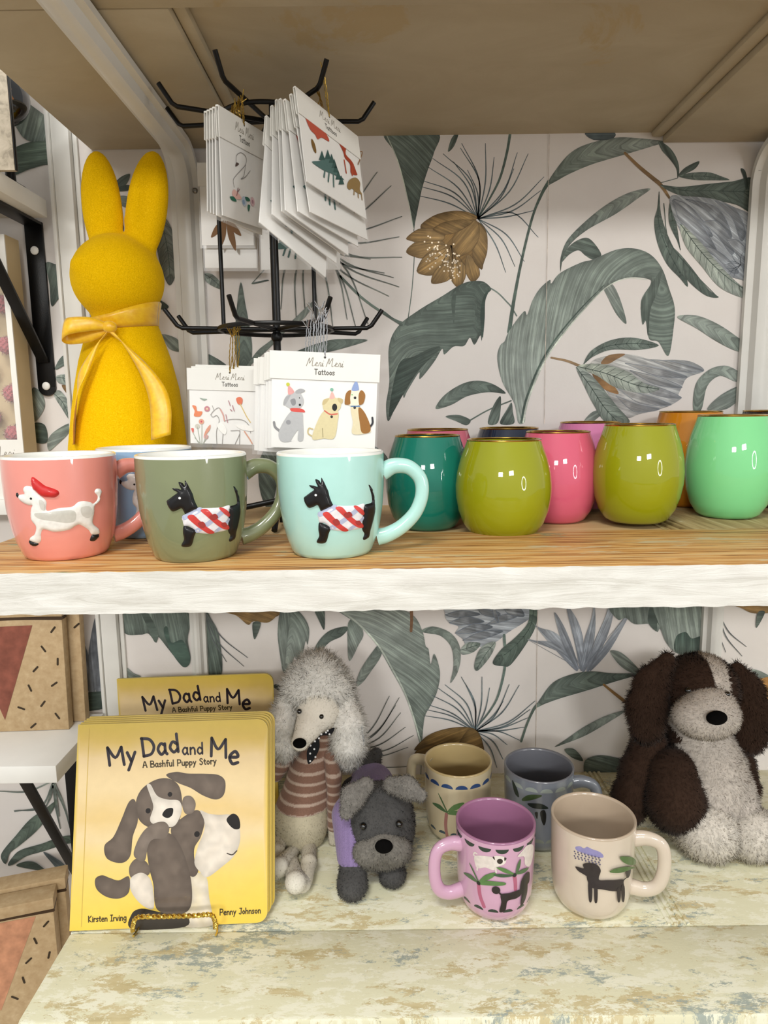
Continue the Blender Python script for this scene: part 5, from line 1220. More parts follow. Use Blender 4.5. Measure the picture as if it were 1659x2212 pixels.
# ================================================================ shelves and boxes on the left
M_KRAFT = wood_mat('kraft_board', [(.3, lin('#a78c66')), (.6, lin('#b69d78')), (.8, lin('#c2ab88'))], (60, 60, 60), .7, bump=.03, detail=4, dist=0)
M_KINK = plain('brown_ink', '#3a2a1a', .6, var=.1)
def wall_shelf(label, x1, yf, zt, zb, brx=None, brlen=.22):
    t = thing('ledge_shelf', label, 'shelf', (x1, WALL_Y, zb))
    G().box((-.55, yf-WALL_Y, 0), (0, -.022, zt-zb), .001).build('board', M_LAM, t)
    return t
def tri_bracket(label, x0, x1, zt, zb, yf, screws=True):
    t = thing('triangle_bracket', label, 'bracket', ((x0+x1)/2, WALL_Y, zt), group='black triangle brackets')
    w = (x1-x0)/2; H = zb-zt
    g = G().box((-w, -.0045, H+w), (w, -.0005, 0), .0004)
    n = 12
    vs = []
    for y in (-.0045, -.0005):
        vs += [(w*math.cos(math.pi+math.pi*k/n), y, H+w+w*math.sin(math.pi+math.pi*k/n)) for k in range(n+1)]
    g.add(vs, [tuple(range(n+1)), tuple(reversed(range(n+1, 2*n+2)))]+[(k, n+1+k, n+2+k, k+1) for k in range(n)])
    g.build('wall_leg', M_BLACK, t, angle=30)
    G().box((-w, yf-WALL_Y+.01, -.004), (w, -.0046, -.0004), .0004).build('shelf_arm', M_BLACK, t)
    a = Vector((0, -.006, H*.80)); b = Vector((0, yf-WALL_Y+.02, -.005)); d = (b-a); L = d.length; ang = math.atan2(d.z, d.y)
    Mx = Matrix.Translation(a) @ Matrix.Rotation(ang, 4, 'X')
    G().box((-w*.62, 0, -.002), (w*.62, L, .002), .0005, M=Mx).build('brace', M_BLACK, t)
    if screws:
        for z in (H*.13, H*.86):
            g = G().ball((0, -.0055, H+w*1.1 if z < H*.5 else -abs(H)*.16), (.0055, .002, .0055), 16, 6); o = g.build('screw', M_LAM, t)
    return t
# upper left
xe = at(119, 460, WALL_Y).x; z1, z0 = at(119, 443, WALL_Y).z, at(119, 481, WALL_Y).z
wall_shelf('white wall shelf at upper left, ending beside the yellow bunny', xe, .74, z1, z0)
tri_bracket('black triangle bracket under the upper left wall shelf', at(58, 520, WALL_Y).x, at(93, 520, WALL_Y).x+.002, z0, at(100, 855, WALL_Y).z, .75)
M_MOT = wood_mat('mottled_grey_board', [(.35, lin('#8f8574')), (.5, lin('#b3a793')), (.7, lin('#c3b7a4'))], (40, 40, 40), .6, bump=.05)
bx1 = at(34, 390, .80).x
t = thing('picture_block', 'grey mottled board standing on the upper left wall shelf', 'board', (bx1-.09, .80, z1))
G().box((-.09, 0, .0002), (.09, .006, .26), .0008).build('board_body', M_MOT, t)
G().box((.0901, .0005, .0002), (.0914, .0055, .26), .0004).build('dark_edge', M_BLACK, t)
q = at(30, 215, .875); t = thing('glass_ornament', 'small black round ornament with gold mark peeking beside the mottled board', 'ornament', (q.x-.012, .875, z1))
zc = q.z-z1
G().ball((0, 0, zc), (.030, .022, .030), 24, 14).build('globe', plain('black_gloss', '#0c0a09', .15, coat=1, var=.05), t)
G().lathe([(.016, 0.0002), (.016, .006), (.006, .012), (.004, zc-.026)], 24).build('stand', M_BLACK, t)
pz = Print(n=5); pz.up()
pz.stroke([(-.001, .004), (.004, 0), (.007, -.006)], .0022, '#c58a5a'); pz.stroke([(.003, .002), (.006, .004)], .002, '#c58a5a'); pz.ell((-.012, .002), .0045, col='#d9d4cc', n=12)
def omap(x, y, l, d):
    q_ = Vector((x+.012, -.022, y)); yy = -.0222*math.sqrt(max(0, 1-(q_.x/.0302)**2-(y/.0302)**2)); return (q_.x, yy-.0002*l, zc+y)
pz.geom(omap).build('gold_mark', M_PRINT, t, smooth=False)
# pompom box
bz1 = at(20, 1079, .87).z; bz2 = at(20, 1112, .87).z
wall_shelf('white wall shelf behind the coral mug, carrying the pompom box', at(40, 1090, .87).x, .868, bz1, bz2)
X1 = at(35, 800, .874).x; zt_ = at(35, 505, .874).z
t = thing('gift_box', 'white window box with pink pompoms, left of black bracket', 'box', (X1-.11, .874, bz1))
Hb = zt_-bz1
wi = at(14, 700, .874).x-(X1-.11); wb = at(18, 950, .874).z-bz1; wt = at(10, 590, .874).z-bz1
g = G(); 
for lo, hi in (((-.11, 0, .0002), (.11, .002, wb)), ((-.11, 0, wt), (.11, .002, Hb)), ((wi, 0, wb), (.11, .002, wt)), ((-.11, 0, wb), (-wi, .002, wt))): g.box(lo, hi)
g.build('front_panel', M_CARD, t, smooth=False)
G().box((.1085, .0021, .0002), (.11, .034, Hb)).box((-.11, .0021, .0002), (-.1085, .034, Hb)).box((-.1085, .0325, .0002), (.1085, .034, Hb)).box((-.1085, .0021, Hb-.0015), (.1085, .0325, Hb)).build('box_sides', plain('cream_card', '#cbb791', .6, var=.03), t, smooth=False)
G().add([(-wi, .0018, wb), (wi, .0018, wb), (wi, .0018, wt), (-wi, .0018, wt)], [(0, 1, 2, 3)]).build('window_film', M_FILM, t, smooth=False)
kpk = vmat('pink_wool', .95, grain=.2, gscale=500, sheen=.4)
for i, (dx, yy) in enumerate(((-.004, 655), (-.002, 745), (-.0, 850), (-.003, 938), (-.03, 700), (-.03, 800), (-.03, 900), (-.06, 650), (-.06, 770), (-.06, 890))):
    z = at(8, yy, .885).z-bz1
    if not (wb-.005 < z < wt+.01): continue
    cp = (wi-.010+dx, .018, z); rg = np.random.default_rng(i)
    def pf(X, Y, Z, cp=cp): return np.sqrt((X-cp[0])**2+(Y-cp[1])**2+(Z-cp[2])**2)-.0105-.0016*np.sin(X*900)*np.sin(Y*900)*np.sin(Z*900)
    soft('pompom', pf, (cp[0]-.014, cp[1]-.014, cp[2]-.014), (cp[0]+.014, cp[1]+.014, cp[2]+.014), .0015, kpk, t, lambda p, n: lin('#d0757b'), dict(n=250, len=.004, width=.0007, comb=(0, 0, 0)), seed=i)
pz = Print(n=5); pz.up(); s1 = .014; lettering(pz, 'Meri', .11-text_len('Meri', s1, SCR, .02)-.012, wb-.022, s1, .0008, '#8d8578', font=SCR, gap=.02, slant=.15)
pz.up(); pz.ell((.11-.0125, .0155), .0018, col='#222', n=10)
pz.geom(lambda x, y, l, d: (x, -.0001-l*8e-6, y)).build('printed_name', M_PRINT, t, smooth=False)
# lower left shelf, kraft boxes
LY = .765; xe2 = at(120, 1650, LY).x; zt2, zb2 = at(100, 1655, LY).z, at(100, 1692, LY).z
wall_shelf('white wall shelf at lower left, below the rust kraft box', xe2, LY, zt2, zb2)
tri_bracket('black triangle bracket under the lower left wall shelf', at(150, 1750, WALL_Y).x, at(185, 1750, WALL_Y).x, zb2, at(170, 1980, WALL_Y).z, LY+.01, screws=False)
def kraft_box(label, R, TR, yaw, lean, w, h, d, z, win, wincol, sprinkles, seed):
    """R: right front bottom corner; window polygon and sprinkles in fractions measured left/up from it"""
    t = thing('kraft_box', label, 'box', R, group='kraft window boxes'); t.rotation_euler = (math.radians(-lean), 0, math.radians(yaw))
    g = G().box((-w, .0006, .0004), (0, d, h), .0012); g.build('box_body', M_KRAFT, t)
    g = G(); lid = h*.085
    g.box((-w-.0012, -.0012, h-lid), (.0012, d+.0012, h+.0012), .0012); g.build('lid', M_KRAFT, t)
    p = Print(n=4); p.up(); p.stroke([(-w, h-lid-.002), (-w*.6, h-lid-.0035), (-w*.3, h-lid-.0015), (-.0003, h-lid-.0028)], .0042, '#3f2d1b')
    p.up()
    for (a, b, r) in sprinkles:
        p.stroke([(-a*w-.004*math.cos(r), b*h-.004*math.sin(r)), (-a*w+.004*math.cos(r), b*h+.004*math.sin(r))], .0026, '#35291a')
    p.geom(lambda x, y, l, dd: (x, .0003-l*2e-5, y)).build('printed_marks', M_PRINT, t, smooth=False)
    G().box((.00005, .0014, h-lid-.0048), (.0004, d-.001, h-lid-.0008)).build('printed_band', M_KINK, t, smooth=False)
    if win:
        pts = [(-a*w, b*h) for a, b in win]; vs, fs, dd = fill2d(pts, .004)
        kc = plain('fabric_'+wincol.strip('#'), wincol, .9, var=.25, scale=60, bump=.4, bscale=90, sheen=.3)
        G().add([(x, .0001-.0012*min(1, e/.006)*(.8+.5*noise.noise(Vector((x*60, y*60, seed)))), y) for (x, y), e in zip(vs, dd)], fs).build('fabric_window', kc, t, angle=180)
    return t
def lr(a): return at(*a)
BYA = on(148, 1578, zt2).y
R_ = on(149, 1577, zt2); Rt = at(122, 1318, BYA+.012)
hA = .170; spr = [(.06, .81, .9), (.13, .66, -1), (.044, .555, 1.5), (.19, .50, .8), (.235, .35, -1.2), (.076, .375, .6), (.158, .22, .9), (.30, .19, -.4), (.07, .117, -1), (.23, .045, .7)]
kraft_box('kraft box with rust red triangle window on the lower left shelf', (R_.x, R_.y, zt2), None, 3, 2.5, .20, hA, .016, zt2, [(.19, .85), (.40, .845), (.63, .84), (.41, .10)], '#7f4a3c', spr, 1)
R2 = R_+Vector((.012, .024, 0))
kraft_box('kraft box mostly hidden behind the rust red window box', (R2.x, R2.y, zt2), None, 3, 2.5, .20, hA+.010, .016, zt2, None, None, [(.02, .75, .7)], 2)
# bottom left
CD = .79
zt3 = at(128, 2195, CD).z
wall_shelf('white ledge at the bottom left corner under the peach kraft box', at(140, 2200, CD+.02).x, .66, zt3, zt3-.018)
qb = Vector((at(128, 2100, CD).x, CD, zt3)); hC = at(128, 1940, CD).z-zt3
kraft_box('kraft box with peach fabric window at the bottom left corner', qb, None, 17, 0, .20, hC, .026, zt3, [(.104, .88), (.35, .885), (.60, .88), (.355, .17)], '#b98465', [(.05, .80, .8), (.12, .68, -1.3), (.17, .53, .7), (.05, .54, 1.3), (.21, .38, -1.4), (.27, .25, -.7), (.40, .18, .5)], 3)
cs_, sn_ = math.cos(math.radians(17)), math.sin(math.radians(17))
kraft_box('kraft box standing behind the peach window box, lid top showing', qb+Vector((.010*cs_-.031*sn_, .010*sn_+.031*cs_, 0)), None, 17, 0, .20, hC+.004, .026, zt3, None, None, [], 4)
# ================================================================ picture books
BKS = sc(140, 1440, 3.606)
bl = on(150, 2013, SH_LOW); br = on(578, 1994, SH_LOW)
tlb = at(170, 1567, bl.y+.062); trb = at(576, 1554, br.y+.062)
U_ = (br-bl); BW = U_.length; U_.normalize(); V_ = (tlb+trb)/2-(bl+br)/2; V_ = V_-U_*V_.dot(U_); BH = V_.length; V_.normalize(); N_ = U_.cross(V_)
if N_.y < 0: N_ = -N_
BM = Matrix((U_, V_, N_)).transposed()
buv = None
def book_uv(pts):
    """picture points on the front cover -> page coordinates"""
    out = []
    nn = N_; o = bl
    for px, py in pts:
        d = ray(px, py); t_ = (o-Vector((0, 0, CZ))).dot(nn)/d.dot(nn); p = Vector((0, 0, CZ))+d*t_-o
        out.append((p.dot(U_), p.dot(V_)))
    return out
BT = .0044
def rrect(x0, x1, y0, y1, r, n=6):
    """right corners rounded"""
    pts = [(x0, y0)]
    pts += [(x1-r+r*math.sin(a), y0+r-r*math.cos(a)) for a in np.linspace(0, math.pi/2, n)]
    pts += [(x1-r+r*math.cos(a), y1-r+r*math.sin(a)) for a in np.linspace(0, math.pi/2, n)]
    return pts+[(x0, y1)]
def slab(pts, z0, z1, col):
    n = len(pts); g = G()
    vs = [(x, y, z0) for x, y in pts]+[(x, y, z1) for x, y in pts]
    return g.add(vs, [tuple(reversed(range(n))), tuple(range(n, 2*n))]+[(k, (k+1) % n, n+(k+1) % n, n+k) for k in range(n)], col)
M_COVER = vmat('glossy_cover', .3, coat=.25, grain=.03, gscale=90)
M_PAGES = plain('page_edges', '#d9cba8', .7, var=.1)
def cover_col(f):
    st = [(0, '#ecc94f'), (.16, '#e9cb60'), (.34, '#e6cb80'), (.45, '#e4cd9e'), (.55, '#dec184'), (.66, '#e1ca9c'), (.8, '#dcc394'), (.9, '#d0b25c'), (1, '#cbb04a')]
    c = [lin(q[1]) for q in st]; xs = [q[0] for q in st]
    return tuple(float(np.interp(f, xs, [q[i] for q in c])) for i in range(3))
def cover_face(w, h):
    pts = rrect(.0003, w-.0003, .0003, h-.0003, .011); vs, fs, d = fill2d(pts, .006); g = G()
    cols = [cover_col(min(1, max(0, y/h+.07*noise.noise(Vector((x*14, y*22, 3.3)))+.02*noise.noise(Vector((x*50, y*60, 1)))))) for x, y in vs]
    return g.add([(x, y, -.00008) for x, y in vs], fs, cols)
INK = '#241c26'
def title(p, T):
    """T maps crop picture points to page"""
    w = .0031
    def word(txt, x, y, size, ww, ang, jig=None, col=INK):
        a = math.radians(ang); (x0, y0), (x1, y1), (x2, y2) = T([(x, y), (x+size*math.cos(a), y-size*math.sin(a)), (x-size*math.sin(a), y-size*math.cos(a))])
        lettering(p, txt, x0, y0, 1.0, ww, col, X=(x1-x0, y1-y0), Y=(x2-x0, y2-y0), jig=jig, gap=.13)
    p.up()
    word('My', 340, 775, 138, w, 3, [(0, 1), (.06, 1.05)]); word('Dad', 610, 705, 140, w, 6, [(0, 1), (.0, 1.0), (.06, 1)])
    word('and', 918, 690, 88, w*.62, 2); word('Me', 1130, 700, 140, w, -6, [(0, 1), (-.30, 1.15)])
    p.up(); word('A Bashful Puppy Story', 610, 792, 47, w*.42, 3, col='#4a3f2a')
def art(p, T):
    """a plain pup riding on a big dog, generic"""
    D_, Mi, Lt, Wh, Nz = '#5d5148', '#75685d', '#8d8075', '#e6ddd0', '#1f1a18'
    def po(L, c, c2=None, e=.25, **k): p.up(); p.poly(T(L), c, c2, edge=e, ew=.004, step=.005, vfreq=90, var=.18, **k)
    def el(c, r, col): p.up(); q = T([c, (c[0]+r, c[1])]); p.ell(q[0], abs(q[1][0]-q[0][0]), col=col, n=16)
    po([(985, 1620), (1100, 1640), (1125, 1800), (1150, 1935), (1150, 2020), (930, 2030), (940, 1920), (990, 1800)], '#e2d3ae', Wh)
    po([(520, 1935), (600, 1890), (760, 1920), (930, 1925), (940, 2030), (530, 2050)], '#3b342c')
    po([(905, 1190), (1000, 1130), (1050, 1130), (1090, 1200), (1060, 1330), (1010, 1420), (1015, 1540), (1040, 1600), (985, 1640), (880, 1500), (840, 1350), (830, 1260)], D_, Mi)
    po([(1055, 1125), (1120, 1150), (1200, 1160), (1290, 1160), (1350, 1220), (1368, 1330), (1350, 1420), (1310, 1490), (1230, 1560), (1110, 1645), (1050, 1600), (1010, 1530), (1040, 1400), (1085, 1290), (1085, 1200)], Wh, '#d9cdbd')
    po([(1262, 1190), (1310, 1150), (1355, 1180), (1365, 1260), (1320, 1270), (1275, 1230)], Nz); el((1030, 1310), 22, Nz); p.up(); p.stroke(T([(1265, 1460), (1305, 1470), (1340, 1440)]), .0012, '#4a413a')
    po([(645, 1380), (740, 1310), (830, 1310), (900, 1400), (960, 1560), (990, 1720), (985, 1860), (930, 1925), (800, 1930), (710, 1880), (690, 1700), (655, 1560)], D_, Mi)
    po([(505, 1560), (560, 1500), (640, 1530), (660, 1620), (560, 1660), (510, 1640)], Mi); po([(510, 1660), (590, 1610), (660, 1650), (690, 1750), (690, 1890), (600, 1860), (520, 1760)], '#dccfc0', Wh)
    po([(500, 1640), (420, 1670), (350, 1650), (290, 1630), (238, 1660), (250, 1740), (330, 1800), (430, 1810), (500, 1760)], D_, Mi)
    po([(555, 1060), (600, 960), (700, 890), (800, 875), (880, 920), (910, 1010), (910, 1130), (870, 1240), (760, 1270), (640, 1250), (570, 1180)], Mi, D_)
    po([(790, 850), (870, 825), (960, 838), (1100, 840), (1200, 850), (1250, 900), (1240, 1000), (1180, 1040), (1080, 1010), (980, 950), (880, 910)], D_, Mi)
    po([(550, 1050), (500, 1060), (440, 1200), (380, 1330), (310, 1400), (330, 1500), (440, 1535), (510, 1480), (530, 1330), (570, 1200)], D_, Mi)
    po([(640, 930), (670, 925), (720, 1010), (800, 1040), (890, 1050), (912, 1130), (860, 1240), (790, 1250), (690, 1230), (665, 1190), (690, 1100), (670, 1020)], Wh)
    po([(760, 1160), (790, 1115), (842, 1108), (838, 1160), (800, 1185)], Nz); el((650, 1128), 20, Nz); el((820, 1000), 18, Nz)
    po([(540, 1480), (560, 1380), (620, 1280), (700, 1225), (780, 1215), (815, 1270), (780, 1340), (690, 1350), (650, 1400), (620, 1520)], Lt, Mi); po([(915, 1080), (930, 1020), (985, 1015), (1020, 1070), (1000, 1140), (940, 1150)], Lt, Mi)
def book(label, M4, group, do_print, w=BW, h=BH, Tt=None, pages=('#cfb8a0', '#8f9a5c')):
    t = thing('picture_book', label, 'book', M4.translation, group=group); t.matrix_world = M4
    o = slab(rrect(0, w, 0, h, .011), 0, .0009, lin('#dcc46a')); o.build('front_cover', M_COVER, t, angle=30)
    slab(rrect(.001, w-.0015, .001, h-.001, .010), .0010, BT-.0012, None).build('page_block', plain('pages_warm', '#c9b08e', .7, var=.25, scale=200), t, angle=30)
    slab(rrect(0, w, 0, h, .011), BT-.0011, BT-.0002, lin('#b9a95a')).build('back_cover', M_COVER, t, angle=30)
    g = cover_face(w, h)
    if do_print:
        p = Print(n=6); title(p, Tt)
        if do_print > 1:
            art(p, Tt)
        if do_print > 1:
            for txt, x, y in (('Kirsten Irving', 186, 1995), ('Penny Johnson', 1210, 1940)):
                (x0, y0), (x1, y1), (x2, y2) = Tt([(x, y), (x+41, y-2), (x, y-46)]); p.up(); lettering(p, txt, x0, y0, 1.0, .0010, '#4a3f2a', X=(x1-x0, y1-y0), Y=(x2-x0, y2-y0), gap=.12)
            p.up(); p.stroke([(.012, .004), (.012, h-.004)], .0006, '#c9ad55')
        p.geom(lambda x, y, l, d: (x, y, -.0001-l*9e-6), g)
    g.build('cover_print', M_COVER, t, smooth=False)
    return t
lean = math.atan2(V_.y, V_.z)
TB = lambda L: book_uv(BKS(L))
M0 = Matrix.Translation(bl+Vector((0, 0, .0008))) @ BM.to_4x4()
book('front yellow picture book with two dogs on the cover, held by gold rope easel', M0, 'yellow picture books', 2, Tt=TB)
rb = random.Random(3)
for i in range(4):
    off = Vector((N_.x, N_.y, 0)).normalized()*(BT/math.cos(lean)*(i+1)*1.03)
    Mi_ = Matrix.Translation(bl+off+Vector((.0012*(i+1)+.0005*(i % 2), 0, .0008))) @ BM.to_4x4()
    book('%s yellow picture book from the front of the leaning stack, edges showing' % ORD[i], Mi_, 'yellow picture books', 0)
# rear copy, upright against the wall
rD = .855; q0 = at(252, 1467, rD); q1 = at(589, 1455, rD); wR = (q1-q0).length; kR = wR/BW; hR_ = BH*kR
uR = (q1-q0).normalized(); vR = Vector((0, .09, 1)).normalized(); vR = (vR-uR*vR.dot(uR)).normalized(); nR = uR.cross(vR)
if nR.y < 0: nR = -nR
oR = (q0)-vR*hR_
lift = SH_LOW+.0006-min(oR.z, (oR+uR*wR).z)
hR_ = hR_-0; 
BKR = sc(140, 1440, 3.606)
def TR_(L):
    # title sits on the rear copy as on the front one
    pts = TB(L); return [(x*kR, y*kR) for x, y in pts]
def rear():
    hh = (q0.z-SH_LOW-.003)/vR.z
    o = q0-vR*hh
    M4 = Matrix.Translation(o) @ Matrix((uR, vR, nR)).transposed().to_4x4()
    dz = hh-hR_
    T2 = lambda L: [(x, y+dz) for x, y in TR_(L)]
    return book('yellow picture book standing higher at the rear, only its title showing', M4, 'yellow picture books', 1, w=wR, h=hh, Tt=T2)
rear()
# gold rope easel
ez = thing('book_easel', 'small gold rope easel holding up the front yellow book', 'easel', (bl+U_*BW*.5)+Vector((0, -.014, 0)))
E0 = ez.location.copy(); M_GOLDR = plain('bright_gold', '#d9b85c', .22, metal=1, var=.1)
def yp(px, py): q = at(px, py, bl.y-.010); return q-E0
pts = [yp(287, 2012), yp(288, 1998), yp(297, 1982), yp(340, 1980), yp(380, 1979), yp(420, 1978), yp(455, 1976), yp(464, 1990), yp(465, 2006)]
low = min(p.z for p in pts); 
for p in pts:
    if p.z < .003: p.z = .0028
cs2 = spline([tuple(p) for p in pts], 14); g = G()
for ph in (0, math.pi):
    hp = []
    for i, p in enumerate(cs2):
        t_ = Vector(cs2[min(i+1, len(cs2)-1)])-Vector(cs2[max(i-1, 0)]); t_.normalize(); a = t_.cross(Vector((0, 1, 0))); a.normalize(); b = t_.cross(a)
        w_ = i*.85+ph; hp.append(Vector(p)+a*math.cos(w_)*.0012+b*math.sin(w_)*.0012)
    g.tube(hp, .0014, 7)
g.build('rope_lip', M_GOLDR, ez)
for xx in (pts[0], pts[-1]):
    g = G().tube([(xx.x, xx.y, .0026), (xx.x, xx.y+.005, .0012), (xx.x*.96, .016, .0012)], .0011, 8); g.build('support_wire', M_GOLDR, ez)
# ================================================================ plush dogs
M_FUR = vmat('plush_fur', .95, grain=.06, gscale=500, spec=.1, sheen=.06)
M_KNIT = vmat('knit_fabric', .9, grain=.14, gscale=900, spec=.2, sheen=.2, bump=.4, bscale=900)
M_EYE = plain('black_bead', '#070707', .08, coat=1, var=0)
M_NOSE = plain('black_felt', '#060505', .9, spec=.08, var=.2, scale=200, bump=.3, bscale=800)
def pts_box(P_, m=.02):
    A = np.array(P_); return A.min(0)-m, A.max(0)+m
def lerp(a, b, t_): return tuple(np.array(a)*(1-t_)+np.array(b)*t_)
# ---------------------------------------------------------------- white poodle in a striped jumper
CP = lambda x, y: (570+x/3.95, 1400+y/3.95)
p0 = on(*CP(300, 1690), SH_LOW); PO = Vector((p0.x, p0.y+.015, SH_LOW))
def Q(x, y, D): q = at(*CP(x, y), D)-PO; return np.array((q.x, q.y, q.z))
PY = PO.y
pood = thing('plush_poodle', 'white fluffy plush poodle in a pink striped jumper, beside the books', 'soft toy', PO)
white, cream = lin('#d9d4ca'), lin('#cfc5ac')
wcol = lambda p, n: lin('#f0ede6')
hy = PY+.02
# head + muzzle
hc_, nz_ = Q(470, 520, hy-.008), Q(310, 800, hy-.050)
face = s_union([s_ell(hc_, (.027, .026, .028)), s_chain([tuple(hc_), tuple(lerp(hc_, nz_, .55)), tuple(nz_)], [.021, .0155, .0105])], .010)
lo, hi = pts_box([hc_, nz_], .035)
soft('head', face, lo, hi, .0018, M_FUR, pood, lambda p, n: lin('#e2dccf'), dict(floor=.0014, n=2500, len=.0018, width=.0005, comb=(0, -.2, -.3), jit=.4), 2)
pc = [Q(450, 300, hy+.005), Q(330, 360, hy+.002), Q(590, 350, hy+.004), Q(460, 210, hy+.01), Q(240, 480, hy+.008), Q(680, 470, hy+.008)]
pr_ = [.031, .022, .023, .024, .014, .014]
pouf = s_union([s_ell(c, (r, r*.85, r)) for c, r in zip(pc, pr_)], .012)
lo, hi = pts_box(pc, .045)
soft('topknot', pouf, lo, hi, .0026, M_FUR, pood, wcol, dict(floor=.0014, n=15000, len=.0115, width=.00055, comb=(0, 0, .1), jit=.8, clump=160, camp=1.3, curl=.7, droop=.5), 3, .002, 120)
for nm, path, rr_ in (('ear', [Q(215, 470, hy-.002), Q(165, 640, hy-.008), Q(160, 780, hy-.010), Q(175, 880, hy-.008)], [.013, .0185, .019, .012]),
                      ('ear', [Q(690, 480, hy-.002), Q(712, 640, hy-.010), Q(722, 820, hy-.012), Q(720, 950, hy-.010)], [.014, .0185, .019, .012])):
    f = s_chain([tuple(q) for q in path], rr_, .008); lo, hi = pts_box(path, .035)
    soft(nm, f, lo, hi, .0022, M_FUR, pood, wcol, dict(floor=.0014, n=6000, len=.0085, width=.00055, comb=(0, 0, -.6), jit=.6, clump=180, camp=1.1, curl=.5), 5, .001, 150)
G().ball(tuple(Q(305, 812, hy-.062)), (.0080, .0055, .0058), 18, 12).build('nose', M_NOSE, pood)
for c, dd in (((302, 540), hy-.030), ((490, 584), hy-.0345)): G().ball(tuple(Q(*c, dd)), .0031, 14, 10).build('eye', M_EYE, pood)
# jumper, belly
by = PY+.012
zc_ = Q(400, 1080, by)[2]; zstripe = Q(400, 1290, by)[2]
bodyp = [Q(430, 900, by+.006), Q(400, 1060, by), Q(370, 1250, by-.004), Q(325, 1440, by-.010), Q(310, 1580, by-.012)]
bodyr = [.016, .024, .0275, .0325, .030]
tors = s_chain([tuple(q) for q in bodyp], bodyr, .012); lo, hi = pts_box(bodyp, .045)
def stripes(z, w=.0075, x=0):
    v = (z-zstripe+.15*x)/w; return lin('#c6b0a0') if (v % 1.0) < .28 else lin('#8d6b5b')
soft('belly', tors, lo, (hi[0], hi[1], zstripe+.004), .0019, M_FUR, pood, lambda p, n: lin('#c6bda3'), dict(floor=.0014, n=5000, len=.0014, width=.0005, comb=(0, 0, -.3)), 6)
jum = lambda X, Y, Z: np.maximum(tors(X, Y, Z)-.0014, zstripe+.001-Z)
soft('jumper', jum, (lo[0], lo[1], zstripe-.004), hi, .0016, M_KNIT, pood, lambda p, n: stripes(p[2], .0115))
neck = s_chain([tuple(Q(520, 760, by+.004)), tuple(Q(470, 900, by+.004))], [.0115, .014]); lo, hi = pts_box([Q(520, 760, by), Q(470, 900, by)], .024)
soft('collar', neck, lo, hi, .0016, M_KNIT, pood, lambda p, n: stripes(p[2], .0115))
for path, rr_ in (([Q(565, 905, by-.004), Q(595, 1100, by-.022), Q(600, 1320, by-.024), Q(598, 1515, by-.022)], [.0085, .0092, .0085, .0082]), ([Q(240, 900, by+.004), Q(160, 990, by+.004), Q(100, 1080, by+.006)], [.009, .0095, .009])):
    f = s_chain([tuple(q) for q in path], rr_, .004); lo, hi = pts_box(path, .016)
    soft('sleeve', f, lo, hi, .0016, M_KNIT, pood, lambda p, n: stripes(p[2], .0115))
path = [Q(598, 1520, by-.022), Q(600, 1640, by-.022)]; f = s_chain([tuple(q) for q in path], [.0068, .0072]); lo, hi = pts_box(path, .012)
soft('hand', f, lo, hi, .0015, M_FUR, pood, lambda p, n: lin('#d3ccba'), dict(floor=.0014, n=1200, len=.0014, width=.0005))
# legs and upturned feet
def onz(x, y, z): q = on(*CP(x, y), SH_LOW+z)-PO; return np.array((q.x, q.y, q.z))
for path, rr_, foot, fr in (([Q(385, 1660, by-.018), onz(385, 1830, .012), onz(350, 1985, .010)], [.0095, .0085, .0085], [onz(330, 2010, .010), onz(270, 2000, .020), Q(235, 1800, by-.050)], [.0095, .0105, .0075]),
                            ([Q(150, 1590, by-.012), onz(110, 1740, .012), onz(100, 1880, .010)], [.0095, .0085, .0085], [onz(110, 1900, .010), onz(130, 1870, .018), Q(255, 1730, by-.040)], [.0095, .0100, .0072])):
    f = s_chain([tuple(q) for q in path], rr_, .004); lo, hi = pts_box(path, .014); soft('leg', f, lo, hi, .0016, M_FUR, pood, lambda p, n: lin('#cfc8b6'), dict(floor=.0014, n=1500, len=.0013, width=.0005))
    f = s_chain([tuple(q) for q in foot], fr, .004); lo, hi = pts_box(foot, .014); soft('foot', f, lo, hi, .0016, M_FUR, pood, lambda p, n: lin('#d9d4c6'), dict(floor=.0014, n=1800, len=.0013, width=.0005))
# dotted scarf: cloth triangle hanging from the neck
sp = Print(step=.0030, n=4); SC = lambda L: [(x/1000, y/1000) for x, y in L]
sp.poly(SC([(370, 870), (430, 800), (500, 730), (600, 680), (570, 740), (480, 755), (475, 850), (440, 930), (395, 985), (372, 975)]), '#0b0b10')
rq = random.Random(2); sp.up()
for (x, y) in ((395, 900), (435, 795), (430, 862), (395, 965), (440, 930), (470, 770), (530, 720), (490, 735), (560, 735), (398, 832), (545, 705)): sp.ell((x/1000, y/1000), .0085, col='#dcdcdc', n=9)
def smap(u, v, l, d): q = Q(u*1000, v*1000, by-.0275-.010*max(0, (.60-u)/.25)*.6+.00003*-l*3); return tuple(q)
o = sp.geom(smap).build('neckerchief', vmat('dotted_cotton', .8, grain=.05), pood, smooth=False); sm = o.modifiers.new('thickness', 'SOLIDIFY'); sm.thickness = .0006; sm.offset = 1
# hang tag at the ear
tg = [Q(835, 660, hy-.022), Q(855, 800, hy-.022), Q(800, 1040, hy-.014), Q(770, 1000, hy-.006), Q(812, 760, hy-.010)]
G().add([tuple(q) for q in tg]+[tuple(q+np.array((.0006, .0006, 0))) for q in tg], [(0, 1, 2, 3, 4), (9, 8, 7, 6, 5)]+[(k, (k+1) % 5, 5+(k+1) % 5, 5+k) for k in range(5)]).build('hang_tag', plain('tag_card', '#b9bcbf', .5, var=.3, scale=90), pood, smooth=False)
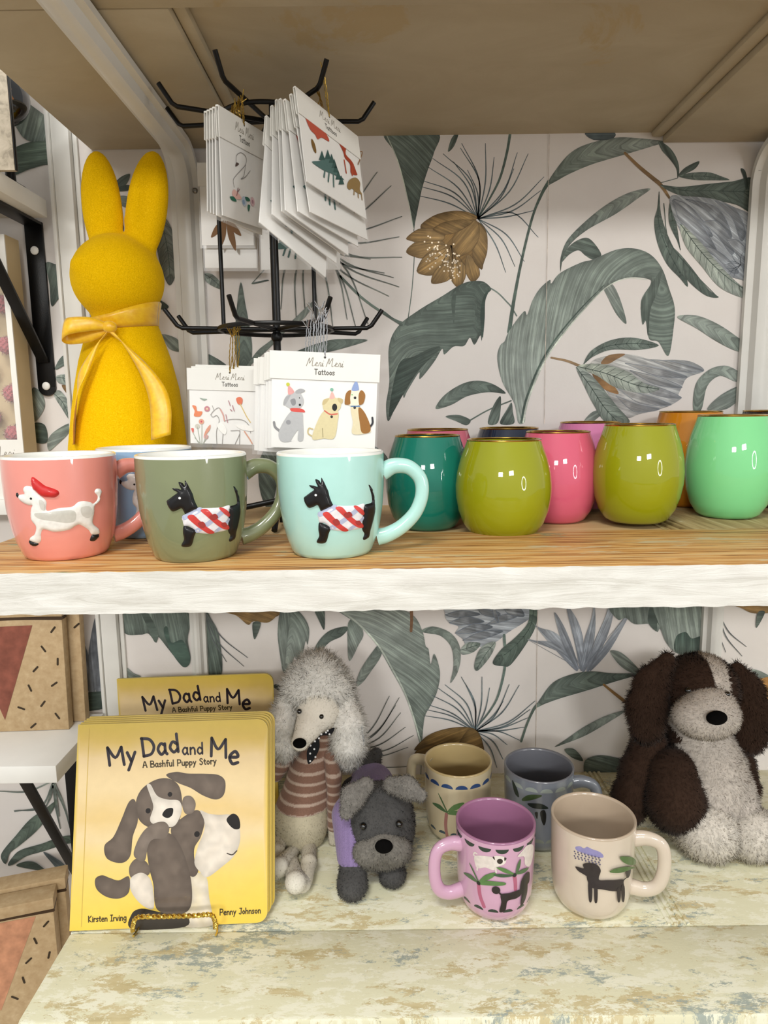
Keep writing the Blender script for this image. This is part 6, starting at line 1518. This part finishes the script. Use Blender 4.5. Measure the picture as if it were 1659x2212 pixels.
# ---------------------------------------------------------------- grey bulldog in a lilac jumper
pd0 = on(*CP(760, 2030), SH_LOW); DO = Vector((on(*CP(960, 1960), SH_LOW).x, pd0.y+.05, SH_LOW))
def Qd(x, y, D): q = at(*CP(x, y), D)-DO; return np.array((q.x, q.y, q.z))
dog = thing('plush_bulldog', 'dark grey plush bulldog in a lilac jumper, between poodle and mugs', 'soft toy', DO)
gcol = lambda p, n: tuple(np.array(lin('#4c4b4a'))*(1+.18*noise.noise(Vector(p*60))))
lcol = lambda p, n: lin('#7f7b75')
dy = pd0.y+.018                         # depth of the face
hcd = Qd(985, 1440, dy+.012)
hd = s_union([s_ell(hcd, (.040, .034, .040)), s_ell(Qd(1000, 1600, dy+.002), (.034, .030, .030))], .014)
lo, hi = pts_box([hcd, Qd(1000, 1600, dy)], .055)
soft('head', hd, lo, hi, .0021, M_FUR, dog, gcol, dict(floor=.0014, n=9000, len=.0026, width=.0006, comb=(0, -.1, -.5), jit=.45, clump=120, camp=.5), 7)
mz = s_union([s_ell(Qd(900, 1745, dy-.022), (.019, .014, .0165)), s_ell(Qd(1120, 1725, dy-.022), (.0185, .014, .0165)), s_ell(Qd(1015, 1680, dy-.024), (.016, .0125, .014)), s_ell(Qd(1015, 1810, dy-.016), (.018, .012, .009))], .008)
lo, hi = pts_box([Qd(900, 1745, dy-.022), Qd(1120, 1725, dy-.022), Qd(1015, 1680, dy-.024), Qd(1015, 1810, dy-.016)], .03)
soft('muzzle', mz, lo, hi, .0018, M_FUR, dog, lambda p, n: lin('#7b7770'), dict(floor=.0014, n=5000, len=.0032, width=.0006, comb=(0, -.1, -.6), jit=.5), 8)
G().ball(tuple(Qd(1024, 1692, dy-.0375)), (.0098, .0055, .0078), 18, 12).build('nose', M_NOSE, dog)
for c in ((848, 1520), (1155, 1500)): G().ball(tuple(Qd(*c, dy-.0205)), .0041, 16, 12).build('eye', M_EYE, dog)
for path, rr_ in (([Qd(870, 1170, dy-.002), Qd(760, 1270, dy-.010), Qd(705, 1400, dy-.018)], [.009, .0125, .0075]), ([Qd(1090, 1165, dy-.002), Qd(1220, 1190, dy-.010), Qd(1335, 1255, dy-.016)], [.009, .0115, .007])):
    a0_, a1_ = np.array(path[0]), np.array(path[-1]); ax = a1_-a0_; ax /= np.linalg.norm(ax); nn = np.array((0, -1., .35)); nn -= ax*(nn@ax); nn /= np.linalg.norm(nn)
    base_f = s_chain([tuple(q) for q in path], rr_, .006)
    def flat(X, Y, Z, c=np.array(path[1]), nn=nn, bf=base_f):
        s_ = ((X-c[0])*nn[0]+(Y-c[1])*nn[1]+(Z-c[2])*nn[2]); k = 1.1
        return bf(X+s_*nn[0]*k, Y+s_*nn[1]*k, Z+s_*nn[2]*k)*.6
    lo, hi = pts_box(path, .02); soft('ear', flat, lo, hi, .0016, M_FUR, dog, lcol, dict(floor=.0014, n=2600, len=.0034, width=.0006, comb=(0, -.1, -.4), jit=.5), 9)
bd = [Qd(925, 1650, dy+.035), Qd(925, 1350, dy+.075), Qd(920, 1180, dy+.115)]
fb_ = s_chain([tuple(q) for q in bd], [.032, .032, .030], .02); lo, hi = pts_box(bd, .06)
purp = lambda p, n: tuple(np.array(lin('#8b78a3'))*(.92+.12*(math.sin(p[0]*2400) > .2)))
soft('jumper', fb_, lo, hi, .0026, M_KNIT, dog, purp, dict(floor=.0014, n=1, len=.001, width=.0005))
rear_c = [Qd(885, 1010, dy+.135), Qd(960, 900, dy+.150)]; f = s_chain([tuple(q) for q in rear_c], [.020, .008]); lo, hi = pts_box(rear_c, .026)
soft('rump', f, lo, hi, .0024, M_FUR, dog, gcol, dict(floor=.0014, n=1200, len=.0026, width=.0006))
def Dz(x, y, z): q = on(*CP(x, y), SH_LOW+z)-DO; return np.array((q.x, q.y, q.z))
for top, bot, r in (((770, 1420), (755, 2000), .0155), ((1085, 1700), (1095, 1905), .0140)):
    foot = Dz(bot[0], bot[1], r*.85); foot[2] = r*.9
    path = [Qd(*top, dy+.020), foot]
    path[0][1] = foot[1]+.046
    cuff = lerp(path[0], path[1], .62)
    f = s_union([s_chain([tuple(cuff), tuple(foot)], [r*.92, r]), s_ell(foot+np.array((0, -.006, -.001)), (r*1.02, r*1.05, r*.88))], .006); lo, hi = pts_box([cuff, foot], .026)
    soft('leg', f, lo, hi, .0018, M_FUR, dog, gcol, dict(floor=.0014, n=2500, len=.0024, width=.0006, comb=(0, -.2, -.5)), 11)
    f2 = s_chain([tuple(path[0]), tuple(lerp(cuff, foot, .12))], [.026, r*1.14]); ct = lerp(cuff, foot, .16)[2]
    soft('sleeve', (lambda X, Y, Z, f2=f2, ct=ct: np.maximum(f2(X, Y, Z), ct-Z)), *pts_box([path[0], cuff], .03), .0018, M_KNIT, dog, purp)
# hind legs resting on the shelf
for sx in (-.022, .022):
    a = np.array(bd[2])+np.array((sx, -.01, 0)); b = np.array((a[0], a[1]-.012, .014)); lo, hi = pts_box([a, b], .026)
    soft('hind_leg', s_chain([tuple(a), tuple(b)], [.018, .0125]), lo, hi, .0026, M_FUR, dog, gcol, dict(floor=.0014, n=300, len=.002, width=.0006))
# ---------------------------------------------------------------- brown and white spaniel
CS = lambda x, y: (1330+x/4.097, 1380+y/4.097)
ps0 = on(*CS(880, 2030), SH_LOW); SO = Vector((ps0.x, ps0.y+.05, SH_LOW))
def Qs(x, y, D): q = at(*CS(x, y), D)-SO; return np.array((q.x, q.y, q.z))
def Sz(x, y, z): q = on(*CS(x, y), SH_LOW+z)-SO; return np.array((q.x, q.y, q.z))
spn = thing('plush_spaniel', 'dark brown and white long-eared plush puppy sitting at the right', 'soft toy', SO)
brown, wht = np.array(lin('#3a2a21')), np.array(lin('#c8bfb5'))
sy = SO.y+.012
hs = Qs(740, 440, sy+.012); mzs = Qs(800, 680, sy-.028)
def head_col(p, n):
    x, z = p[0]-hs[0], p[2]-hs[2]
    # blaze: narrow over the brow, opening into the muzzle
    q = z/.045
    cx_ = .008+.012*max(0, -q)*.3; wdt = .0075+.004*max(0, q) if q > -.15 else .0075+.030*min(1, (-.15-q)*1.2)
    return tuple(wht*1.02) if abs(x-cx_-.003) < wdt and n[1] < .35 else tuple(brown)
hdf = s_union([s_ell(hs, (.0455, .040, .043))], .01)
lo, hi = pts_box([hs], .06)
soft('head', hdf, lo, hi, .0021, M_FUR, spn, head_col, dict(floor=.0014, n=14000, len=.0042, width=.00065, comb=(0, -.1, -.4), jit=.45, clump=110, camp=.6), 12)
mzf = s_union([s_ell(mzs, (.0385, .027, .0265)), s_ell(Qs(830, 560, sy-.020), (.026, .022, .020))], .010); lo, hi = pts_box([mzs, Qs(830, 560, sy-.02)], .05)
soft('muzzle', mzf, lo, hi, .002, M_FUR, spn, lambda p, n: tuple(wht), dict(floor=.0014, n=9000, len=.0032, width=.0006, comb=(0, -.1, -.5), jit=.45), 13)
G().ball(tuple(Qs(895, 700, sy-.0575)), (.0118, .006, .0082), 18, 12).build('nose', M_NOSE, spn)
for c in ((640, 455), (985, 490)): G().ball(tuple(Qs(*c, sy-.030)), .0036, 14, 10).build('eye', M_EYE, spn)
for path, rr_ in (([Qs(440, 180, sy+.010), Qs(320, 380, sy+.002), Qs(285, 600, sy-.004), Qs(290, 790, sy-.006)], [.010, .0185, .0225, .0195]), ([Qs(1060, 270, sy+.010), Qs(1160, 460, sy+.004), Qs(1200, 680, sy), Qs(1210, 880, sy-.002)], [.010, .0185, .0225, .0195])):
    bf = s_chain([tuple(q) for q in path], rr_, .010)
    def flat(X, Y, Z, c=np.array(path[1]), bf=bf): return bf(X, c[1]+(Y-c[1])*1.9, Z)*.6
    lo, hi = pts_box(path, .036); soft('ear', flat, lo, hi, .0021, M_FUR, spn, lambda p, n: tuple(brown*1.05), dict(floor=.0014, n=9000, len=.0065, width=.0007, comb=(0, -.1, -.8), jit=.45, clump=130, camp=.8), 14)
bs = [Qs(710, 850, sy+.014), Qs(800, 1100, sy+.004), Qs(820, 1350, sy), Qs(830, 1530, sy-.002)]
def chest_col(p, n):
    z = p[2]; l = np.interp(z, [bs[3][2], bs[2][2], bs[1][2], bs[0][2]], [-.020, -.026, -.034, -.030]); cx_ = np.interp(z, [bs[3][2], bs[0][2]], [bs[3][0], bs[0][0]])
    return tuple(wht*.95) if (p[0]-cx_ > l+.003*math.sin(z*300)) and (p[0]-cx_ < .052) and n[1] < .5 else tuple(brown)
bsf = s_chain([tuple(q) for q in bs], [.036, .038, .044, .046], .02); lo, hi = pts_box(bs, .065)
soft('body', bsf, lo, hi, .0026, M_FUR, spn, chest_col, dict(floor=.0014, n=18000, len=.0055, width=.0007, comb=(0, -.1, -.7), jit=.45, clump=120, camp=.8), 15)
for path, rr_ in (([Qs(300, 930, sy+.012), Qs(200, 1150, sy+.004), Qs(130, 1400, sy+.0), Qs(110, 1500, sy)], [.021, .020, .021, .020]), ([Qs(1040, 900, sy+.022), Qs(1110, 1100, sy+.020), Qs(1165, 1330, sy+.016)], [.014, .0145, .015])):
    f = s_chain([tuple(q) for q in path], rr_, .006); lo, hi = pts_box(path, .03); soft('arm', f, lo, hi, .0024, M_FUR, spn, lambda p, n: tuple(brown*1.0), dict(floor=.0014, n=6000, len=.0048, width=.0007, comb=(0, -.1, -.8), jit=.4, clump=120, camp=.6), 16)
th = [Qs(500, 1180, sy-.010), Qs(530, 1440, sy-.026)]
soft('thigh', s_chain([tuple(q) for q in th], [.031, .035], .01), *pts_box(th, .050), .0024, M_FUR, spn, lambda p, n: tuple(brown*.95), dict(floor=.0014, n=9000, len=.0052, width=.0007, comb=(0, -.1, -.7), jit=.45, clump=120, camp=.7), 17)
th = [Qs(1060, 1300, sy-.016), Qs(1080, 1500, sy-.026)]
soft('thigh', s_chain([tuple(q) for q in th], [.020, .024], .01), *pts_box(th, .038), .0024, M_FUR, spn, lambda p, n: tuple(wht*.95), dict(floor=.0014, n=6000, len=.0052, width=.0007, comb=(0, -.1, -.7), jit=.45, clump=120, camp=.7), 17)
for c, r in (((860, 1800), (.036, .030, .034)), ((1260, 1810), (.032, .028, .031))):
    q = Sz(c[0], 2010, 0); q = np.array((q[0], q[1]+.016, r[2]*.93))
    leg0 = Qs(c[0]-150, 1580, sy-.030)
    f = s_union([s_ell(q, r), s_chain([tuple(q+np.array((-.012, .022, -.004))), tuple(np.array((leg0[0]*.6+q[0]*.4, q[1]+.05, .030)))], [.026, .024])], .012)
    lo, hi = pts_box([q, q+np.array((-.03, .06, 0))], .05); lo[2] = -.001
    soft('foot', f, lo, hi, .0024, M_FUR, spn, lambda p, n: tuple(np.array(lin('#d2cbc0'))), dict(floor=.0014, n=9000, len=.0055, width=.0007, comb=(0, -.1, -.2), jit=.6, clump=150, camp=1.2, mask=lambda p: p[2] > .003), 18)
# ================================================================ tall mugs on the low shelf
TM = [(.0270, 0), (.0305, .0012), (.0345, .0055), (.0375, .0120), (.0392, .0200), (.0402, .032), (.0412, .060), (.0420, .0940)]
CM = sc(880, 1580, 2.9625)
M_DECAL = vmat('decal_under_glaze', .35, coat=.45, grain=.05, gscale=200)
def tall_mug(label, col, rim, base_px, hang, mat, inner=None, k=1.0):
    p = on(base_px[0], base_px[1], SH_LOW); c = (p.x, p.y+.024*k, SH_LOW+.0002)
    rot_ = 0
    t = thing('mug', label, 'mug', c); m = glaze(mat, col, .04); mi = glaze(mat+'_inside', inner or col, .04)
    S_ = lambda L: [(r*k, z*k) for r, z in L]
    G().lathe(S_([(0, .0010), (.025, .0010), (.0262, 0)]+TM), 96).build('body', m, t, angle=50)
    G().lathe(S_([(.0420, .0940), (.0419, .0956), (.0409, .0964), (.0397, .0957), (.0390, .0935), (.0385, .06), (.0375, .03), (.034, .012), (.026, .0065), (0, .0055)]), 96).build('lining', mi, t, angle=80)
    H_ = [(.0400, .0765), (.0520, .0790), (.0640, .0755), (.0690, .0640), (.0690, .0440), (.0640, .0290), (.0530, .0225), (.0385, .0230)]
    handle(S_(H_), .0050*k, m, t, hang, flat=1.35)
    return t, c, S_(TM)
def decal(parent, name, c, prof, items, lenient=None):
    pr = Print(step=.0022, n=5)
    T = lambda L: trace_round(CM(L), c, prof)
    for e in items:
        pr.up()
        if e[0] == 'p': pr.poly(T(e[1]), e[2], e[3] if len(e) > 3 else None, vfreq=150, var=.15)
        elif e[0] == 's': pr.stroke(T(e[1]), e[2], e[3])
        elif e[0] == 'e': pr.ell(T([e[1]])[0], e[2], e[3] if len(e) > 4 else None, col=e[-1], n=14)
    return pr.geom(round_map(prof, 0, eps=5e-5)).build(name, M_DECAL, parent, angle=180)
def scallops(parent, c, prof, z, r, n, col, down=True, a0=-1.5, a1=1.5):
    pr = Print(step=.0016, n=4); R_0 = max(p[0] for p in prof)
    for a in np.linspace(a0, a1, n):
        pr.poly([(a*R_0+r*math.cos(q), z+(-1 if down else 1)*r*.72*math.sin(q)) for q in np.linspace(0, math.pi, 11)]+[(a*R_0+r*q, z) for q in np.linspace(-1, 1, 10)[1:-1]], col, smooth=False)
    return pr.geom(round_map(prof, 0, eps=5e-5)).build('scallop_border', M_DECAL, parent, angle=180)
DKG, PKT = '#2c3b33', '#b0607c'
# pink
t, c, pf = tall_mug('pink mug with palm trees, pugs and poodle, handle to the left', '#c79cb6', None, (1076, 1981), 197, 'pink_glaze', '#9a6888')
scallops(t, c, pf, .0895, .0068, 9, DKG, True, -1.7, 1.7); scallops(t, c, pf, .0165, .0058, 8, DKG, False, -1.4, 1.4)
palm = lambda x, y: [('p', [(x, y), (x-25, y-50), (x-60, y-130), (x-35, y-90), (x+2, y-10)], '#4e6a46'), ('p', [(x, y), (x-50, y-25), (x-95, y-65), (x-50, y-55), (x-5, y-10)], '#4e6a46'), ('p', [(x, y-5), (x+40, y-50), (x+100, y-68), (x+105, y-50), (x+60, y-20)], '#557a45'), ('p', [(x, y+5), (x+60, y-15), (x+160, y-5), (x+165, y+12), (x+70, y+15)], '#557a45'), ('e', (x, y), .0022, '#1d2420')]
decal(t, 'printed_design', c, pf, [('s', [(455, 975), (465, 1050), (490, 1120)], .0042, PKT), ('s', [(683, 920), (690, 960), (692, 1010)], .0042, PKT)]
      + [('p', [(430, 800), (480, 795), (560, 805), (590, 830), (575, 880), (540, 885), (500, 870), (450, 875), (435, 850)], '#ddd3cc'), ('s', [(440, 800), (425, 790), (432, 775), (445, 782)], .0016, '#ddd3cc'), ('p', [(545, 805), (580, 795), (625, 805), (628, 840), (590, 860), (555, 850)], '#e2d9d2'), ('p', [(545, 805), (555, 800), (560, 822)], '#332b29'), ('p', [(620, 805), (634, 812), (622, 828)], '#332b29'), ('e', (592, 830), .0030, '#332b29'), ('s', [(450, 865), (448, 885)], .0018, '#ddd3cc'), ('s', [(565, 875), (568, 900)], .0018, '#ddd3cc')]
      + [('p', [(735, 760), (760, 730), (790, 720), (805, 740), (800, 800), (780, 860), (750, 850), (745, 800), (715, 800), (705, 795)], '#ddd3cc')]
      + palm(457, 968) + [('p', [(685, 915), (620, 900), (570, 868), (620, 872), (680, 905)], '#557a45'), ('p', [(683, 918), (600, 930), (550, 915), (600, 908)], '#38543c'), ('p', [(690, 905), (700, 850), (722, 812), (718, 860), (700, 905)], '#4e6a46'), ('p', [(690, 910), (730, 880), (772, 868), (745, 900)], '#4e6a46'), ('e', (684, 916), .0022, '#1d2420')]
      + [('e', (567, 1012), .0044, '#241d20'), ('s', [(580, 1022), (600, 1040)], .0018, '#241d20'), ('p', [(597, 1040), (650, 1030), (715, 1010), (722, 1040), (690, 1065), (640, 1080), (625, 1140), (588, 1150), (600, 1090)], '#241d20'), ('p', [(715, 1010), (725, 950), (745, 920), (760, 925), (762, 1010), (745, 1080), (720, 1110), (725, 1040)], '#241d20'), ('p', [(735, 930), (760, 900), (775, 900), (772, 960), (745, 975)], '#241d20')])
# cream, front
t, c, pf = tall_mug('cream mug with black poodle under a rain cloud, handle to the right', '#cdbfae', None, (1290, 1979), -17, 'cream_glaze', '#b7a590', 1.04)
decal(t, 'printed_design', c, pf, [('p', [(1075, 740), (1105, 735), (1130, 748), (1150, 738), (1180, 752), (1225, 768), (1252, 790), (1248, 808), (1190, 800), (1130, 780), (1085, 762)], '#8f8ab8')]
      + [('e', (1070+22*i+6*(j % 2), 768+14*j+i*5), .0009, '#5f5a72') for i in range(8) for j in range(4)]
      + [('p', [(1080, 858), (1130, 870), (1125, 845), (1160, 835), (1210, 845), (1235, 880), (1225, 920), (1215, 945), (1160, 925), (1125, 905), (1095, 885)], '#2a2226'), ('p', [(1150, 915), (1215, 925), (1230, 945), (1290, 945), (1375, 940), (1375, 960), (1378, 1000), (1340, 1015), (1250, 1005), (1210, 1000), (1170, 985)], '#2a2226')]
      + [('p', [(1158, 960), (1182, 985), (1180, 1075), (1163, 1075)], '#2a2226'), ('p', [(1195, 990), (1215, 995), (1213, 1082), (1197, 1082)], '#2a2226'), ('p', [(1335, 1000), (1355, 1000), (1352, 1078), (1338, 1078)], '#2a2226'), ('p', [(1360, 985), (1380, 985), (1378, 1075), (1364, 1075)], '#2a2226'), ('s', [(1368, 945), (1390, 930), (1400, 915)], .0014, '#2a2226'), ('e', (1405, 895), .0040, .0062, '#2a2226')]
      + [('p', [(1352, 800), (1380, 792), (1430, 800), (1450, 835), (1430, 850), (1380, 835)], '#4f6b3c'), ('p', [(1288, 890), (1330, 868), (1400, 858), (1450, 858), (1420, 875), (1340, 898)], '#4f6b3c')])
# cream, rear, blue scallops
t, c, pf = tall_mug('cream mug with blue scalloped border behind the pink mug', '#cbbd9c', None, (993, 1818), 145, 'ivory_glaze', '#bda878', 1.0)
scallops(t, c, pf, .0790, .0075, 9, '#2f4a78', False, -1.7, 1.7); scallops(t, c, pf, .0165, .0058, 8, '#2f4a5a', False, -1.4, 1.4)
decal(t, 'printed_design', c, pf, palm(255, 522)[:4] + [('s', [(250, 530), (245, 600), (255, 670)], .0042, '#a5706a')])
# grey blue
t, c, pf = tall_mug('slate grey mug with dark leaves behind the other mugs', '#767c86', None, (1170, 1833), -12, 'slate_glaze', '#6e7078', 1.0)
scallops(t, c, pf, .0825, .0075, 9, '#9aa39c', False, -1.7, 1.7); scallops(t, c, pf, .0165, .0075, 8, '#8c938a', False, -1.4, 1.4)
decal(t, 'printed_design', c, pf, [('p', [(672, 310), (700, 360), (715, 420), (690, 400), (675, 350)], '#22302a'), ('p', [(735, 430), (780, 405), (850, 405), (855, 418), (790, 440), (740, 445)], '#3c4f30'), ('p', [(770, 460), (850, 462), (898, 485), (890, 497), (800, 488)], '#1f2a26'), ('p', [(850, 515), (875, 502), (888, 530), (885, 580), (872, 600), (855, 560)], '#17191a'), ('p', [(925, 545), (940, 530), (940, 570), (962, 590), (955, 605), (930, 590)], '#17191a'), ('p', [(815, 520), (835, 518), (830, 560)], '#17191a')])
# ================================================================ ring lamp across the shop, seen only as the oval glints on the glasses
rl = thing('ring_lamp', 'lit ring lamp standing across the shop, mirrored as ovals on tumblers', 'lamp', (1.5, -1.0, 0), rotz=math.radians(38))
ke = NT('lamp_ring_glow'); ke.b.inputs['Emission Color'].default_value = (1, .98, .95, 1); ke.b.inputs['Emission Strength'].default_value = 30; ke.base((.9, .9, .9))
G().tube([(.20*math.cos(a), 0, 1.49+.27*math.sin(a)) for a in np.linspace(0, 2*math.pi, 49)[:-1]], .022, 10, closed=True).build('light_ring', ke.m, rl)
G().tube([(0, 0, .02), (0, 0, 1.19)], .012, 12).build('pole', M_BLACK, rl)
G().lathe([(0, .0002), (.16, .0002), (.16, .012), (.02, .022), (0, .022)], 40).build('base', M_BLACK, rl)
# ================================================================ pieces that belong to a part of their thing
SUB = {'tattoo_packet': {'header_print': 'header', 'printed_design': 'card'}, 'picture_book': {'cover_print': 'front_cover'},
       'mug': {'relief_coat': 'body', 'relief_head': 'body', 'relief_hindquarters': 'body', 'relief_leg': 'body', 'relief_body': 'body', 'relief_beret': 'body', 'relief_paw': 'body', 'relief_nose': 'body', 'printed_design': 'body', 'scallop_border': 'body'},
       'tumbler': {'gold_lip': 'bowl'}, 'bunny_figurine': {'ribbon_loop': 'ribbon_band', 'ribbon_tail': 'ribbon_band', 'knot': 'ribbon_band'},
       'plush_poodle': {'nose': 'head', 'eye': 'head'}, 'plush_bulldog': {'nose': 'muzzle', 'eye': 'head'}, 'plush_spaniel': {'nose': 'muzzle', 'eye': 'head'},
       'kraft_box': {'printed_marks': 'box_body', 'printed_band': 'box_body', 'fabric_window': 'box_body'}, 'gift_box': {'printed_name': 'front_panel'},
       'triangle_bracket': {'screw': 'wall_leg'}, 'shelf_bracket': {'screw': 'bracket_channel'}, 'glass_ornament': {'gold_mark': 'globe'}}
def stem(o): return o.name.split('.')[0]
for root in [o for o in scene.objects if o.parent is None and stem(o) in SUB]:
    kids = list(root.children); rule = SUB[stem(root)]
    for ch in kids:
        want = rule.get(stem(ch))
        if want:
            host = next((k for k in kids if stem(k) == want), None)
            if host is not None: ch.parent = host
